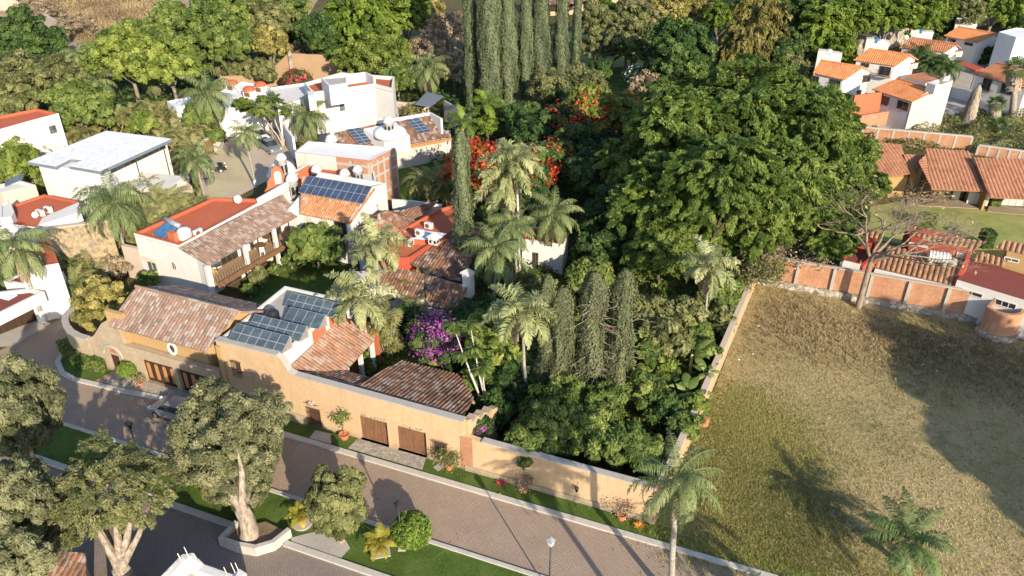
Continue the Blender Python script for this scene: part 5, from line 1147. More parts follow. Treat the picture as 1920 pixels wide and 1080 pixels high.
window_sz(qa + nq * .15, dd, nq, 1.2, 3.0, .1, 2.0, r, fr='woodo', gl='golden' if False else 'wood2', name='gate', mull=3)
bw = empty('brown_boundary_wall', at(540, 150), 'tall brown earth coloured boundary wall behind the white houses', 'wall'); MB().wall(P_([(420, 172), (470, 170), (520, 160), (548, 150), (552, 150), (640, 150)]), 0, [2.6, 2.6, 3.2, 4.6, 4.6, 4.2], .4).build('wall', M['brownwall'], bw); MB().wall(P_([(546, 152), (552, 151)]), 0, 5.2, .9).build('stone_pier', M['rubble'], bw)
tag(MB().wall(P_([(835, 225), (860, 240), (885, 262)]), 0, 3.0, .3).build('grey_wall', M['concrete']), 'grey wall behind the bright royal palms right of the patio house', 'wall')
tag(MB().wall(P_([(740, 218), (770, 222), (805, 214)]), 0, 2.4, .3).build('cream_wall', M['beige']), 'cream garden wall right of the tall white house', 'wall')
r = empty('round_brown_wall', at(625, 130), 'brown curved wall in shade among the trees behind the white houses', 'wall'); MB().wall(P_([(595, 118), (603, 126), (615, 130), (635, 128)]), 0, 3.4, .4).build('wall', M['brownwall'], r)
# ---------------------------------------------------------------- grey roofed modern house
r = empty('modern_house', at(200, 330), 'white modern house under a thin overhanging pale grey flat roof', 'house')
zr = 6.0; rp = [at(52, 303, zr), at(199, 245, zr), at(322, 260, zr), at(187, 321, zr), at(129, 311, zr), at(155, 300, zr), at(132, 298, zr), at(104, 312, zr)]
mb = MB().prism(rp, zr - .38, zr - .01); mb.build('fascia', M['bluegrey'], r); cc_ = sum(rp, Vector((0, 0, 0))) / len(rp); MB().prism([Vector((p_.x, p_.y, 0)) + (Vector((cc_.x, cc_.y, 0)) - Vector((p_.x, p_.y, 0))) * .006 for p_ in rp], zr - .02, zr + .02).build('roof', M['greyroof'], r)
wp = [at(72, 309, zr - .4), at(200, 252, zr - .4), at(312, 266, zr - .4), at(186, 324, zr - .4)]
MB().prism([wp[0] , wp[1], wp[2], wp[3]], 0, zr - .385).build('wall', M['white'], r)
w2, w3 = Vector((wp[2].x, wp[2].y, 0)), Vector((wp[3].x, wp[3].y, 0)); dd = (w2 - w3).normalized(); nq = Vector((dd.y, -dd.x, 0)); nq = nq if nq.dot(w3) < 0 else -nq; Lw = (w2 - w3).length
window_sz(w3, dd, nq, 1.5, Lw - .4, zr - 1.0, zr - .5, r, gl='glassd', mull=8, name='clerestory_window')
mb = MB(); [mb.prism([w3 + dd * s, w3 + dd * (s + .12), w3 + dd * (s + .12) + nq * .04, w3 + dd * s + nq * .04], 0, zr - .5) for s in (Lw * .5, Lw * .93)]; mb.build('black_joints', M['black'], r)
sub(r, [(190, 335), (235, 320), (348, 331), (310, 357)], 3.2, 0, 'white', 'low_block', 0, 'white')
MB().prism([at(308, 357, 3.0), at(348, 331, 3.0), at(358, 340, 3.0), at(330, 357, 3.0)], 0, 2.4).build('porch', M['beige'], r)
# far left white and red house
r, p = block_house('white_red_house', 'white house with red roofs at the far left edge among areca palms', [(55, 232), (111, 217), (70, 208), (-8, 224), (-8, 250)], 6.0, 'white', 'redp', .35, 'redp')
p0, p1 = Vector((p[0].x, p[0].y, 0)), Vector((p[1].x, p[1].y, 0)); window(p0, p1, (92, 238), (106, 247), r, gl='glass')
sub(r, [(-10, 236), (54, 241), (24, 253), (-10, 262)], 4.4, 0, 'beige', 'front_block', .12, 'redp', 'white'); 
r, p = block_house('white_cottage', 'small white roof and wall at the left edge below the dark tree', [(-10, 120), (28, 115), (31, 124), (-10, 132)], 3.0, 'white', 'darkred', .2)
# left houses with red roofs and stone wall
r, p = block_house('terracotta_roof_house', 'house with bright terracotta roof, tall white parapets and roof equipment left of the stone wall', [(67, 430), (150, 398), (147, 380), (84, 368), (28, 387), (-10, 420)], 4.4, 'white', 'redp', .25, 'redp')
MB().wall([at(69, 424, 5.4), at(80, 408, 5.4), at(147, 380, 5.4)], 4.2, [5.2, 5.3, 5.4], .22).build('tall_parapet', M['white'], r)
pp = sub(r, [(72, 422), (80, 408), (147, 379), (152, 397)], 5.4, 4.4, 'white', 'upper_room', 0)
sub(r, [(0, 388), (18, 376), (28, 400), (22, 410), (0, 412)], 5.2, 0, 'white', 'stair_block', .2, 'white')
for i, (x, y, lb) in enumerate(((76, 400, 'left of two air conditioners side by side on the far left red roof'), (91, 394, 'right of two air conditioners side by side on the far left red roof'))): ac_unit(x, y, 4.4, lb)
dish(66, 403, 4.4, 'satellite dish beside two air conditioners on the far left red roof', .32)
r, p = block_house('beige_block_house', 'beige box house with white roof at the left edge behind the terracotta roof', [(4, 366), (68, 351), (36, 342), (-30, 358)], 4.2, 'beige', 'white', .3, 'white')
c = at(25, 343, 5); mb = MB(); a, b = at(8, 349, 4.6), at(42, 336, 4.6); u = b - a; mb.add([a, b, b + Vector((0, .6, .5)), a + Vector((0, .6, .5))], [(0, 1, 2, 3)]); rr_ = empty('roof_solar_collector', c, 'grey blue solar collector tilted on the beige box house', 'solar collector'); mb.add([p_ - Vector((0, 0, .06)) for p_ in (a, b, b + Vector((0, .6, .5)), a + Vector((0, .6, .5)))], [(3, 2, 1, 0)]).build('collector', M['solarb'], rr_)
sw_ = empty('stone_party_wall', at(160, 510), 'tall windowless wall of yellow rubble stone between two properties', 'wall')
s0_, s1_ = at(232, 507), at(62, 520); ht_ = zat(s0_, 414); s1_ = at(62, 432, ht_); s1_.z = 0; s0_.z = 0
MB().wall([s1_, s0_], 0, ht_, .4).build('wall', M['stonewall'], sw_); MB().wall([s1_, s0_], ht_, ht_ + .12, .5).build('coping', M['beige'], sw_)
tag(MB().prism([at(160, 490, 1.6), at(194, 486, 1.6), at(193, 497, 1.6), at(158, 503, 1.6)], 1.5, 1.6).build('shed_roof', M['galv']), 'grey sheet roof of a low shed leaning on the yellow stone wall', 'shed roof')
tag(MB().prism([at(233, 447, 3), at(252, 452, 3), at(262, 505), at(238, 508)][:0] or [ab(-60.6, 49.9), ab(-58.5, 49.9), ab(-58.5, 50.3), ab(-60.6, 50.3)], 0, 3.6).build('beige_wall', M['beige']), 'short beige wall between the stone wall and the white courtyard house', 'wall')
r, p = block_house('corner_white_house', 'white house with red roofs and dark garage door beside the side street', [(38, 512), (112, 500), (96, 456), (40, 470)], 5.2, 'white', 'redp', .35, 'redp')
window(p[0], p[1], (62, 482), (79, 493), r, gl='glass')
sub(r, [(8, 530), (64, 538), (120, 512), (94, 505), (40, 515)], 3.4, 0, 'white', 'porch_block', .15, 'darkred', 'white')
ga, gb, gc, gd_ = at(-60, 625, 3.2), at(85, 553, 3.2), at(60, 546, 3.2), at(-60, 560, 3.2)
MB().prism([ga, gb, gc, gd_], 2.5, 3.2).build('garage_slab', M['white'], r); MB().prism([ga + Vector((.4, .6, 0)), gb + Vector((-.5, .2, 0)), gc, gd_], 3.19, 3.24).build('garage_roof', M['darkred'], r)
para([ga, gb, gc, gd_], 3.2, .35, .3, r, 'white')
q0, q1 = at(-60, 655), at(72, 601); MB().wall([q0 + Vector((0, .4, 0)), q1 + Vector((0, .3, 0))], 0, 2.6, .12).build('garage_door', M['wood'], r)
MB().box((q1.x + .3, q1.y + .2, 0), (.5, .5, 2.6), q1 - q0).build('pier', M['white'], r)
MB().wall(P_([(84, 596), (118, 575), (137, 562)]), 0, 2.6, .25).build('garden_wall', M['whitec'], r)
q = at(10, 551, 3.5); MB().box((q.x, q.y, 3.25), (1.6, .9, .12), AX).build('skylight', M['bluet'], r)
# ---------------------------------------------------------------- bottom left: tiled roof and white walled corner
r = empty('bottom_tile_house', at(130, 1060), 'dark shaded clay tile roof at the bottom left under the pale trunk tree', 'house')
tile_roof([at(75, 1130, 1.6), at(165, 1150, 1.6), at(160, 1038, 2.6), at(92, 1030, 2.6)], M['tileC'], r, .34, .07); MB().prism([at(80, 1125, 1.5), at(160, 1142, 1.5), at(156, 1044, 2.4), at(96, 1036, 2.4)], 0, [1.4, 1.4, 2.3, 2.3]).build('wall', M['beige'], r)
r = empty('white_corner_wall', at(355, 1100), 'white walled terrace corner with electric fence posts at the bottom edge', 'wall')
zc_ = 4.0; K = [at(180, 1180, zc_), at(294, 1098, zc_), at(346, 1052, zc_), at(358, 1050, zc_), at(376, 1064, zc_), at(434, 1084, zc_), at(447, 1080, zc_), at(456, 1086, zc_), at(450, 1130, zc_)]
MB().wall(K, 0, [4.0, 4.0, 4.3, 4.3, 4.0, 4.0, 4.3, 4.3, 4.0], .5).build('wall', M['white'], r)
MB().prism([at(300, 1095, 3.2), at(352, 1045, 3.2), at(430, 1080, 3.2), at(440, 1130, 3.2), at(300, 1160, 3.2)], 0, 3.2).build('terrace', M['concrete'], r)
fp = [at(342, 1056, 4.0), at(354, 1044, 4.3), at(372, 1056, 4.2), at(428, 1082, 4.0), at(441, 1074, 4.3), at(449, 1074, 4.3)]; mb = MB(); tops = []
for q in fp: mb.tube([q, q + Vector((-.1, 0, .8))], .02, 5); tops.append(q)
mb.build('fence_posts', M['skin'], r)
mb = MB()
for k in range(5):
    z = Vector((-.1 * (k + 1) / 5, 0, .78 * (k + 1) / 5)); mb.tube([at(200, 1150, 4.0) + z, fp[0] + z, fp[1] + z, fp[2] + z, fp[3] + z, fp[4] + z, fp[5] + z], .006, 3)
mb.build('fence_wires', M['black'], r)
# planter round the big trunk and paved spot
pl = empty('tree_planter', at(480, 1010), 'angular concrete planter wall round the foot of the big trunk', 'planter')
pp = P_([(447, 992), (417, 1022), (448, 1034), (482, 1040), (515, 1030), (545, 1006)]); MB().wall(pp, 0, .75, .3).build('wall', M['kerb'], pl)
MB().prism(P_([(449, 996), (424, 1021), (450, 1031), (482, 1036), (512, 1027), (540, 1004), (500, 985)]), 0, .35).build('soil', M['soil'], pl)
sheet('corner_paving', P_([(546, 1010), (585, 1000), (640, 1000), (657, 1030), (640, 1048), (600, 1040), (548, 1022)]), .10, M['concrete'])
# ---------------------------------------------------------------- brick walls on the right
b = empty('brick_boundary_wall', ab(10, 71.9), 'red brick boundary wall with concrete posts on a rubble base at the top of the dry field', 'wall')
MB().wall([ab(-2.3, 71.9), ab(18.2, 71.9)], .7, 3.0, .3).build('brickwork', M['brickrough'], b); MB().wall([ab(-2.3, 71.75), ab(18.0, 71.75)], -.1, .72, .75).build('rubble_base', M['rubble'], b)
c = at(1882, 574, 2.8); th = [ab(18.1, 71.9)] + [Vector((c.x, c.y, 0)) + Vector((math.cos(a), math.sin(a), 0)) * 1.5 for a in [math.pi * (1.05 + .9 * k / 10) for k in range(11)]] + [ab(30, 71.9)]
MB().wall(th, .7, 2.9, .3).build('round_bastion', M['brickrough'], b); MB().wall(th, -.1, .72, .8).build('bastion_base', M['rubble'], b)
mb = MB()
for k in range(6): q = ab(1.2 + 3.25 * k, 71.7); mb.box((q.x, q.y, .6), (.28, .34, 2.4), AX)
mb.build('concrete_posts', M['concrete'], b); MB().wall([ab(-2.3, 71.9), ab(18.1, 71.9)], 3.0, 3.1, .36).build('coping', M['concrete'], b)
b = empty('upper_brick_wall', at(1700, 275), 'upper brick wall with pale concrete frame between the row houses and the scrub slope', 'wall')
q0, q1, q2, q3 = at(1585, 262), at(1815, 283), at(1830, 290), at(1990, 312); hh = 2.1
for a, c, h_ in ((q0, q1, 2.0), (q2, q3, 1.3)):
    a.z = c.z = 0; MB().wall([a, c], 0, h_, .25).build('brickwork', M['brickrough'], b); mb = MB(); d = (c - a); n = Vector((d.y, -d.x, 0)).normalized() * .04
    for k in range(9): q = a + d * k / 8 + n * 3.2; mb.box((q.x, q.y, 0), (.28, .1, h_), d)
    mb.build('concrete_posts', M['concrete'], b); MB().wall([a, c], h_, h_ + .14, .4).build('coping', M['kerb'], b)
tag(MB().wall([at(1585, 248), at(1655, 236), at(1690, 230), at(1760, 222)], 0, [2.2, 2.2, 1.8, 1.4], .3).build('brick_wall', M['brickrough']), 'pale rendered brick wall under the orange wall and the white row house', 'wall')
# ---------------------------------------------------------------- tile roofed row houses round the long lawn
r = empty('row_house', at(1790, 370), 'yellow row house under the middle salmon tile roof with white table on its terrace', 'house', 'row houses by the long lawn')
tile_roof([at(1747, 354, 3.1), at(1850, 359, 3.1), at(1817, 283, 5.4), at(1736, 278, 5.4)], M['tileF'], r, .42, .06); tile_roof([at(1747, 353, 3.1), at(1748, 354, 3.1), at(1736, 290, 5.0), at(1722, 302, 4.6)], M['tileF'], r, .42, .06)
w0, w1 = at(1752, 386), at(1840, 391); w0.z = w1.z = 0; up_ = Vector((0.5, 1.8, 0))
pts = [w0 + up_, w1 + up_, w1 + up_ + Vector((0, 7, 0)), w0 + up_ + Vector((0, 7, 0))]; MB().prism([w0 + up_, w1 + up_, at(1816, 290, 4.9), at(1740, 287, 4.9)], 0, [2.9, 2.9, 4.6, 4.6]).build('wall', M['gold'], r)
window_sz(w0 + up_, (w1 - w0).normalized(), Vector((0, -1, 0)), 1.8, 4.6, .1, 2.3, r, 'curtain', 'alu', 'glassd', 2)
MB().prism(P_([(1700, 386), (1842, 393), (1845, 380), (1700, 372)]), 0, .14).build('terrace', M['tanstone'], r)
r = empty('row_house', at(1900, 380), 'yellow row house with the rightmost salmon tile roof at the photo edge', 'house', 'row houses by the long lawn')
tile_roof([at(1856, 370, 3.1), at(1985, 376, 3.1), at(1950, 299, 5.4), at(1826, 295, 5.4)], M['tileF'], r, .42, .06)
w0, w1 = at(1862, 396), at(1985, 403); w0.z = w1.z = 0; MB().prism([w0 + up_, w1 + up_, at(1950, 306, 4.9), at(1832, 303, 4.9)], 0, [2.9, 2.9, 4.6, 4.6]).build('wall', M['gold'], r)
MB().wall([w0 + Vector((-1.2, .2, 0)), w0 + Vector((-.9, 3, 0))], 0, 2.9, .25).build('side_wall', M['gold'], r)
window_sz(w0 + up_, (w1 - w0).normalized(), Vector((0, -1, 0)), 1.2, 3.6, .1, 2.2, r, 'curtain', 'alu', 'curtain', 2); MB().prism(P_([(1850, 398), (1985, 410), (1985, 398), (1855, 385)]), 0, .14).build('terrace', M['tanstone'], r)
r = empty('row_house', at(1655, 340), 'row house roof half covered by the big tree crown, leftmost of the salmon tile roofs', 'house', 'row houses by the long lawn')
tile_roof([at(1600, 336, 3.0), at(1708, 328, 3.0), at(1690, 268, 5.2), at(1590, 264, 5.2)], M['tileF'], r, .42, .06); tile_roof([at(1705, 322, 3.2), at(1724, 318, 3.4), at(1738, 291, 4.5), at(1694, 289, 4.5)], M['tileF'], r, .42, .06)
MB().prism([at(1604, 334, 2.9), at(1704, 327, 2.9), at(1690, 270, 5), at(1595, 268, 5)], 0, [2.6, 2.6, 4.6, 4.6]).build('wall', M['gold'], r)
MB().prism([at(1708, 320, 3.0), at(1722, 318, 3.0), at(1736, 293, 4), at(1700, 292, 4)], 0, [2.8, 2.8, 3.9, 3.9]).build('link_wall', M['gold'], r)
# ---------------------------------------------------------------- red house in front
r = empty('red_house', at(1720, 500), 'red walled house with coarse ribbed tile roofs behind the brick boundary wall', 'house')
tile_roof([at(1634, 500, 3.0), at(1792, 536, 3.0), at(1812, 490, 4.3), at(1668, 461, 4.3)], M['tileH'], r, .45, .11); tile_roof([at(1705, 443, 5.0), at(1818, 471, 5.0), at(1848, 457, 5.6), at(1704, 431, 5.6)], M['tileH'], r, .45, .11)
MB().prism([at(1640, 505, 2.8), at(1792, 543, 2.8), at(1814, 491, 4.1), at(1668, 463, 4.1)], 0, [2.75, 2.75, 4.0, 4.0]).build('wall', M['white'], r)
u0, u1 = at(1704, 462, 4.2), at(1812, 488, 4.2); u0.z = u1.z = 0; v2_ = Vector((.4, 2.2, 0)); MB().prism([u0, u1, u1 + v2_, u0 + v2_], 0, [5.0, 5.0, 5.4, 5.4]).build('upper_wall', M['redwall'], r)
window(u0, u1, (1706, 455), (1738, 464), r, gl='curtain', fr='white'); window(u0, u1, (1796, 474), (1808, 484), r, gl='curtain', fr='white')
window(at(1640, 505, 2.8), at(1792, 543, 2.8), (1640, 514), (1660, 529), r, gl='curtain', fr='white', mull=2); window(at(1640, 505, 2.8), at(1792, 543, 2.8), (1700, 530), (1748, 545), r, gl='glass', fr='white', mull=5)
sub(r, [(1576, 489), (1600, 465), (1632, 473), (1612, 498)], 3.4, 0, 'white', 'left_block', .15, 'darkred', 'redwall')
tile_roof([at(1597, 437, 4.8), at(1650, 450, 4.8), at(1655, 438, 5.3), at(1600, 424, 5.3)], M['tileH'], r, .45, .11); MB().prism([at(1600, 442, 4.4), at(1640, 450, 4.4), at(1645, 438, 4.4), at(1602, 430, 4.4)], 0, 4.6).build('left_tower', M['redwall'], r)
MB().wall([at(1640, 450, 5.0), at(1648, 470, 4.5), at(1616, 498, 3.4)], 0, [4.9, 4.6, 3.4], .3).build('red_party_wall', M['redwall'], r)
MB().wall([at(1818, 473, 5), at(1812, 492, 4.4), at(1791, 535, 3.1)], 0, [5.1, 4.7, 3.2], .35).build('red_party_wall', M['redwall'], r)
c = at(1762, 479, 4.9); t = empty('water_tank', (c.x, c.y, 4.1), 'white ribbed horizontal water tank on the red house roof', 'water tank'); mb = MB(); N = 15; ax = AX; pth = []; rad = []
for k in range(N): pth.append(Vector((c.x, c.y, 4.75)) + ax * (-1.0 + 2.0 * k / (N - 1))); rad.append(.12 if k in (0, N - 1) else (.55 if k % 2 else .48))
mb.tube(pth, rad, 14); mb.build('tank', M['plasticw'], t); mb = MB(); [mb.box((c.x + ax.x * s, c.y + ax.y * s, 4.0), (.25, .7, .4), ax) for s in (-.6, .6)]; mb.build('cradle', M['concrete'], t)
c = at(1788, 487, 4.6); t = empty('water_tank', (c.x, c.y, 4.2), 'small grey tank right of the large white ribbed tank', 'water tank'); MB().lathe((c.x, c.y, 4.1), [(.35, 0), (.38, .4), (.2, .6), (.02, .62)], 12).build('tank', M['concrete'], t)
r, p = block_house('dark_red_roof_house', 'house with dark red flat roof at the right edge behind the round brick bastion', [(1794, 527), (1816, 486), (1930, 520), (1985, 540), (1985, 585)], 3.6, 'white', 'darkred', .15, 'darkred')
window(p[0], p[4], (1805, 541), (1840, 558), r, gl='glassd', fr='white'); window(p[0], p[4], (1868, 560), (1902, 580), r, gl='glassd', fr='white', mull=2)
tile_roof([at(1828, 489, 3.9), at(1880, 500, 3.9), at(1890, 487, 4.4), at(1836, 472, 4.4)], M['tileH'], r, .45, .11); tile_roof([at(1866, 465, 5.0), at(1985, 492, 5.0), at(1985, 470, 5.6), at(1884, 450, 5.6)], M['tileH'], r, .45, .11)
MB().prism([at(1882, 492, 4), at(1985, 515, 4), at(1985, 480, 5), at(1888, 460, 5)], 0, [4.8, 4.8, 5.3, 5.3]).build('yellow_upper_wall', M['gold'], r); window(at(1882, 492, 4), at(1985, 515, 4), (1885, 482), (1908, 492), r, gl='glass', fr='white')
# ---------------------------------------------------------------- white row houses with orange roofs at the top right
GR = 'white houses with gable roofs at the top right'
def th_house(label, rl, rr, el, er, bkx, zr, ze, tile, wins, rzz=0, k=.62):
    zr = ze + .5
    while True:
        a_, b_ = at(*rl, zr), at(*el, ze); run = Vector((a_.x - b_.x, a_.y - b_.y)).length
        if (zr - ze) / run > .48 or zr > ze + 2.2: break
        zr += .05
    rl, rr, el, er = at(*rl, zr), at(*rr, zr), at(*el, ze), at(*er, ze)
    root, g = gable_house('gabled_house', label, rl, rr, el, er, k, 'white', tile, 0, GR, .3, .33)
    for side, a, b, st, gl in wins: window(g[0] if side == 'f' else g[1], g[1] if side == 'f' else g[2], a, b, root, st, 'frameb', gl)
    return root, g
th_house('gabled white house nearest the big tree, leftmost of the orange roofs', (1539, 113), (1619, 126), (1523, 137), (1584, 149), 1642, 6.6, 5.0, 'tileD', [('f', (1557, 148), (1573, 166), 'balcony', 'glassd'), ('f', (1524, 142), (1533, 158), 'plain', 'glassd'), ('s', (1619, 143), (1630, 152), 'awn', 'glassd'), ('s', (1608, 170), (1613, 178), 'plain', 'glassd')])
th_house('gabled white house with clean orange roof, second from the left in the row', (1629, 91.4), (1709, 103.4), (1600, 112), (1679, 124), 1730, 6.6, 5.0, 'tileD', [('f', (1651, 124), (1667, 142), 'balcony', 'glassd'), ('f', (1616, 118), (1628, 126), 'plain', 'glassd'), ('s', (1709, 119), (1719, 128), 'awn', 'curtain')])
th_house('gabled white house with brown roof behind the dark palms', (1710, 70.6), (1794, 82.7), (1686, 88), (1772, 99), 1814, 6.6, 5.0, 'tileE', [('f', (1705, 94), (1714, 102), 'plain', 'curtain'), ('s', (1793, 96), (1803, 106), 'awn', 'curtain')])
th_house('gabled white house with orange roof farthest up the row', (1796, 50), (1867.5, 63), (1770, 67), (1832.5, 79.4), 1891, 6.6, 5.0, 'tileD', [('f', (1779, 72), (1791, 79), 'plain', 'glassd'), ('f', (1810, 79), (1823, 86), 'plain', 'glassd'), ('s', (1868, 77), (1880, 86), 'awn', 'curtain')])
rt5, g5 = th_house('white house with wide orange roof beside the orange wall', (1681.6, 147), (1755, 169), (1634.5, 167), (1710, 191), 1786, 6.4, 4.6, 'tileD', [('f', (1651, 178), (1664, 198), 'plain', 'glassd'), ('f', (1685, 188), (1701, 208), 'plain', 'glassd')], k=0.02)
MB().prism([g5[1], g5[1] + (g5[2] - g5[1]) * 1.0, g5[2] + (g5[2] - g5[1]).normalized() * 2.4, g5[2] + (g5[2] - g5[1]).normalized() * 2.4 + (g5[0] - g5[1]).normalized() * .3, g5[1] + (g5[0] - g5[1]).normalized() * .3], 0, [4.5, 6.6, 7.4, 7.4, 4.5]).build('tall_side_wall', M['offwhite'], rt5)
c = at(1750, 160, 6.8); MB().box((c.x, c.y, 5.8), (1.4, 1.1, 1.3), g5[1] - g5[0]).build('roof_tank_box', M['white'], rt5)
th_house('white house with brown red roof at the right edge behind the fan palm trunk', (1867.5, 117.7), (1960, 136), (1822.7, 139.5), (1925, 164), 1990, 6.4, 4.8, 'tileE', [('f', (1846, 146), (1855, 168), 'balcony', 'glassd'), ('f', (1880, 157), (1895, 178), 'plain', 'glassd')])
tag(MB().wall([at(1589, 236), at(1650, 228)], 0, 4.6, .3).build('orange_wall', M['orangep']), 'tall orange painted wall below the white gabled houses', 'wall')
r, p = block_house('patio_roof', 'rusty flat tile patio roof between two orange roofs', [(1690, 142), (1736, 156), (1766, 147.5), (1736, 135)], 3.4, 'white', 'tileE', 0, cat='patio roof')
r = empty('red_awning', at(1816, 124), 'red sheet carport roof beside the dark palms', 'carport'); q = [at(1787, 116.6, 3.0), at(1829, 134, 3.0), at(1846, 126.4, 3.2), at(1806, 113, 3.2)]; MB().prism(q, 2.95, 3.1).build('sheet', M['redwall'], r); mb = MB(); [mb.tube([Vector((a.x, a.y, 0)), Vector((a.x, a.y, 2.95))], .06, 5) for a in q]; mb.build('posts', M['black'], r)
r, p = block_house('white_slab_house', 'tall plain white house end at the top right corner', [(1872, 62), (1905, 54), (1960, 60), (1960, 75), (1905, 72)], 7.5, 'whitec', 'whitec', .2)
tag(MB().wall([at(1560, 118), at(1640, 98), at(1745, 70), at(1800, 55)], 0, 3.2, .3).build('ivy_wall', M['rubble']), 'grey rubble retaining wall stepping up behind the gabled houses', 'wall')
tag(MB().wall([at(1820, 52), at(1880, 42), at(1960, 30)], 0, 3.4, .3).build('stone_boundary_wall', M['rubble']), 'stone wall beside clipped hedge at the top right behind the houses', 'wall')
for (x, y, lb) in ((1556, 102, 'white service box with tanks behind the leftmost gabled house'), (1645, 80, 'white service box with a dish behind the second gabled house'), (1728, 62, 'white service box with blue tank behind the brown roofed house'), (1812, 40, 'white service boxes behind the farthest gabled house')):
    c = at(x, y, 5.6); r = empty('service_box', (c.x, c.y, 0), lb, 'service box', 'rooftop service boxes of the gabled houses'); MB().box((c.x - 1.3, c.y, 0), (1.3, 1.6, 6.3), AX).build('left_box', M['white'], r); MB().box((c.x + .9, c.y - .2, 0), (1.9, 1.6, 6.0), AX).build('right_box', M['white'], r); MB().lathe((c.x - .2, c.y, 5.6), [(.45, 0), (.45, .7), (.2, .85), (.02, .87)], 12).build('tank', M['solarblue'] if x in (1728, 1645) else M['plasticw'], r); MB().box((c.x - .2, c.y, 0), (.9, 1.2, 5.6), AX).build('link', M['white'], r)
dish(1655, 80, 6.2, 'blue grey satellite dish on the service box behind the second gabled house', .5); dish(1700, 70, 6.0, 'satellite dish on the red wall left of the brown roofed house', .4)
tag(MB().wall([at(1782, 182), at(1835, 196), at(1900, 190)], 0, 1.6, .2).build('white_terrace_wall', M['white']), 'low white terrace wall in front of the brown red roofed house', 'wall')
for (bx, by, tx, ty, lb) in ((1703, 112, 1716, -5, 'tall thin utility pole rising left of the brown roofed house'), (1825, 52, 1827, -8, 'thin pole against the forest behind the farthest gabled house')):
    q = at(bx, by); t_ = at(tx, max(ty, -5), 0); h_ = zat(q, ty); top = at(tx, ty, h_); r = empty('utility_pole', q, lb, 'pole'); MB().tube([(0, 0, 0), Vector((top.x - q.x, 0, h_))], [.16, .11], 8).build('pole', M['concrete'], r, True, False, False)
# ochre villa at the top centre
r = empty('hilltop_villa', at(1060, 25), 'ochre villa with grey brown tile roof seen through the cypresses at the top', 'house')
wv = [at(1018, 30), at(1068, 28), at(1160, 8), at(1165, -12), at(1068, -10), at(1018, -5)]; MB().prism(wv, 0, 3.6).build('wall', M['yellow2'], r); MB().wall([wv[0], wv[1], wv[2]], 3.6, 3.9, .8).build('roof_edge', M['tileC'], r)
tile_roof([at(1010, 8, 3.9), at(1072, 6, 3.9), at(1072, -20, 5.5), at(1010, -18, 5.5)], M['tileC'], r, .5); tile_roof([at(1072, 6, 3.9), at(1165, -14, 3.9), at(1150, -35, 5.5), at(1072, -20, 5.5)], M['tileC'], r, .5)
for a, b in (((1022, 12), (1028, 26)), ((1068, 8), (1073, 18)), ((1094, 4), (1104, 14)), ((1121, 0), (1129, 9)), ((1137, -1), (1146, 8))): window(wv[0] if a[0] < 1066 else wv[1], wv[1] if a[0] < 1066 else wv[2], a, b, r, gl='wood')
r = empty('villa_annex', at(1200, 10), 'pale gable end with brown roof right of the ochre villa', 'house'); MB().prism([at(1175, 16), at(1220, 12), at(1222, 0), at(1178, 2)], 0, [2.5, 2.5, 3.4, 3.4]).build('wall', M['beige'], r); tile_roof([at(1170, 17, 2.5), at(1222, 14, 2.5), at(1228, -6, 3.8), at(1178, -6, 3.8)], M['tileC'], r, .5)
for (x, y, lb) in ((1243, 38, 'little thatched orange hut between the trees right of the villa'), (1390, 12, 'pointed grey hut roof among the trees at the top')):
    c = at(x, y); r = empty('garden_hut', c, lb, 'hut'); MB().lathe((c.x, c.y, 0), [(2.2, 0), (2.2, 2.4)], 10).build('wall', M['gold'], r); MB().lathe((c.x, c.y, 2.4), [(2.9, 0), (.1, 2.3)], 12).build('roof', M['skirt'], r)
# hillside walls
tag(MB().wall(P_([(-20, 18), (40, 22), (60, 30), (90, 52), (130, 78)]), 0, 3, .4).build('hillside_wall', M['beige']), 'pale boundary wall running down the dry hillside at the top left', 'wall')
r = empty('blue_pavilion', at(800, 205), 'dark blue grey sheet roof with orange lights behind the queen palm', 'roof'); MB().prism([at(778, 195, 3), at(800, 172, 3), at(832, 180, 3), at(806, 200, 3)], 2.9, 3.0).build('sheet', M['bluegrey'], r); mb = MB(); [mb.tube([at(x, y, 0) * 1, at(x, y, 0) + Vector((0, 0, 2.9))], .07, 5) for x, y in ((784, 216), (806, 220), (828, 205))]; mb.build('posts', M['black'], r)
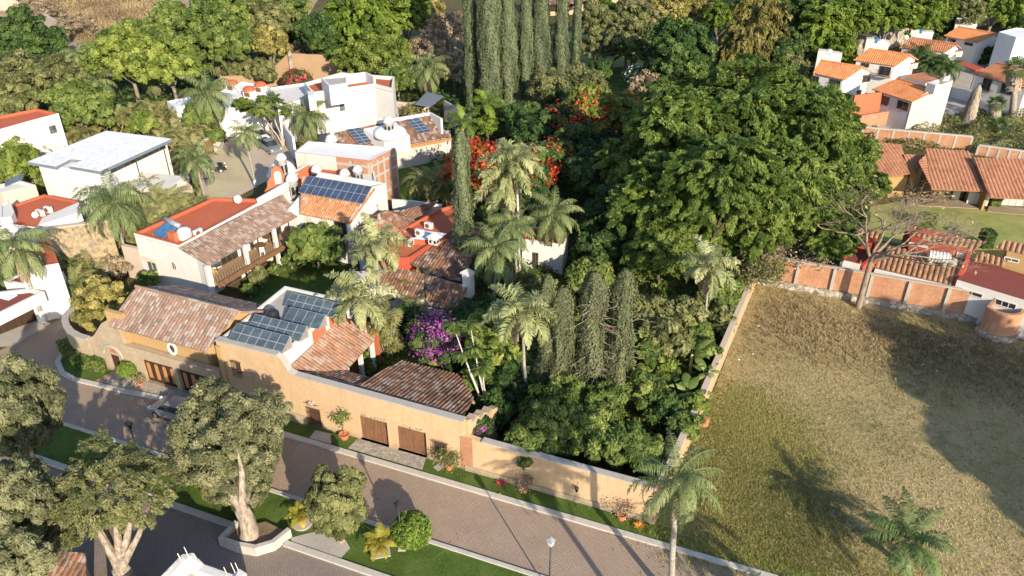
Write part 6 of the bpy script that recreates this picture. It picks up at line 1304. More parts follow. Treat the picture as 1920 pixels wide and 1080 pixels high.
# ---------------------------------------------------------------- trees: kind, x, y, centre height, half width in picture pixels, label
G_BG = 'trees of the wood behind the houses'
def many(rows, cat='tree', group=None, name='broadleaf_tree'):
    for row in rows:
        k, x, y, z, r, lb = row[:6]; kw = row[6] if len(row) > 6 else {}
        tree(kw.pop('name', name), k, x, y, z, r, lb, kw.pop('cat', cat), kw.pop('group', group), **kw)
many([
 ('dark', 40, 72, 6, 56, 'dark green tree at the upper left corner above the red roofed cottage'),
 ('dark', 92, 78, 5, 30, 'small dark tree touching the hillside boundary wall'),
 ('dry', 60, 12, 3, 30, 'grey brown thorn bush at the top left corner', {'vz': .6}), ('dry', 95, 20, 3, 28, 'leafless brown bush beside the hillside wall', {'vz': .6}),
 ('dry', 140, 45, 3, 34, 'sprawling dry bush on the bare brown hillside', {'vz': .5}), ('dry', 112, 62, 3, 26, 'dry bush hanging over the hillside wall foot', {'vz': .5}),
 ('lime', 240, 110, 7, 62, 'broad bright lime green tree, brightest crown of the upper left wood'),
 ('lime', 315, 118, 7, 56, 'lime green tree just right of the brightest crown'), ('mid', 190, 120, 6, 42, 'mid green tree left of the lime crowns'),
 ('olive', 60, 165, 6, 68, 'large olive tree filling the left edge above the white house'), ('olive', 115, 150, 6, 44, 'olive tree between the left edge tree and the hazy palms'),
 ('olive', 20, 195, 5, 44, 'low olive tree above the far left red roof'), ('mid', 150, 205, 5, 56, 'wide domed pale green tree behind the feathery palm'),
 ('mid', 325, 45, 9, 46, 'dark topped tree left of the hillside edge at the top'), ('mid', 395, 55, 9, 60, 'big green tree left of centre in the top wood'),
 ('mid', 445, 25, 10, 56, 'green tree touching the top edge above the tall palm'), ('mid', 430, 85, 7, 44, 'green tree right behind the lone tall palm'),
 ('olive', 500, 40, 9, 50, 'olive green tree at the top edge left of the big bright one'), ('golden', 505, 78, 7, 36, 'yellowish olive tree among darker ones near the top'),
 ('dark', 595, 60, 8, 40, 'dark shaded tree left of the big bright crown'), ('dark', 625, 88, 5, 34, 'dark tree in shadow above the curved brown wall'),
 ('bright', 560, 62, 6, 26, 'small fresh green tree in front of the dark shaded one'),
 ('bright', 690, 28, 10, 76, 'huge bright green tree at the top centre left'), ('bright', 655, 62, 7, 50, 'lower left lobe of bright green foliage above the clipped looking tree'), ('bright', 760, 25, 9, 52, 'bright green tree at the top right of the huge one'),
 ('yellg', 715, 108, 5, 64, 'wide yellow green tree just behind the tall white house'), ('yellg', 670, 118, 4, 40, 'low yellow green tree left of the queen palm, behind the roof box'),
 ('mid', 745, 150, 4, 36, 'green shrubby tree at the foot of the large queen palm'),
 ('dry', 840, 60, 7, 46, 'tall leafless grey tree left of the dark cypress'), ('dry', 815, 100, 5, 44, 'grey bare branched tree behind the large queen palm'), ('dry', 850, 130, 4, 36, 'pale bare tree at the foot of the dark cypress'), ('golden', 800, 20, 8, 36, 'thin yellowish tree at the top left of the cypresses'),
 ('dry', 570, 102, 3, 26, 'round grey leafless tree in front of the dark wood'), ('feath', 520, 112, 3, 34, 'feathery pale green acacia above the brown boundary wall'), ('olive', 445, 125, 3, 28, 'olive brown flowering bush beside the lone tall palm', {}), ('olive', 490, 135, 3, 26, 'brown scrubby bush at the brown wall'),
 ('mid', 300, 85, 6, 40, 'green tree between the lime crown and the hillside'), ('mid', 250, 65, 5, 30, 'small green tree at the foot of the bare hillside'), ('mid', 212, 72, 4, 24, 'little dark tree at the left foot of the hillside'),
 ('mid', 540, 25, 9, 40, 'round green tree at the top edge beside the dark one'), ('mid', 370, 100, 5, 40, 'green tree under the lone tall palm, left side'),
 ('lime', 15, 315, 4, 44, 'lime green bush tree at the left edge below the far left red roof'), ('lime', 25, 285, 3, 28, 'small lime tree touching the left edge'),
 ('yellg', 270, 232, 4, 26, 'small bright green tree among the areca palms'), ('mid', 372, 218, 4, 24, 'green tree behind the tall palm by the car court'),
 ('shrub', 405, 254, 2, 18, 'round clipped green bush beside the tall palm foot', {'name': 'clipped_bush', 'cat': 'bush', 'trunk': False}), ('shrub', 427, 206, 1.6, 13, 'small clipped bush below the white roofs', {'name': 'clipped_bush', 'cat': 'bush', 'trunk': False}),
], group=None)
# right and centre wood
many([
 ('olive', 1115, 40, 7, 40, 'olive green tree just right of the last cypress at the top'), ('bright', 1140, 28, 6, 30, 'fresh green rounded tree in front of the ochre villa'),
 ('olive', 1190, 40, 6, 44, 'broad pale olive tree right of the ochre villa'), ('olive', 1120, 85, 4, 36, 'spreading pale tree on the park slope'), ('olive', 1175, 80, 5, 46, 'layered pale olive tree in the middle of the park'),
 ('feath', 1185, 100, 4, 34, 'thin leaved tree with forked pale trunk on the park slope'), ('golden', 1260, 15, 7, 50, 'brownish gold tree at the top edge right of the villa'), ('golden', 1310, 22, 6, 34, 'brownish gold tree top beside the conifer'),
 ('dark', 1275, 90, 8, 58, 'dense dark green tree left of the brown conifer'), ('dark', 1265, 140, 4, 50, 'dark lower tree under the dense dark crown'), ('bright', 1350, 30, 7, 32, 'small fresh green crown above the bare tree'),
 ('dry', 1330, 100, 6, 32, 'bare pale tree between the dark tree and the conifer'), ('conifer', 1392, 95, 8, 46, 'tall brownish olive conifer at the upper right of centre', {'vz': 2.0}), ('conifer', 1440, 60, 9, 34, 'narrow conifer behind the big brownish one', {'vz': 2.2}),
 ('dark', 1420, 10, 9, 44, 'dark green tree at the top edge over the conifer'), ('dark', 1500, 30, 9, 50, 'dark tree in shade at the top edge left of the row houses'), ('bright', 1545, 45, 9, 54, 'yellowish green tree left of the first utility pole'),
 ('bright', 1600, 30, 10, 56, 'tall yellowish green tree behind the gabled houses'), ('bright', 1665, 25, 9, 50, 'yellowish green tree just left of the utility pole'), ('bright', 1735, 15, 9, 54, 'green tree at the top edge right of the utility pole'),
 ('olive', 1810, 22, 7, 36, 'olive tree by the thin pole at the top right'), ('bright', 1870, 5, 8, 54, 'green tree at the top right edge of the forest'), ('dark', 1765, 45, 4, 40, 'dark tree behind the farthest service boxes'), ('dark', 1905, 28, 4, 34, 'dark bush in the corner above the stone wall'),
 ('bright', 1560, 85, 6, 44, 'green tree right behind the leftmost gabled house'), ('dark', 1460, 95, 6, 42, 'shaded green tree right of the conifers'), ('shrubo', 1510, 92, 5, 40, 'grey green rounded tree left of the row house wall'), ('shrubo', 1470, 125, 4, 40, 'grey green tree below the conifers', {'vz': .8}),
 ('shrubo', 1030, 170, 4, 42, 'speckled olive shrub at the foot of the cypresses'), ('shrubo', 1095, 165, 4, 46, 'speckled olive shrub right of the cypress feet'), ('shrubd', 1060, 190, 3, 34, 'dark shrub between two speckled ones'),
 ('dark', 1125, 133, 2, 22, 'low dark bush in the shaded park'), ('dry', 1210, 165, 2.5, 34, 'brown twiggy bush in front of the dense dark tree'), ('white', 1200, 145, 2, 26, 'x') if False else ('olive', 1235, 115, 3, 24, 'grey green bush beside the dense dark tree'),
 ('bright', 950, 330, 3, 0.1, 'x') if False else ('dark', 1000, 250, 4, 40, 'dark shaded tree below the cypress row'),
 ('dark', 975, 225, 4, 36, 'dark tree at the foot of the broad cypress'), ('mid', 940, 215, 3, 20, 'small green tree right of the royal palms'),
 ('bright', 915, 235, 3, 22, 'fresh green shrub behind the royal palm trunk'),
], group=None)
# flame trees
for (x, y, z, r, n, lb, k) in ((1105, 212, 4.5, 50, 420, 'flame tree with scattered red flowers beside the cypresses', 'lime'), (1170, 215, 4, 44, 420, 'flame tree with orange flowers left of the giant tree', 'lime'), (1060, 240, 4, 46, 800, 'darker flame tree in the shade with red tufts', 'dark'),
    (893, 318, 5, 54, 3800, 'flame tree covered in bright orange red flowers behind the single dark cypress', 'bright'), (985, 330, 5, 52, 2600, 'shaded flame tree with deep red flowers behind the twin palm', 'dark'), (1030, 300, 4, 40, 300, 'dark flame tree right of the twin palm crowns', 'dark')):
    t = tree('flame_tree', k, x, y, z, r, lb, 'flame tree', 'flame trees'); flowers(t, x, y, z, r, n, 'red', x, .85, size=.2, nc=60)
# the giant tree in the middle: overlapping crowns
GI = 'overlapping giant trees beside the dry field'
many([
 ('ficus', 1265, 250, 11, 112, 'giant drooping green tree, upper left crown of the mass'), ('ficus', 1400, 215, 12, 108, 'giant drooping tree, crown nearest the conifers'),
 ('ficus', 1520, 250, 11, 104, 'giant drooping tree, crown nearest the orange wall'), ('ficus', 1235, 370, 8, 88, 'lower left crown of the giant trees above the four front cypresses'),
 ('ficus', 1350, 340, 11, 106, 'central crown of the giant drooping trees'), ('ficus', 1470, 350, 10, 98, 'giant tree crown above the tangled bare tree'),
 ('ficus', 1570, 365, 7, 56, 'smaller drooping crown reaching toward the bare forked tree'), ('ficus', 1590, 300, 8, 52, 'drooping crown overhanging the leftmost salmon roof'), ('ficus', 1180, 310, 7, 54, 'pale drooping crown at the left edge of the giant mass'),
 ('ficus', 1240, 460, 5, 62, 'low hanging crown over the shaded garden floor'), ('ficus', 1555, 440, 5, 50, 'green crown above the left end of the brick boundary wall'),
 ('ficus', 1350, 445, 4, 46, 'lower branches of giant foliage above the right garden palm'), ('ficus', 1310, 425, 5, 60, 'lower left inner crown of the giant trees over the dark garden floor'), ('ficus', 1425, 425, 6, 62, 'lower right inner crown of the giant trees above the tangled bare trees'), ('ficus', 1300, 190, 9, 70, 'upper crown of the giant trees below the dense dark tree'), ('ficus', 1470, 190, 9, 70, 'upper right crown of the giant trees left of the gabled houses'),
 ('ficus', 1640, 345, 6, 28, 'low branch of giant foliage in front of the leftmost salmon roof'), ('ficus', 1622, 285, 7, 26, 'outer branch of giant foliage over the leftmost salmon roof'), ('ficus', 1600, 400, 5, 30, 'giant foliage beside the bare forked tree'),
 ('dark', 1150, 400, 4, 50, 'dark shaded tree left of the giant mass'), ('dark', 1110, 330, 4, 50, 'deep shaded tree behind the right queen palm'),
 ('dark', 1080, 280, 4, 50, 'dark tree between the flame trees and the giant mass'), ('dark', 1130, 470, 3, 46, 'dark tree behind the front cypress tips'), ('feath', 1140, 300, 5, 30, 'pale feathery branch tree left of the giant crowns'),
], 'giant tree', GI, 'giant_tree')
# garden inside the walls
many([
 ('mid', 592, 462, 2.6, 48, 'round dark green tree on the courtyard lawn beside the white wing', {'name': 'garden_tree'}), ('shrub', 545, 488, 1, 14, 'small bush under the veranda column'), ('olive', 488, 520, 1.2, 15, 'grey green bush beside the lower veranda column', {'vz': 1.3}), ('shrub', 468, 543, .8, 13, 'low bright bush at the courtyard path'), ('shrub', 518, 505, .7, 12, 'small bush by the middle lower column'),
 ('yell', 190, 570, 3.4, 52, 'yellow green tree inside the curved garden wall'), ('shrub', 275, 525, 1.5, 18, 'bushy plants between the stone wall and white house'), ('dry', 215, 505, 1.3, 26, 'grey thorny bush at the foot of the yellow stone wall'),
 ('ball', 238, 692, 1.3, 18, 'clipped ball shrub left of the first arched garage door', {'name': 'round_shrub', 'cat': 'shrub'}), ('shrub', 262, 708, .6, 8, 'small leafy plant between ball shrub and garage'),
 ('lime', 925, 625, 3.5, 50, 'bright yellow green tree behind the slender papaya stems'), ('lime', 945, 670, 3, 34, 'yellow green tree lower down beside the foxtail palm trunk'), ('mid', 900, 700, 2.5, 32, 'green shrub behind the end of the tile roof'),
 ('mango', 1035, 790, 2.6, 62, 'leafy green tree spilling over the street wall, left one', {'vz': .9}), ('mango', 1105, 810, 2.6, 62, 'leafy green tree spilling over the street wall, middle one', {'vz': .9}), ('mango', 1000, 835, 2.4, 46, 'drooping green tree hanging lowest over the street wall'), ('mango', 1165, 830, 2.6, 52, 'leafy green tree spilling over the street wall beside the corner palm', {'vz': .9}),
 ('mango', 1060, 745, 3, 46, 'glossy green tree below the four front cypresses'), ('mango', 1130, 755, 3.2, 42, 'glossy green tree right below the front cypresses'),
 ('shrubo', 1215, 600, 3, 52, 'speckled reddish green shrub right of the front cypresses'), ('shrubo', 1250, 640, 3, 44, 'olive shrub beside the slim garden palm'), ('shrub', 1200, 655, 2.5, 40, 'green shrub above the traveller palm'), ('yellg', 1240, 690, 2, 30, 'yellow green shrub left of the banana leaves'), ('shrubo', 1290, 590, 3, 36, 'olive shrub near the slim garden palm crown'),
 ('shrub', 1312, 620, 2.4, 26, 'leafy shrub leaning on the side wall near the slim palm'), ('shrub', 1322, 655, 2.4, 24, 'leafy shrub spilling over the side wall beside the banana leaves'), ('yellg', 1302, 760, 2.3, 26, 'yellow green shrub spilling over the lower side wall'), ('mid', 1285, 800, 2.4, 28, 'green shrub hanging over the side wall near the street corner'), ('shrubo', 1352, 590, 2.4, 22, 'olive shrub on the side wall near its top end'),
 ('shrub', 1210, 735, 2.5, 40, 'green undergrowth tree below the traveller palm'), ('shrubd', 1250, 775, 2, 36, 'dark shrub beside the side wall foot'), ('mango', 1220, 850, 1.8, 34, 'long leaved shrub at the street corner of the garden wall'), ('mid', 1345, 560, 2.5, 34, 'green tree at the top end of the side wall'), ('mid', 1375, 540, 2, 26, 'green shrub leaning on the upper side wall'),
 ('dark', 960, 720, 2, 42, 'dark shaded shrub left of the leafy wall trees'), ('dark', 930, 770, 1.6, 34, 'dark bush behind the street wall near the end pier'), ('shrub', 1085, 525, 1.6, 26, 'bush right of the small white house'), ('shrub', 1110, 520, 2.5, 38, 'green bush between the front cypress tips'), ('shrubd', 900, 590, 2, 34, 'dark shrub right of the white chimney house'), ('shrubd', 760, 600, 2, 30, 'dark shrub left of the purple bougainvillea'), ('shrubd', 860, 610, 1.8, 34, 'dark shrub behind the purple bougainvillea'), ('shrubo', 1010, 555, 2.5, 34, 'olive bush left of the front cypresses'),
 ('shrub', 690, 672, 1, 15, 'low plants in the tiny tiled courtyard'), ('yellg', 693, 692, .5, 9, 'clipped pale bush at the edge of the tiny courtyard'), ('shrub', 800, 690, 1.2, 26, 'green shrub under the bougainvillea'), ('shrubd', 850, 690, 1.2, 26, 'dark shrub right of the bougainvillea foot'),
 ('mid', 745, 540, 2, 26, 'green bush among the palms beside the red roof'), ('bright', 875, 345, 4, 34, 'bright green shrub below the orange flame tree'), ('mid', 945, 400, 3, 40, 'green tree below the twin palm crowns'), ('dark', 1010, 400, 3, 40, 'dark tree behind the right queen palm crown'),
], 'garden tree', None, 'garden_tree')
t = tree('bougainvillea', 'shrubd', 817, 638, 3, 44, 'large bougainvillea with purple flowers in the middle of the garden', 'bougainvillea'); flowers(t, 817, 635, 3.1, 46, 3000, 'purple', 3, .85, size=.1, nc=110)
t = tree('bougainvillea', 'shrubd', 900, 800, 2.9, 20, 'small pink flowering creeper on top of the wall pier', 'bougainvillea', trunk=False); flowers(t, 898, 803, 3, 14, 240, 'purple', 4, .6, size=.09)
t = tree('bougainvillea', 'shrubd', 555, 150, 2.4, 22, 'pinkish red bougainvillea against the brown boundary wall', 'bougainvillea'); flowers(t, 558, 149, 2.6, 24, 700, 'pinkred', 5, .7, size=.16)
t = tree('oleander_bush', 'shrub', 1195, 146, 2.2, 24, 'white flowering bush in the shaded park', 'bush'); flowers(t, 1195, 144, 2.4, 24, 260, 'white', 5, .7, size=.2)
t = tree('flowering_shrub', 'shrub', 372, 519, 1.6, 17, 'flowering bush with white and pink blooms at the veranda corner', 'bush'); flowers(t, 366, 514, 1.8, 12, 260, 'white', 6, .8, size=.1); flowers(t, 382, 518, 1.7, 9, 130, 'pinkred', 7, .8, size=.1)
# hedges
def hedge(label, pts, h, wd, kind='bright', n=9000, leaf=.09):
    c = sum(pts, Vector((0, 0, 0))) / len(pts); r = empty('hedge', (c.x, c.y, 0), label, 'hedge'); MB().wall(pts, 0, h * .9, wd * .86).build('core', M['earth'], r); rng = rs(int(abs(c.x) * 10)); P = []; N = []
    seg = [(a, b, (b - a).length) for a, b in zip(pts, pts[1:])]; tot = sum(s[2] for s in seg)
    for a, b, L in seg:
        m = int(n * L / tot); t = rng.rand(m, 1); u = rng.uniform(-1, 1, m); face = rng.rand(m); d = (b - a).normalized(); nn = np.array([-d.y, d.x, 0]); o = np.where(face < .4, u, np.sign(u)) * wd / 2; z = np.where(face < .4, h, rng.rand(m) * h) + rng.normal(size=m) * .04
        P.append(np.array(a)[None] * (1 - t) + np.array(b)[None] * t + nn * (o + rng.normal(size=m) * .04)[:, None] + np.array([0, 0, 1]) * (z - a.z)[:, None]); N.append(np.where((face < .4)[:, None], np.array([[0, 0, 1]]), nn * np.sign(u)[:, None]) + rng.normal(size=(m, 3)) * .5)
    P = np.concatenate(P); N = np.concatenate(N); V, Q = quads(P, N, leaf * (.6 + .7 * rng.rand(len(P))), .6, rng); V = V - np.array([c.x, c.y, 0]); np_obj('foliage', V, Q, L_[kind], r, rng.rand(len(P)))
hedge('low clipped hedge following the foot of the curved wall', P_([(128, 655), (140, 672), (162, 684), (185, 690), (205, 690)]), 1.15, 1.3, 'mid')
hedge('clipped hedge strip between the grey roofed house and terracotta roof', P_([(95, 372), (120, 366), (150, 372)]), 2.6, 3.0, 'mid', 12000, .16)
hedge('small clipped hedge left of the modern house wall', P_([(78, 362), (98, 358)]), 2.4, 2.0, 'mid', 4000, .16)
hedge('clipped hedge on the stone wall at the top right', P_([(1880, 55), (1930, 45)]), 3.6, 2.0, 'bright', 5000, .2); hedge('clipped hedge panel left of the second gabled house', P_([(1575, 118), (1598, 108)]), 3.6, 1.2, 'mid', 4000, .2)
hedge('square clipped hedge block on the long lawn', P_([(1718, 422), (1752, 428)]), 1.4, 1.6, 'mid', 4000, .12); hedge('small square bush by the right end of the red house', P_([(1836, 462), (1855, 462)]), 1.8, 1.3, 'dark', 3000, .12); hedge('clipped bush beside the rightmost terrace door', P_([(1853, 385), (1870, 386)]), 1.9, 1.3, 'mid', 3000, .12)
# cypresses
GC = 'row of tall cypresses at the top centre'
for (x, y, h, r, lb) in ((885, 205, 27, 15, 'dark leftmost cypress of the tall row, in shade'), (921, 215, 28, 25, 'broadest tall cypress, second from the left'), (953, 205, 27, 19, 'tall cypress right of the broadest one'), (985, 185, 27, 15, 'tall cypress fourth from the left in the row'),
    (1012, 172, 27, 20, 'tall cypress in the middle right of the row'), (1050, 160, 26, 16, 'tall cypress second from the right of the row'), (1078, 145, 24, 9, 'thinnest and rightmost cypress of the tall row')):
    cypress(x, y, h, r * 1.05, lb, GC, .18, 75, taper=.5)
GF = 'ragged cypresses in the garden behind the leafy trees'
for (x, y, h, r, lb, tw) in ((1022, 760, 11.8, 17, 'ragged cypress, leftmost of the front group', 6), (1048, 765, 11.0, 23, 'ragged cypress, second of the front group', 5), (1100, 770, 12.4, 24, 'ragged cypress with tangle of dead twigs at its middle', 60), (1152, 770, 12.6, 20, 'ragged cypress, rightmost of the front group', 14)):
    cypress(x, y, h, r, lb, GF, .11, 190, .16, twigs=tw)
cypress(873, 530, 15.6, 18, 'single narrow cypress standing in front of the orange flame tree', None, .13, 120, .05); cypress(878, 290, 3.5, 7, 'small young cypress in front of the royal palms', None, .15, 60); cypress(953, 272, 3.2, 7, 'small young cypress right of the royal palms', None, .15, 60)
cypress(1500, 130, 6, 9, 'small grey green cypress left of the gabled houses', None, .2, 60)
# palms
palm('fox', 958, 318, 970, 520, 'tall pale palm with bright drooping fronds, left of the twin trunks', 1.35, 'twin pale palms', 'palmw', .14, 'palmy'); palm('fox', 945, 350, 976, 516, 'second of the twin pale palms, crown lower and left', 1.3, 'twin pale palms', 'palmw', .14, 'palmy'); palm('fox', 968, 300, 975, 522, 'uppermost crown among the twin pale palms', 1.1, 'twin pale palms', 'palmw', .13, 'palmy')
palm('queen', 1037, 405, 1036, 512, 'drooping queen palm in front of the small white house', 1.05); palm('queen', 930, 470, 925, 590, 'queen palm with yellowed dead bases right of the single cypress', 1.1)
palm('queen', 960, 430, 958, 560, 'queen palm behind the yellowed one and left of the small white house', .9)
palm('fox', 978, 585, 988, 770, 'foxtail palm with white arching fronds before the ragged cypresses', 1.2, None, 'palmt', .13, 'palmy'); palm('fox', 705, 465, 714, 590, 'foxtail palm in front of the low red house', 1.25, None, 'palmt', .14, 'palmy'); palm('fox', 672, 560, 700, 690, 'foxtail palm with yellow shaft beside the solar roof', 1.25, None, 'palmt', .13, 'palmy')
palm('royal', 912, 195, 915, 268, 'bright green royal palm with yellow trunk, right one of the pair', 1.1, None, 'palmy', .2, 'palmy'); palm('royal', 868, 232, 866, 300, 'bright green royal palm, left one of the pair', 1.0, None, 'palmy', .2, 'palmy')
palm('queen', 802, 130, 803, 195, 'large full queen palm beside the tall white house', 1.35); palm('queen', 577, 222, 580, 278, 'queen palm right of the forked tree in the car court', 1.2, None, 'palmy'); palm('queen', 390, 180, 427, 265, 'very tall queen palm left of the car court', 1.4)
palm('queen', 404, 108, 414, 158, 'lone queen palm in front of the upper wood', 1.1); palm('queen', 150, 110, 158, 190, 'hazy queen palm, leftmost of two before the lime trees', 1.15); palm('queen', 180, 155, 187, 210, 'hazy queen palm, lower of two before the lime trees', 1.2); palm('queen', 287, 145, 294, 190, 'queen palm in front of the lime green trees', 1.1)
palm('queen', 155, 215, 160, 250, 'feathery palm before the pale domed tree', 1.2); palm('queen', 213, 385, 244, 507, 'tall queen palm right of the yellow stone wall with white painted foot', 1.35, white=1.0); palm('queen', 30, 468, 84, 604, 'tall queen palm beside the dark garage door with white painted foot', 1.15, white=1.2, tr=.2)
palm('queen', 460, 252, 480, 352, 'small crowned palm in the middle of the car court', .8, None, 'palmt', .15, white=1.0, ); palm('queen', 367, 303, 388, 385, 'palm beside the two cars parked at the sandy court edge', 1.0, None, 'palmt', .15)
palm('queen', 1268, 905, 1257, 1125, 'near queen palm leaning up at the street corner of the garden wall', .88, None, 'palmt', .19); palm('queend', 1700, 1015, 1702, 1068, 'near dark green palm at the bottom right of the dry field', .95, None, 'palmt', .22)
palm('fox', 1330, 500, 1319, 645, 'slim garden palm with fresh fronds near the upper side wall', 1.1, None, 'palmt', .11, 'palmy')
for (x, y, z, r, lb) in ((775, 545, 2.6, 42, 'areca clump with golden fronds beside the dark tile roof'), (800, 335, 2.6, 46, 'areca clump in the lawn below the patio house, left'), (840, 345, 2.6, 42, 'areca clump right below the patio house lawn'), (1352, 600, 2.2, 28, 'small palm leaning over the side wall'), (960, 380, 2, 26, 'palm sprays at the twin palm feet'),
    (190, 345, 2.6, 40, 'areca clump against the modern house wall, left'), (225, 362, 2.6, 40, 'areca clump below the modern house wall, middle'), (265, 350, 2.6, 40, 'areca clump below the low white block'), (300, 375, 2.6, 40, 'areca clump left of the sandy court, upper'), (335, 390, 2.4, 36, 'areca clump beside the sandy court corner'), (250, 400, 2.6, 42, 'areca clump above the terracotta flat roof, left'), (290, 410, 2.4, 38, 'areca clump above the terracotta flat roof, middle'), (330, 400, 2.2, 34, 'areca clump above the terracotta flat roof, right'), (360, 378, 2, 28, 'areca clump at the court end of the palm belt'), (240, 435, 2.2, 34, 'areca clump at the stone wall corner'), (205, 400, 2.4, 34, 'areca clump right behind the stone wall'),
    (60, 275, 2.4, 34, 'areca clump left of the modern house, upper'), (30, 320, 2.4, 36, 'areca clump at the left edge above the beige box'), (65, 320, 2.4, 32, 'areca clump just left of the modern house corner'), (95, 262, 2.4, 32, 'areca clump below the far left white house'), (130, 255, 2.4, 32, 'areca clump behind the modern house roof, left'), (160, 235, 2.2, 30, 'areca clump behind the modern house roof, middle'),
    (215, 222, 2.4, 30, 'areca clump behind the modern house roof, right'), (250, 210, 2.4, 30, 'areca clump before the upper wood, left'), (290, 205, 2.4, 28, 'areca clump before the upper wood, middle'), (330, 215, 2.4, 28, 'areca clump near the low white roof'), (345, 245, 2.6, 32, 'areca clump left of the very tall palm'), (310, 250, 2.4, 32, 'areca clump right behind the modern house'), (375, 240, 2.4, 26, 'areca clump at the very tall palm foot'), (350, 275, 2.2, 26, 'areca clump behind the yellow gate'),
    (575, 265, 2, 18, 'palm plant against the tall court wall'), (135, 498, 2.2, 24, 'dark palm clump in front of the corner white house'), (115, 530, 2, 28, 'palm clump beside the corner white house porch'), (150, 520, 1.8, 22, 'palm clump left of the yellow green tree'), (770, 205, 2, 22, 'palm clump by the cream garden wall'), (15, 505, 2, 26, 'shaded palm clump at the left edge')):
    clump('areca' if x not in (135, 115, 15, 1352) else 'small', x, y, z, r, lb, 'clumps of areca palms', size=None if x not in (135, 115, 15, 150) else 1.1)
for (x, y, z, r, lb) in ((1735, 110, 4, 30, 'dark palm clump in front of the brown roofed house, left'), (1770, 120, 3.4, 28, 'dark palm clump in front of the brown roofed house, right')): clump('queend', x, y, z, r, lb, 'dark palms before the brown roofed house', size=1.1)
tree('broadleaf_tree', 'dark', 1830, 88, 3.5, 20, 'dark green tree between two gabled houses', 'tree'); tree('broadleaf_tree', 'dark', 1860, 105, 2.5, 20, 'dark shrub tree by the brown red roof', 'tree')
fan_palm(1905, 130, 1898, 222, 'tall fan palm at the right edge with ragged grey trunk', 1.5, None, .45, True, 26); fan_palm(1868, 195, 1868, 225, 'short fan palm beside the tall fan palm trunk', 1.1, None, .3, True); fan_palm(1872, 235, 1875, 250, 'low fan palm on the scrub slope', 1.1, None, .25, False)
r = empty('dead_palm', at(1813, 232), 'dead headless palm wrapped in grey thatch beside the white terrace wall', 'dead palm'); mb = MB(); rnd = random.Random(9); mb.tube([(0, 0, 0), (.1, 0, 2.5), (.2, .1, 5.2), (.2, .1, 5.8)], [.8, .75, .45, .12], 10)
for k in range(150):
    a = rnd.uniform(0, 6.28); z = rnd.uniform(.6, 5.2); rr = .75 - .07 * z + .15; mb.add([Vector((math.cos(a + s_) * f * rr, math.sin(a + s_) * f * rr, z + zz)) for s_, f, zz in ((-.2, .9, 0), (.2, .9, 0), (.22, 1.3, -.9), (-.22, 1.25, -1))], [(0, 1, 2, 3)])
mb.build('trunk', M['skirt'], r, False, False, False)
banana(1190, 680, 3.0, 52, 'traveller palm with fanned ribbed leaves right of the front cypresses', 3, 9, 'traveller_palm', 'palm', True); banana(1300, 650, 3.3, 50, 'banana plant with upright green leaves by the side wall', 5, 8); banana(1292, 722, 3.0, 52, 'banana plant with big yellow green leaves leaning on the side wall', 8, 8); banana(1322, 690, 2.8, 34, 'torn banana leaves over the side wall', 11, 6)
rosette(722, 618, 3, 50, 'tall dracaena clump with many bright leaf heads beside the tiled courtyard', 60, 4, 'areca'); rosette(1230, 720, 1.8, 28, 'dark spiky plants under the banana leaves', 9, 6, 'mid', name='spiky_plant', cat='plant')
# slender papaya like stems
def stems(label, foot, heads, name='papaya_tree', z=4):
    b = at(*foot); r = empty(name, b, label, 'tree'); mb = MB(); P = []; T = []; N = []; rng = rs(4)
    for (x, y, hz) in heads:
        e = at(x, y, hz); e = Vector((e.x - b.x, e.y - b.y, hz)); mb.tube([(0, 0, 0), e * .35 + Vector((.15, .1, 0)), e * .7, e], [.09, .07, .05, .035], 6)
        for k in range(60): a = rng.rand() * 6.28; d = np.array([math.cos(a), math.sin(a), rng.uniform(-.5, .4)]); P.append(np.array(e) + d * rng.uniform(.2, .75)); T.append(d); N.append(np.array([0, 0, 1]) + .3 * d)
    mb.build('stems', M['palmw'], r, True, False, False); V, Q = quads(np.array(P), np.array(N), .3 + .1 * rng.rand(len(P)), .4, rng, np.array(T)); np_obj('leaves', V, Q, L_['mid'], r, rng.rand(len(P)))
stems('slender papaya tree with pale leaning stems at the right end of the tile roof', (912, 792), ((850, 610, 7.4), (882, 610, 7.0), (890, 655, 5.6), (870, 665, 5.2), (905, 690, 4.4)))
stems('forked tree with many pale stems in the car court', (531, 275), ((480, 200, 5.0), (500, 190, 5.6), (522, 195, 5.4), (492, 215, 4.4), (512, 212, 4.6), (535, 210, 4.6)), 'forked_tree'); 
tree('forked_tree_crown' if False else 'feathery_tree', 'feath', 502, 203, 5.2, 40, 'feathery green crown above the parked white car', 'tree', None, .7)
tree('garden_tree', 'bright', 455, 200, 4, 18, 'small green tree above the rubble wall', 'tree')
# bare trees on the right
bare('bare_tree', 1608, 578, 10.5, 1.1, 'large bare forked tree growing at the brick boundary wall', seed=8, r0=.27, lv=7, fork=.5, tm='barkt', dirb=(.45, .1), leafy=160, leafmat='golden')
bare('bare_tree', 1395, 545, 5.0, 1.3, 'tangled leafless brown tree under the giant crowns', seed=3, r0=.22, lv=7, fork=.3, leafy=2600, leafmat='olive'); bare('bare_tree', 1480, 520, 5.2, 1.3, 'tangled leafless tree nearest the boundary wall corner', seed=21, r0=.2, lv=7, fork=.3, leafy=1600, leafmat='dry')
bare('bare_tree', 1735, 385, 3.6, 1.1, 'leafless bush in front of the middle row house', seed=5, r0=.12, lv=7, fork=.1, leafy=300); bare('bare_tree', 1660, 345, 3.6, 1.2, 'bare branched tree in front of the leftmost row house', seed=6, r0=.12, lv=7, fork=.2, leafy=300); bare('bare_tree', 1330, 205, 5, .8, 'thin white bare tree in front of the conifer', seed=12, r0=.1, lv=5, fork=.3, tm='barkp')
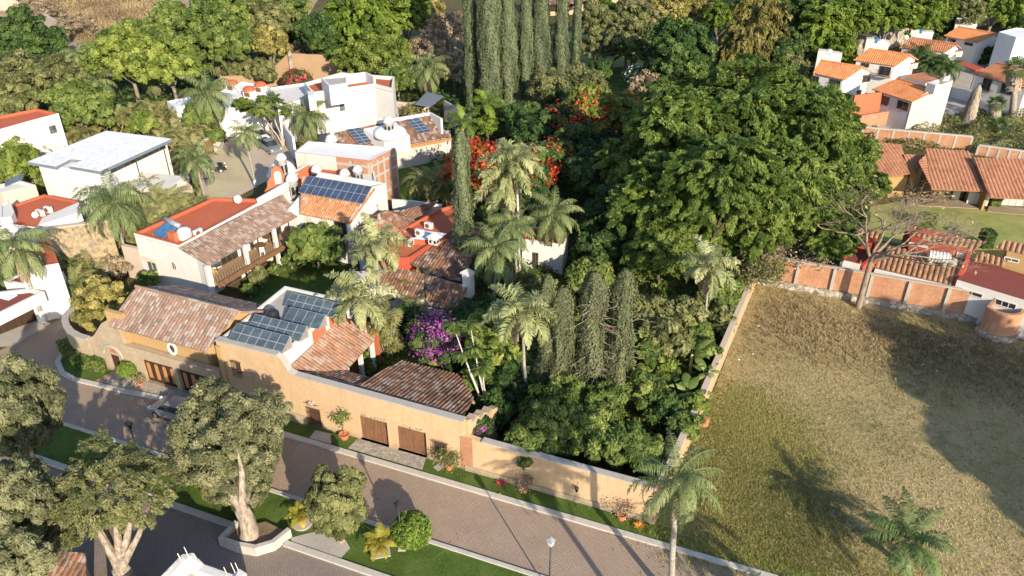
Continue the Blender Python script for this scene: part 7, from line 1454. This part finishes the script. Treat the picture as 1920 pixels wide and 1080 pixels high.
# street trees
many([
 ('street', 425, 822, 4.5, 102, 'large grey green tree with massive pale trunk in the planter by the road', {'vz': 1.0, 'th': 2.5, 'base': at(468, 1014)}),
 ('street', 25, 770, 6.0, 74, 'grey green tree filling the left edge beside the road', {'vz': 1.35}), ('street', 25, 950, 6.5, 76, 'grey green tree at the lower left corner', {'vz': 1.2}), ('street', 20, 1050, 5.5, 66, 'lowest crown in the lower left corner'),
 ('street', 628, 945, 3.3, 52, 'cone shaped olive green tree on the island lawn', {'vz': 1.4, 'th': 2.2, 'leafmat': 'olive'}),
 ('ball', 772, 994, 1.5, 37, 'clipped ball shrub on the kerb of the island lawn', {'name': 'round_shrub', 'cat': 'shrub', 'vz': 1.0}),
 ('street', 100, 1000, 4, 40, 'low olive foliage between the lower left trees'),
], 'tree', None, 'street_tree')
t = tree('street_tree', 'streetb', 195, 918, 5.6, 112, 'spreading olive tree with pale forked trunk at the lower left', 'tree', None, .72, 2.6, base=at(245, 1120)); 
big = [o for o in bpy.data.objects if o.get('label', '').startswith('large grey green tree')][0]
for o in list(big.children):
    if o.name.startswith('crown'):
        c2 = o.copy(); C.objects.link(c2); c2.parent = big; q = at(447, 888, 2.9); c2.location = (q.x - big.location.x, q.y - big.location.y, 2.9); c2.scale = tuple(s_ * .6 for s_ in o.scale); o.location.z += .25
# trees and palms just outside the frame whose shadows fall into the picture
def off_tree(x, y, z, r, lb, kind='mid', vz=.9):
    rb = 6; me, c, rng = crown_proto(kind, rb, 0); root = empty('roadside_tree', (x, y, 0), lb, 'tree', 'trees beyond the right edge'); cr = bpy.data.objects.new('crown', me); C.objects.link(cr); cr.parent = root; cr.location = (0, 0, z); cr.scale = (r / rb, r / rb, r * vz / (rb * .8)); trunk_mesh(z, .35, r, [(a * r / rb, b_ * r / rb, c_) for a, b_, c_ in c], M['barkg'], root, 6, 1)
for i, (px, py, z, r) in enumerate(((2075, 835, 10, 8.5), (2175, 985, 10, 8), (2010, 700, 9, 3.2))):
    g = at(px, py); L = z / math.tan(R(SUN_EL)); off_tree(g.x + math.sin(R(SUN_AZ)) * L, g.y - math.cos(R(SUN_AZ)) * L, z, r, ('big tree right of the frame shading the middle of the dry field', 'big tree right of the frame shading the lower right field', 'big tree right of the frame shading the upper right field')[i])
def off_palm(foot, h, label):
    b = Vector((*foot, 0)); root = empty('palm_tree', b, label, 'palm', 'palms below the frame'); MB().tube([(0, 0, 0), (.1, .1, h)], [.22, .16], 8).build('trunk', M['palmt'], root, True, False, False); f = bpy.data.objects.new('crown', palm_proto('queen', 0)); C.objects.link(f); f.parent = root; f.location = (.1, .1, h)
off_palm((11, 20.8), 10.5, 'tall palm below the frame whose trunk shadow crosses the road'); off_palm((17.2, 23.5), 6.2, 'short palm below the frame shading the right end of the road')
# ---------------------------------------------------------------- ground cover (stuff)
def scatter(name, polys, n, h, leaf, mat, seed, asp=.5, zl=0, up=.2):
    rng = rs(seed); P = []; tot = 0
    A = []
    for pl in polys:
        xs = np.array([[p[0], p[1]] for p in pl]); A.append((xs, (xs[:, 0].max() - xs[:, 0].min()) * (xs[:, 1].max() - xs[:, 1].min())))
    ta = sum(a for _, a in A)
    for xs, a in A:
        m = int(n * a / ta); q = rng.rand(m, 2) * (xs.max(0) - xs.min(0)) + xs.min(0); ins = np.zeros(m, bool); j = len(xs) - 1
        for i in range(len(xs)):
            xi, yi = xs[i]; xj, yj = xs[j]; c_ = ((yi > q[:, 1]) != (yj > q[:, 1])) & (q[:, 0] < (xj - xi) * (q[:, 1] - yi) / (yj - yi + 1e-9) + xi); ins ^= c_; j = i
        P.append(q[ins])
    q = np.concatenate(P); return q, rng
def ground_cover(name, polys, n, h, leaf, mat, seed, label=None):
    q, rng = scatter(name, polys, n, h, leaf, mat, seed); n = len(q); lump = .5 + .3 * np.sin(q[:, 0] * .9 + 2 * np.sin(q[:, 1] * .5)) + .3 * np.sin(q[:, 1] * 1.1 + 1.7 * np.sin(q[:, 0] * .7)); z = h * np.clip(lump, .1, 1.2) * rng.rand(n) ** .6
    P = np.stack([q[:, 0], q[:, 1], z], 1); N = rng.normal(size=(n, 3)) * .6 + np.array([0, 0, 1.0]); V, Q = quads(P, N, leaf * (.6 + .8 * rng.rand(n)), .5, rng)
    return tag(np_obj(name, V, Q, L_[mat], None, np.clip(.3 * np.sin(q[:, 0] * .6) * np.sin(q[:, 1] * .5) + .5 + .4 * (rng.rand(n) - .5), 0, 1)), label, 'ground cover', None, 'stuff')
def grass(name, polys, n, h, wd, mat, seed, label, soft=0.0):
    q, rng = scatter(name, polys, n, h, 0, mat, seed); 
    dens = .5 + .5 * np.sin(q[:, 0] * 1.9 + 2.2 * np.sin(q[:, 1] * 1.3)) * np.sin(q[:, 1] * 2.1 + 1.8 * np.sin(q[:, 0] * 1.1)); q = q[rng.rand(len(q)) < .35 + .65 * dens]; n = len(q)
    q = q + rng.normal(size=q.shape) * soft; k = 3; c = np.repeat(q, k, 0); m = len(c); a = rng.rand(m) * 6.28; hh = h * (.5 + rng.rand(m)); ln = rng.normal(size=(m, 2)) * hh[:, None] * .6; b = np.stack([c[:, 0] + rng.normal(size=m) * .05, c[:, 1] + rng.normal(size=m) * .05, np.full(m, .04)], 1); w_ = np.stack([np.cos(a), np.sin(a), 0 * a], 1) * wd; t = b + np.stack([ln[:, 0], ln[:, 1], hh], 1)
    V = np.stack([b - w_, b + w_, t + w_ * .5, t - w_ * .5], 1).reshape(-1, 3); tn = .5 + .25 * np.sin(c[:, 0] * .35 + 1) * np.sin(c[:, 1] * .3) + .45 * (rng.rand(m) - .5)
    return tag(np_obj(name, V, np.arange(4 * m).reshape(m, 4), L_[mat], None, np.clip(tn, 0, 1)), label, 'grass', None, 'stuff')
PP = lambda l: [tuple(at(x, y))[:2] for x, y in l]
ground_cover('undergrowth', [PP([(880, 780), (1215, 900), (1300, 800), (1410, 540), (1300, 480), (1100, 480), (900, 560), (870, 640)]), PP([(700, 700), (890, 740), (900, 620), (720, 600)])], 70000, 1.3, .2, 'mid', 1, 'mixed green undergrowth covering the shaded garden floor')
ground_cover('wood_undergrowth', [PP([(-40, 130), (120, 130), (600, 90), (880, 120), (880, 200), (740, 210), (640, 130), (430, 150), (300, 200), (-40, 330)]), PP([(740, 215), (1090, 200), (1640, 250), (1600, 420), (1300, 480), (900, 560), (870, 400)]), PP([(1210, 60), (1520, 0), (1560, 110), (1500, 200), (1270, 190)])], 120000, 1.8, .32, 'dark', 2, 'dark undergrowth between the trees of the wood')
ground_cover('belt_undergrowth', [PP([(140, 340), (380, 330), (365, 400), (250, 450), (235, 500), (200, 420)]), PP([(-40, 250), (300, 195), (400, 220), (380, 300), (320, 290), (190, 250), (60, 300), (60, 350), (-40, 350)])], 20000, .8, .22, 'mid', 3, 'leafy growth under the areca palms')
ground_cover('scrub', [PP([(1640, 285), (1690, 240), (1760, 220), (1960, 205), (1960, 305), (1815, 285)])], 26000, 1.6, .2, 'olive', 4, 'dry olive scrub on the slope above the brick wall')
FP = [(p.x, p.y) for p in FIELD]
grass('field_grass', [FP], 130000, .09, .022, 'grass', 5, 'tufts of dry yellow grass covering the field')
grass('green_field_grass', [PP([(1232, 985), (1300, 815), (1340, 730), (1450, 740), (1540, 860), (1600, 1080), (1300, 1050)])], 55000, .10, .022, 'grassg', 6, 'greener grass on the street side of the field', 1.3)
grass('weeds', [PP([(1440, 560), (1620, 605), (1990, 670), (1990, 790), (1800, 740), (1640, 690), (1420, 640)])], 20000, .22, .03, 'weed', 7, 'rusty brown dead weeds along the brick boundary wall', 1.6)
grass('hillside_scrub', [PP([(70, -10), (290, -10), (300, 60), (180, 90), (110, 60)])], 16000, .9, .09, 'weed', 8, 'dry brown brush on the bare hillside')
grass('verge_grass', [[tuple(ab(-52, 27.5))[:2], tuple(ab(6, 27.5))[:2], tuple(ab(6, 30.55))[:2], tuple(ab(-52, 30.55))[:2]], [tuple(ab(-34.4, 36.15))[:2], tuple(ab(-3, 36.15))[:2], tuple(ab(-4.2, 37.4))[:2], tuple(ab(-34.4, 37.4))[:2]]], 60000, .06, .015, 'lawn', 9, 'short green grass of the island and the strip below the street wall')
grass('patchy_verge_grass', [[tuple(ab(-3.2, 36.2))[:2], tuple(ab(14, 36.2))[:2], tuple(ab(14, 39.3))[:2], tuple(ab(-3.2, 38))[:2]]], 12000, .07, .018, 'grassg', 10, 'patchy grass between the kerb and the dry field')
# ---------------------------------------------------------------- cars
def car(px, py, heading, paint, label, L=4.2, W_=1.74, H=1.46, kind='hatch'):
    p = at(px, py, .7); r = empty('parked_car', (p.x, p.y, 0), label, 'car', None); d = Vector((math.cos(heading), math.sin(heading), 0)); s = Vector((-d.y, d.x, 0))
    def X(x, y, z): q = d * (x * L) + s * (y * W_ / 2) + Vector((0, 0, z * H)); return q
    prof = [(-.5, .22), (-.5, .5), (-.47, .62), (-.36, .66), (.22, .64), (.42, .56), (.49, .46), (.5, .24)]
    mb = MB(); vs = []
    for x, z in prof: vs += [X(x, -1, z), X(x, -.94 if z < .6 else -.9, z), X(x, 1, z)]
    vs = [X(x * (1 if abs(y) < .9 else .985), y * (1 if z < .55 else .93), z) for x, z in prof for y in (-1, -.6, .6, 1)]
    n = len(prof); fs = [(4*i + j, 4*i + j + 1, 4*i + j + 5, 4*i + j + 4) for i in range(n - 1) for j in range(3)] + [tuple(4*i for i in range(n)), tuple(4*i + 3 for i in range(n))[::-1], (0, 1, 4*n - 3, 4*n - 4), (1, 2, 4*n - 2, 4*n - 3), (2, 3, 4*n - 1, 4*n - 2)]
    mb.add(vs, fs); mb.build('body', M[paint], r, False, False, False)
    x0, x1, x2, x3 = (-.47, -.36, .1, .27) if kind != 'pickup' else (-.12, -.06, .14, .27)
    g = [X(x0, y, .64) for y in (-.88, .88)] + [X(x3, y, .63) for y in (-.88, .88)] + [X(x1, y, .97) for y in (-.68, .68)] + [X(x2, y, .98) for y in (-.68, .68)]
    MB().add(g, [(0, 1, 5, 4), (2, 6, 7, 3), (0, 4, 6, 2), (1, 3, 7, 5)]).build('windows', M['glassd'], r, False, False, False)
    MB().add([X(x1 - .01, -.7, .965), X(x1 - .01, .7, .965), X(x2 + .01, .7, .975), X(x2 + .01, -.7, .975), X(x1, -.66, 1.0), X(x1, .66, 1.0), X(x2, .66, 1.0), X(x2, -.66, 1.0)], [(0, 1, 2, 3), (4, 7, 6, 5), (0, 4, 5, 1), (1, 5, 6, 2), (2, 6, 7, 3), (3, 7, 4, 0)]).build('roof', M[paint], r, False, False, False)
    if kind == 'pickup': MB().add([X(-.46, -.8, .672), X(-.46, .8, .672), X(-.15, .8, .668), X(-.15, -.8, .668)], [(0, 1, 2, 3)]).build('cargo_bed', M['black'], r, False, False, False)
    for x in (-.31, .32):
        for y in (-1, 1):
            a = X(x, y * .86, 0) + Vector((0, 0, .31)); b = X(x, y * 1.02, 0) + Vector((0, 0, .31)); w_ = MB().tube([a, b], .31, 14).build('wheel', M['tyre'], r, False, False, False); MB().tube([b - s * y * .02, b + s * y * .015], .19, 10).build('rim', M['alu'], w_, False, False, False)
    for y in (-.72, .72):
        MB().tube([X(.47, y, .5), X(.503, y, .44)], .11, 6).build('headlight', M['lampw'], r, False, False, False); MB().tube([X(-.47, y, .56), X(-.505, y, .54)], .1, 6).build('taillight', M['tail'], r, False, False, False)
h_ = math.radians
car(330, 766, h_(158), 'carsilver', 'silver car parked at the driveway edge half under the large street tree')
car(371, 326, h_(205), 'carsilver', 'silver hatchback parked at the edge of the sandy court'); car(391, 314, h_(25), 'carblack', 'black car beside the silver hatchback by the sandy court')
car(483, 254, h_(-50), 'carwhite', 'white car parked under the feathery tree', 4.5, 1.8, 1.7); car(504, 272, h_(-50), 'carsilver', 'silver pickup parked in front of the white car', 5.0, 1.8, 1.6, 'pickup')
# ---------------------------------------------------------------- lamp posts
def lamp(hx, hy, z, label, black=True):
    p = at(hx, hy, z); r = empty('street_lamp', (p.x, p.y, 0), label, 'street lamp'); m = M['black']; MB().tube([(0, 0, 0), (0, 0, .6), (0, 0, .65), (0, 0, z - .35)], [.11, .09, .05, .045], 8).build('pole', m, r, True, False, False)
    MB().lathe((0, 0, z - .35), [(.08, 0), (.16, .04), (.22, .42), (.2, .44)], 4).build('lantern_glass', M['lampw'] if not black else M['glassd'], r, False, False, False)
    cp = MB().lathe((0, 0, z + .08), [(.3, 0), (.28, .05), (.13, .14), (.12, .2), (.03, .24), (.02, .34)], 4); cp.build('lantern_cap', M['alu'] if not black else m, r, False, False, False)
    MB().prism([(-.25, -.25), (.25, -.25), (.25, .25), (-.25, .25)], 0, .12).build('base', M['kerb'], r, world=False)
lamp(242, 796, 4.3, 'black street lamp with concrete foot on the island lawn at the left'); lamp(1033, 1015, 4.4, 'street lamp with pale cap at the bottom edge of the road', False); lamp(746, 946, 3.9, 'black street lamp head showing behind the clipped ball shrub')
q = at(260, 856); tag(MB().box((q.x, q.y, 0), (.9, .9, .22), AX).build('concrete_pad', M['kerb']), 'square concrete pad at the foot of the left street lamp', 'pad')
# ---------------------------------------------------------------- pots
def pot(px, py, label, kind='pot', s=1.0, pad=None, plant=None, rr=.3):
    p = at(px, py, .1); r = empty('potted_plant', (p.x, p.y, 0), label, 'potted plant', None); z0 = 0
    if pad == 'square': MB().box((p.x, p.y, 0), (1.15, 1.0, .14), AX + BX * .7).build('pad', M['concrete'], r); z0 = .14
    if pad == 'round': MB().lathe((p.x, p.y, 0), [(.65, 0), (.65, .12), (.6, .14)], 18).build('pad', M['concrete'], r); z0 = .14
    MB().lathe((p.x, p.y, z0), [(rr * .7, 0), (rr * .95, .38 * s), (rr * 1.1, .4 * s), (rr * 1.1, .5 * s), (rr * .95, .5 * s), (rr * .9, .42 * s)], 14).build('pot', M['terra'], r)
    if kind == 'pot':
        f = bpy.data.objects.new('palm_leaves', palm_proto('pot', int(px) % 3)); C.objects.link(f); f.parent = r; f.location = (0, 0, z0 + .55 * s); f.scale = (s * 1.15,) * 3; f.rotation_euler.z = px
    elif kind == 'tree':
        rng = rs(int(px)); mb = MB(); mb.tube([(0, 0, .4), (.05, 0, 1.3), (-.05, .1, 2.3)], [.04, .03, .02], 5); mb.tube([(.05, 0, 1.3), (-.5, .1, 2.0)], [.02, .01], 4); mb.tube([(0, 0, 1.5), (.4, .1, 2.2)], [.02, .01], 4); mb.build('stem', M['barkt'], r, False, False, False)
        c = np.array([(-.5, .1, 2.0), (.4, .1, 2.2), (0, .1, 2.35), (-.2, 0, 1.7)])[rng.randint(0, 4, 420)]; P = c + rng.normal(size=(420, 3)) * .17; V, Q = quads(P, rng.normal(size=(420, 3)) + [0, 0, .6], .09 * (.6 + .8 * rng.rand(420)), .5, rng); np_obj('leaves', V, Q, L_['mid'], r, rng.rand(420))
    else:
        n = 1500 if kind == 'bush' else 500; rng = rs(int(px)); mb = MB(); P = []
        for k in range(16):
            a = rng.rand() * 6.28; e = Vector((math.cos(a) * .55 * s, math.sin(a) * .55 * s, (.9 + .5 * rng.rand()) * s)); mb.tube([(0, 0, z0 + .4), e * .6 + Vector((0, 0, .3)), e], [.02, .014, .008], 4); P.append(np.array(e)[None] + rng.normal(size=(n // 16, 3)) * .2 * s)
        mb.build('twigs', M['barkt'], r, False, False, False); P = np.concatenate(P); V, Q = quads(P, rng.normal(size=P.shape) + [0, 0, .6], .07 * (.6 + .8 * rng.rand(len(P))), .5, rng); np_obj('leaves', V, Q, L_['olive' if kind == 'bush' else 'dry'], r, rng.rand(len(P)))
pot(714, 1034, 'potted yellow palm on a square slab left of the clipped ball shrub', 'pot', 1.05, 'square'); pot(567, 981, 'potted yellow palm on a round slab beside the cone shaped tree', 'pot', .95, 'round'); pot(399, 926, 'potted yellow palm in a red pot beside the large street tree', 'pot', .9, 'round')
pot(646, 822, 'young potted tree on the lawn wedge beside the grilled door', 'tree', 1.1, None, None, .36); pot(842, 878, 'bushy potted shrub on the lawn just right of the right garage door', 'bush', 1.15); pot(982, 920, 'small potted shrub with thin twigs against the street wall', 'twig', .9); pot(1165, 972, 'potted twiggy shrub near the street corner of the wall', 'twig', 1.0)
pot(263, 720, 'white pot planter beside the clipped ball shrub', 'twig', .6)
sheet('pot_bed', P_([(620, 818), (622, 833), (650, 840), (674, 824), (655, 814)]), .14, M['lawn'])
for (x, y, mt, lb) in ((1198, 988, 'orange', 'yellow leaved star shaped plant on the verge at the wall corner'), (940, 908, 'pinkred', 'low reddish plant on the verge below the street wall')):
    p = at(x, y, .1); r = empty('verge_plant', (p.x, p.y, 0), lb, 'plant'); rng = rs(x); a = np.arange(14) * 2.4; T = np.stack([np.cos(a), np.sin(a), .5 + 0 * a], 1); V, Q = quads(T * .22 + [0, 0, .1], np.stack([-.4 * np.cos(a), -.4 * np.sin(a), 1 + 0 * a], 1), np.full(14, .26), .22, rng, T); np_obj('leaves', V, Q, L_[mt], r, rng.rand(14))
r = empty('wall_lantern', at(1083, 912, 1.2), 'small black iron lantern bracket on the low street wall', 'wall lantern'); a_, z_ = wallpt(ab(-18.3, 37.5), ab(-4.8, 37.5), 1084, 911); q = ab(-18.3 + a_, 37.2); r.location = (q.x, q.y, z_); MB().lathe((q.x, q.y, z_ - .25), [(.08, 0), (.13, .3), (.16, .34), (.03, .48)], 6).build('lantern', M['black'], r); MB().tube([q + Vector((0, 0, z_ + .2)), q + Vector((0, 0, z_ + .4)), ab(-18.3 + a_, 37.52, z_ + .35)], .02, 5).build('bracket', M['black'], r)
r = empty('garden_light', at(1196, 968), 'thin post light standing against the end of the street wall', 'garden light'); MB().tube([(0, 0, 0), (0, 0, .95)], .02, 5).build('post', M['black'], r, False, False, False); MB().lathe((0, 0, .92), [(.05, 0), (.09, .15), (.02, .2)], 6).build('head', M['black'], r, False, False, False)
# pegs, stones and litter
tag(MB().lathe(tuple(at(1318, 806, 1.9))[:2] + (2.4,), [(.32, 0), (.35, .5), (.28, .55)], 10).build('clay_pot', M['terra']), 'orange clay pot on the side wall above the near corner palm', 'pot')
rnd = random.Random(5)
for i, (x, y, s_, lb) in enumerate(((1422, 612, 0.17, 'white stone in the field beside the upper side wall'), (1412, 665, 0.14, 'whitish stone by the side wall level with the banana plants'), (1385, 675, 0.12, 'small pale stone at the side wall foot'), (1730, 685, 0.15, 'white rubble piece in the brown weeds, left'), (1757, 697, 0.14, 'white rubble piece in the brown weeds, right'), (1715, 672, 0.11, 'small pale rubble piece in the weeds'), (1445, 895, 0.17, 'pale broken branch litter at the left of the field'), (1680, 682, 0.11, 'pale scrap in the shaded part of the weeds'))):
    p = at(x, y); mb = MB(); vs = []; 
    mb.lathe((p.x, p.y, .02), [(s_ * .8, 0), (s_, s_ * .3), (s_ * .6, s_ * .7), (.02, s_ * .75)], 6); tag(mb.build('stone', M['plasticw' if i != 6 else 'barkp']), lb, 'stone', 'pale stones and litter on the field')
# veranda and terrace furniture
def table(p, label, top='glass', s=.6, h=.75, n=4):
    r = empty('round_table', p, label, 'table'); z = p.z; MB().lathe((p.x, p.y, z + h - .04), [(s, 0), (s, .04)], 16).build('tabletop', M[top], r); MB().tube([(p.x, p.y, z), (p.x, p.y, z + h - .04)], .05, 6).build('pedestal', M['black'], r); return r
def chair(p, a, label, mat='palmy', group='chairs on the veranda'):
    r = empty('chair', p, label, 'chair', group); d = Vector((math.cos(a), math.sin(a), 0)); MB().box((p.x, p.y, p.z + .42), (.48, .48, .06), d).build('seat', M[mat], r); q = p - d * .23; MB().box((q.x, q.y, p.z + .48), (.05, .46, .5), d).build('backrest', M[mat], r)
    s = Vector((-d.y, d.x, 0))
    for i in (-.2, .2):
        for j in (-.2, .2): q = p + d * i + s * j; MB().box((q.x, q.y, p.z), (.05, .05, .42), d).build('leg', M[mat], r)
for (x, y, tp, lb) in ((408, 508, 'glass', 'round glass table at the near end of the veranda'), (490, 472, 'wood2', 'wooden round table in the middle of the veranda'), (505, 455, 'wood2', 'second wooden table farther along the veranda')):
    p = at(x, y, 2.42); table(p, lb, tp)
for (x, y, a, m_, lb) in ((402, 516, 1.2, 'palmy', 'pale wooden chair in front of the glass veranda table'), (411, 501, -1.4, 'palmy', 'pale wooden chair behind the glass veranda table'), (493, 478, 1.8, 'plasticw', 'white chair in front of the middle veranda table'), (484, 466, -.5, 'plasticw', 'white chair behind the middle veranda table'), (518, 448, 2.5, 'black', 'dark chair near the far end of the veranda')): chair(at(x, y, 2.42), a, lb, m_)
p = at(1770, 372, .14); table(p, 'white round table on the terrace of the middle row house', 'plasticw', .9)
p = at(1665, 358, .1); table(p, 'white garden table half hidden under bare branches by the left row house', 'plasticw', 1.3)
c = at(1830, 380, .14); tag(MB().box((c.x, c.y, .14), (2.2, 1.2, 1.5), AX).build('white_cabinet', M['plasticw']), 'white ribbed storage cabinet at the right end of the middle terrace', 'cabinet')
tag(MB().lathe((at(755, 291).x, at(755, 291).y, 0), [(1.4, .3), (1.3, .5), (.6, .8), (.02, .85)], 14).build('covered_lounger', M['white']), 'pale covered round lounger on the lawn before the patio house', 'lounger')

q, rng = scatter('litter', [[tuple(ab(-60, 31.2))[:2], tuple(ab(5, 31.2))[:2], tuple(ab(5, 36.2))[:2], tuple(ab(-60, 36.2))[:2]], [tuple(ab(-45, 27.4))[:2], tuple(ab(5, 27.4))[:2], tuple(ab(5, 30.5))[:2], tuple(ab(-45, 30.5))[:2]]], 1500, 0, 0, None, 3)
bb = q[:, 0] * BX.x + q[:, 1] * BX.y; keep = rng.rand(len(q)) < np.where(bb > 34.8, 1, .35); q = q[keep]; n = len(q)
V, Q = quads(np.stack([q[:, 0], q[:, 1], np.where((bb[keep] > 35.6) | (bb[keep] < 30.9), .19, .045)], 1), np.tile([0, 0, 1.0], (n, 1)) + rng.normal(size=(n, 3)) * .15, .035 + .06 * rng.rand(n) ** 2, .6, rng)
tag(np_obj('leaf_litter', V, Q, M['litter'], None, rng.rand(n)), 'dry fallen leaves scattered over the road and its kerbs', 'leaf litter', None, 'stuff')
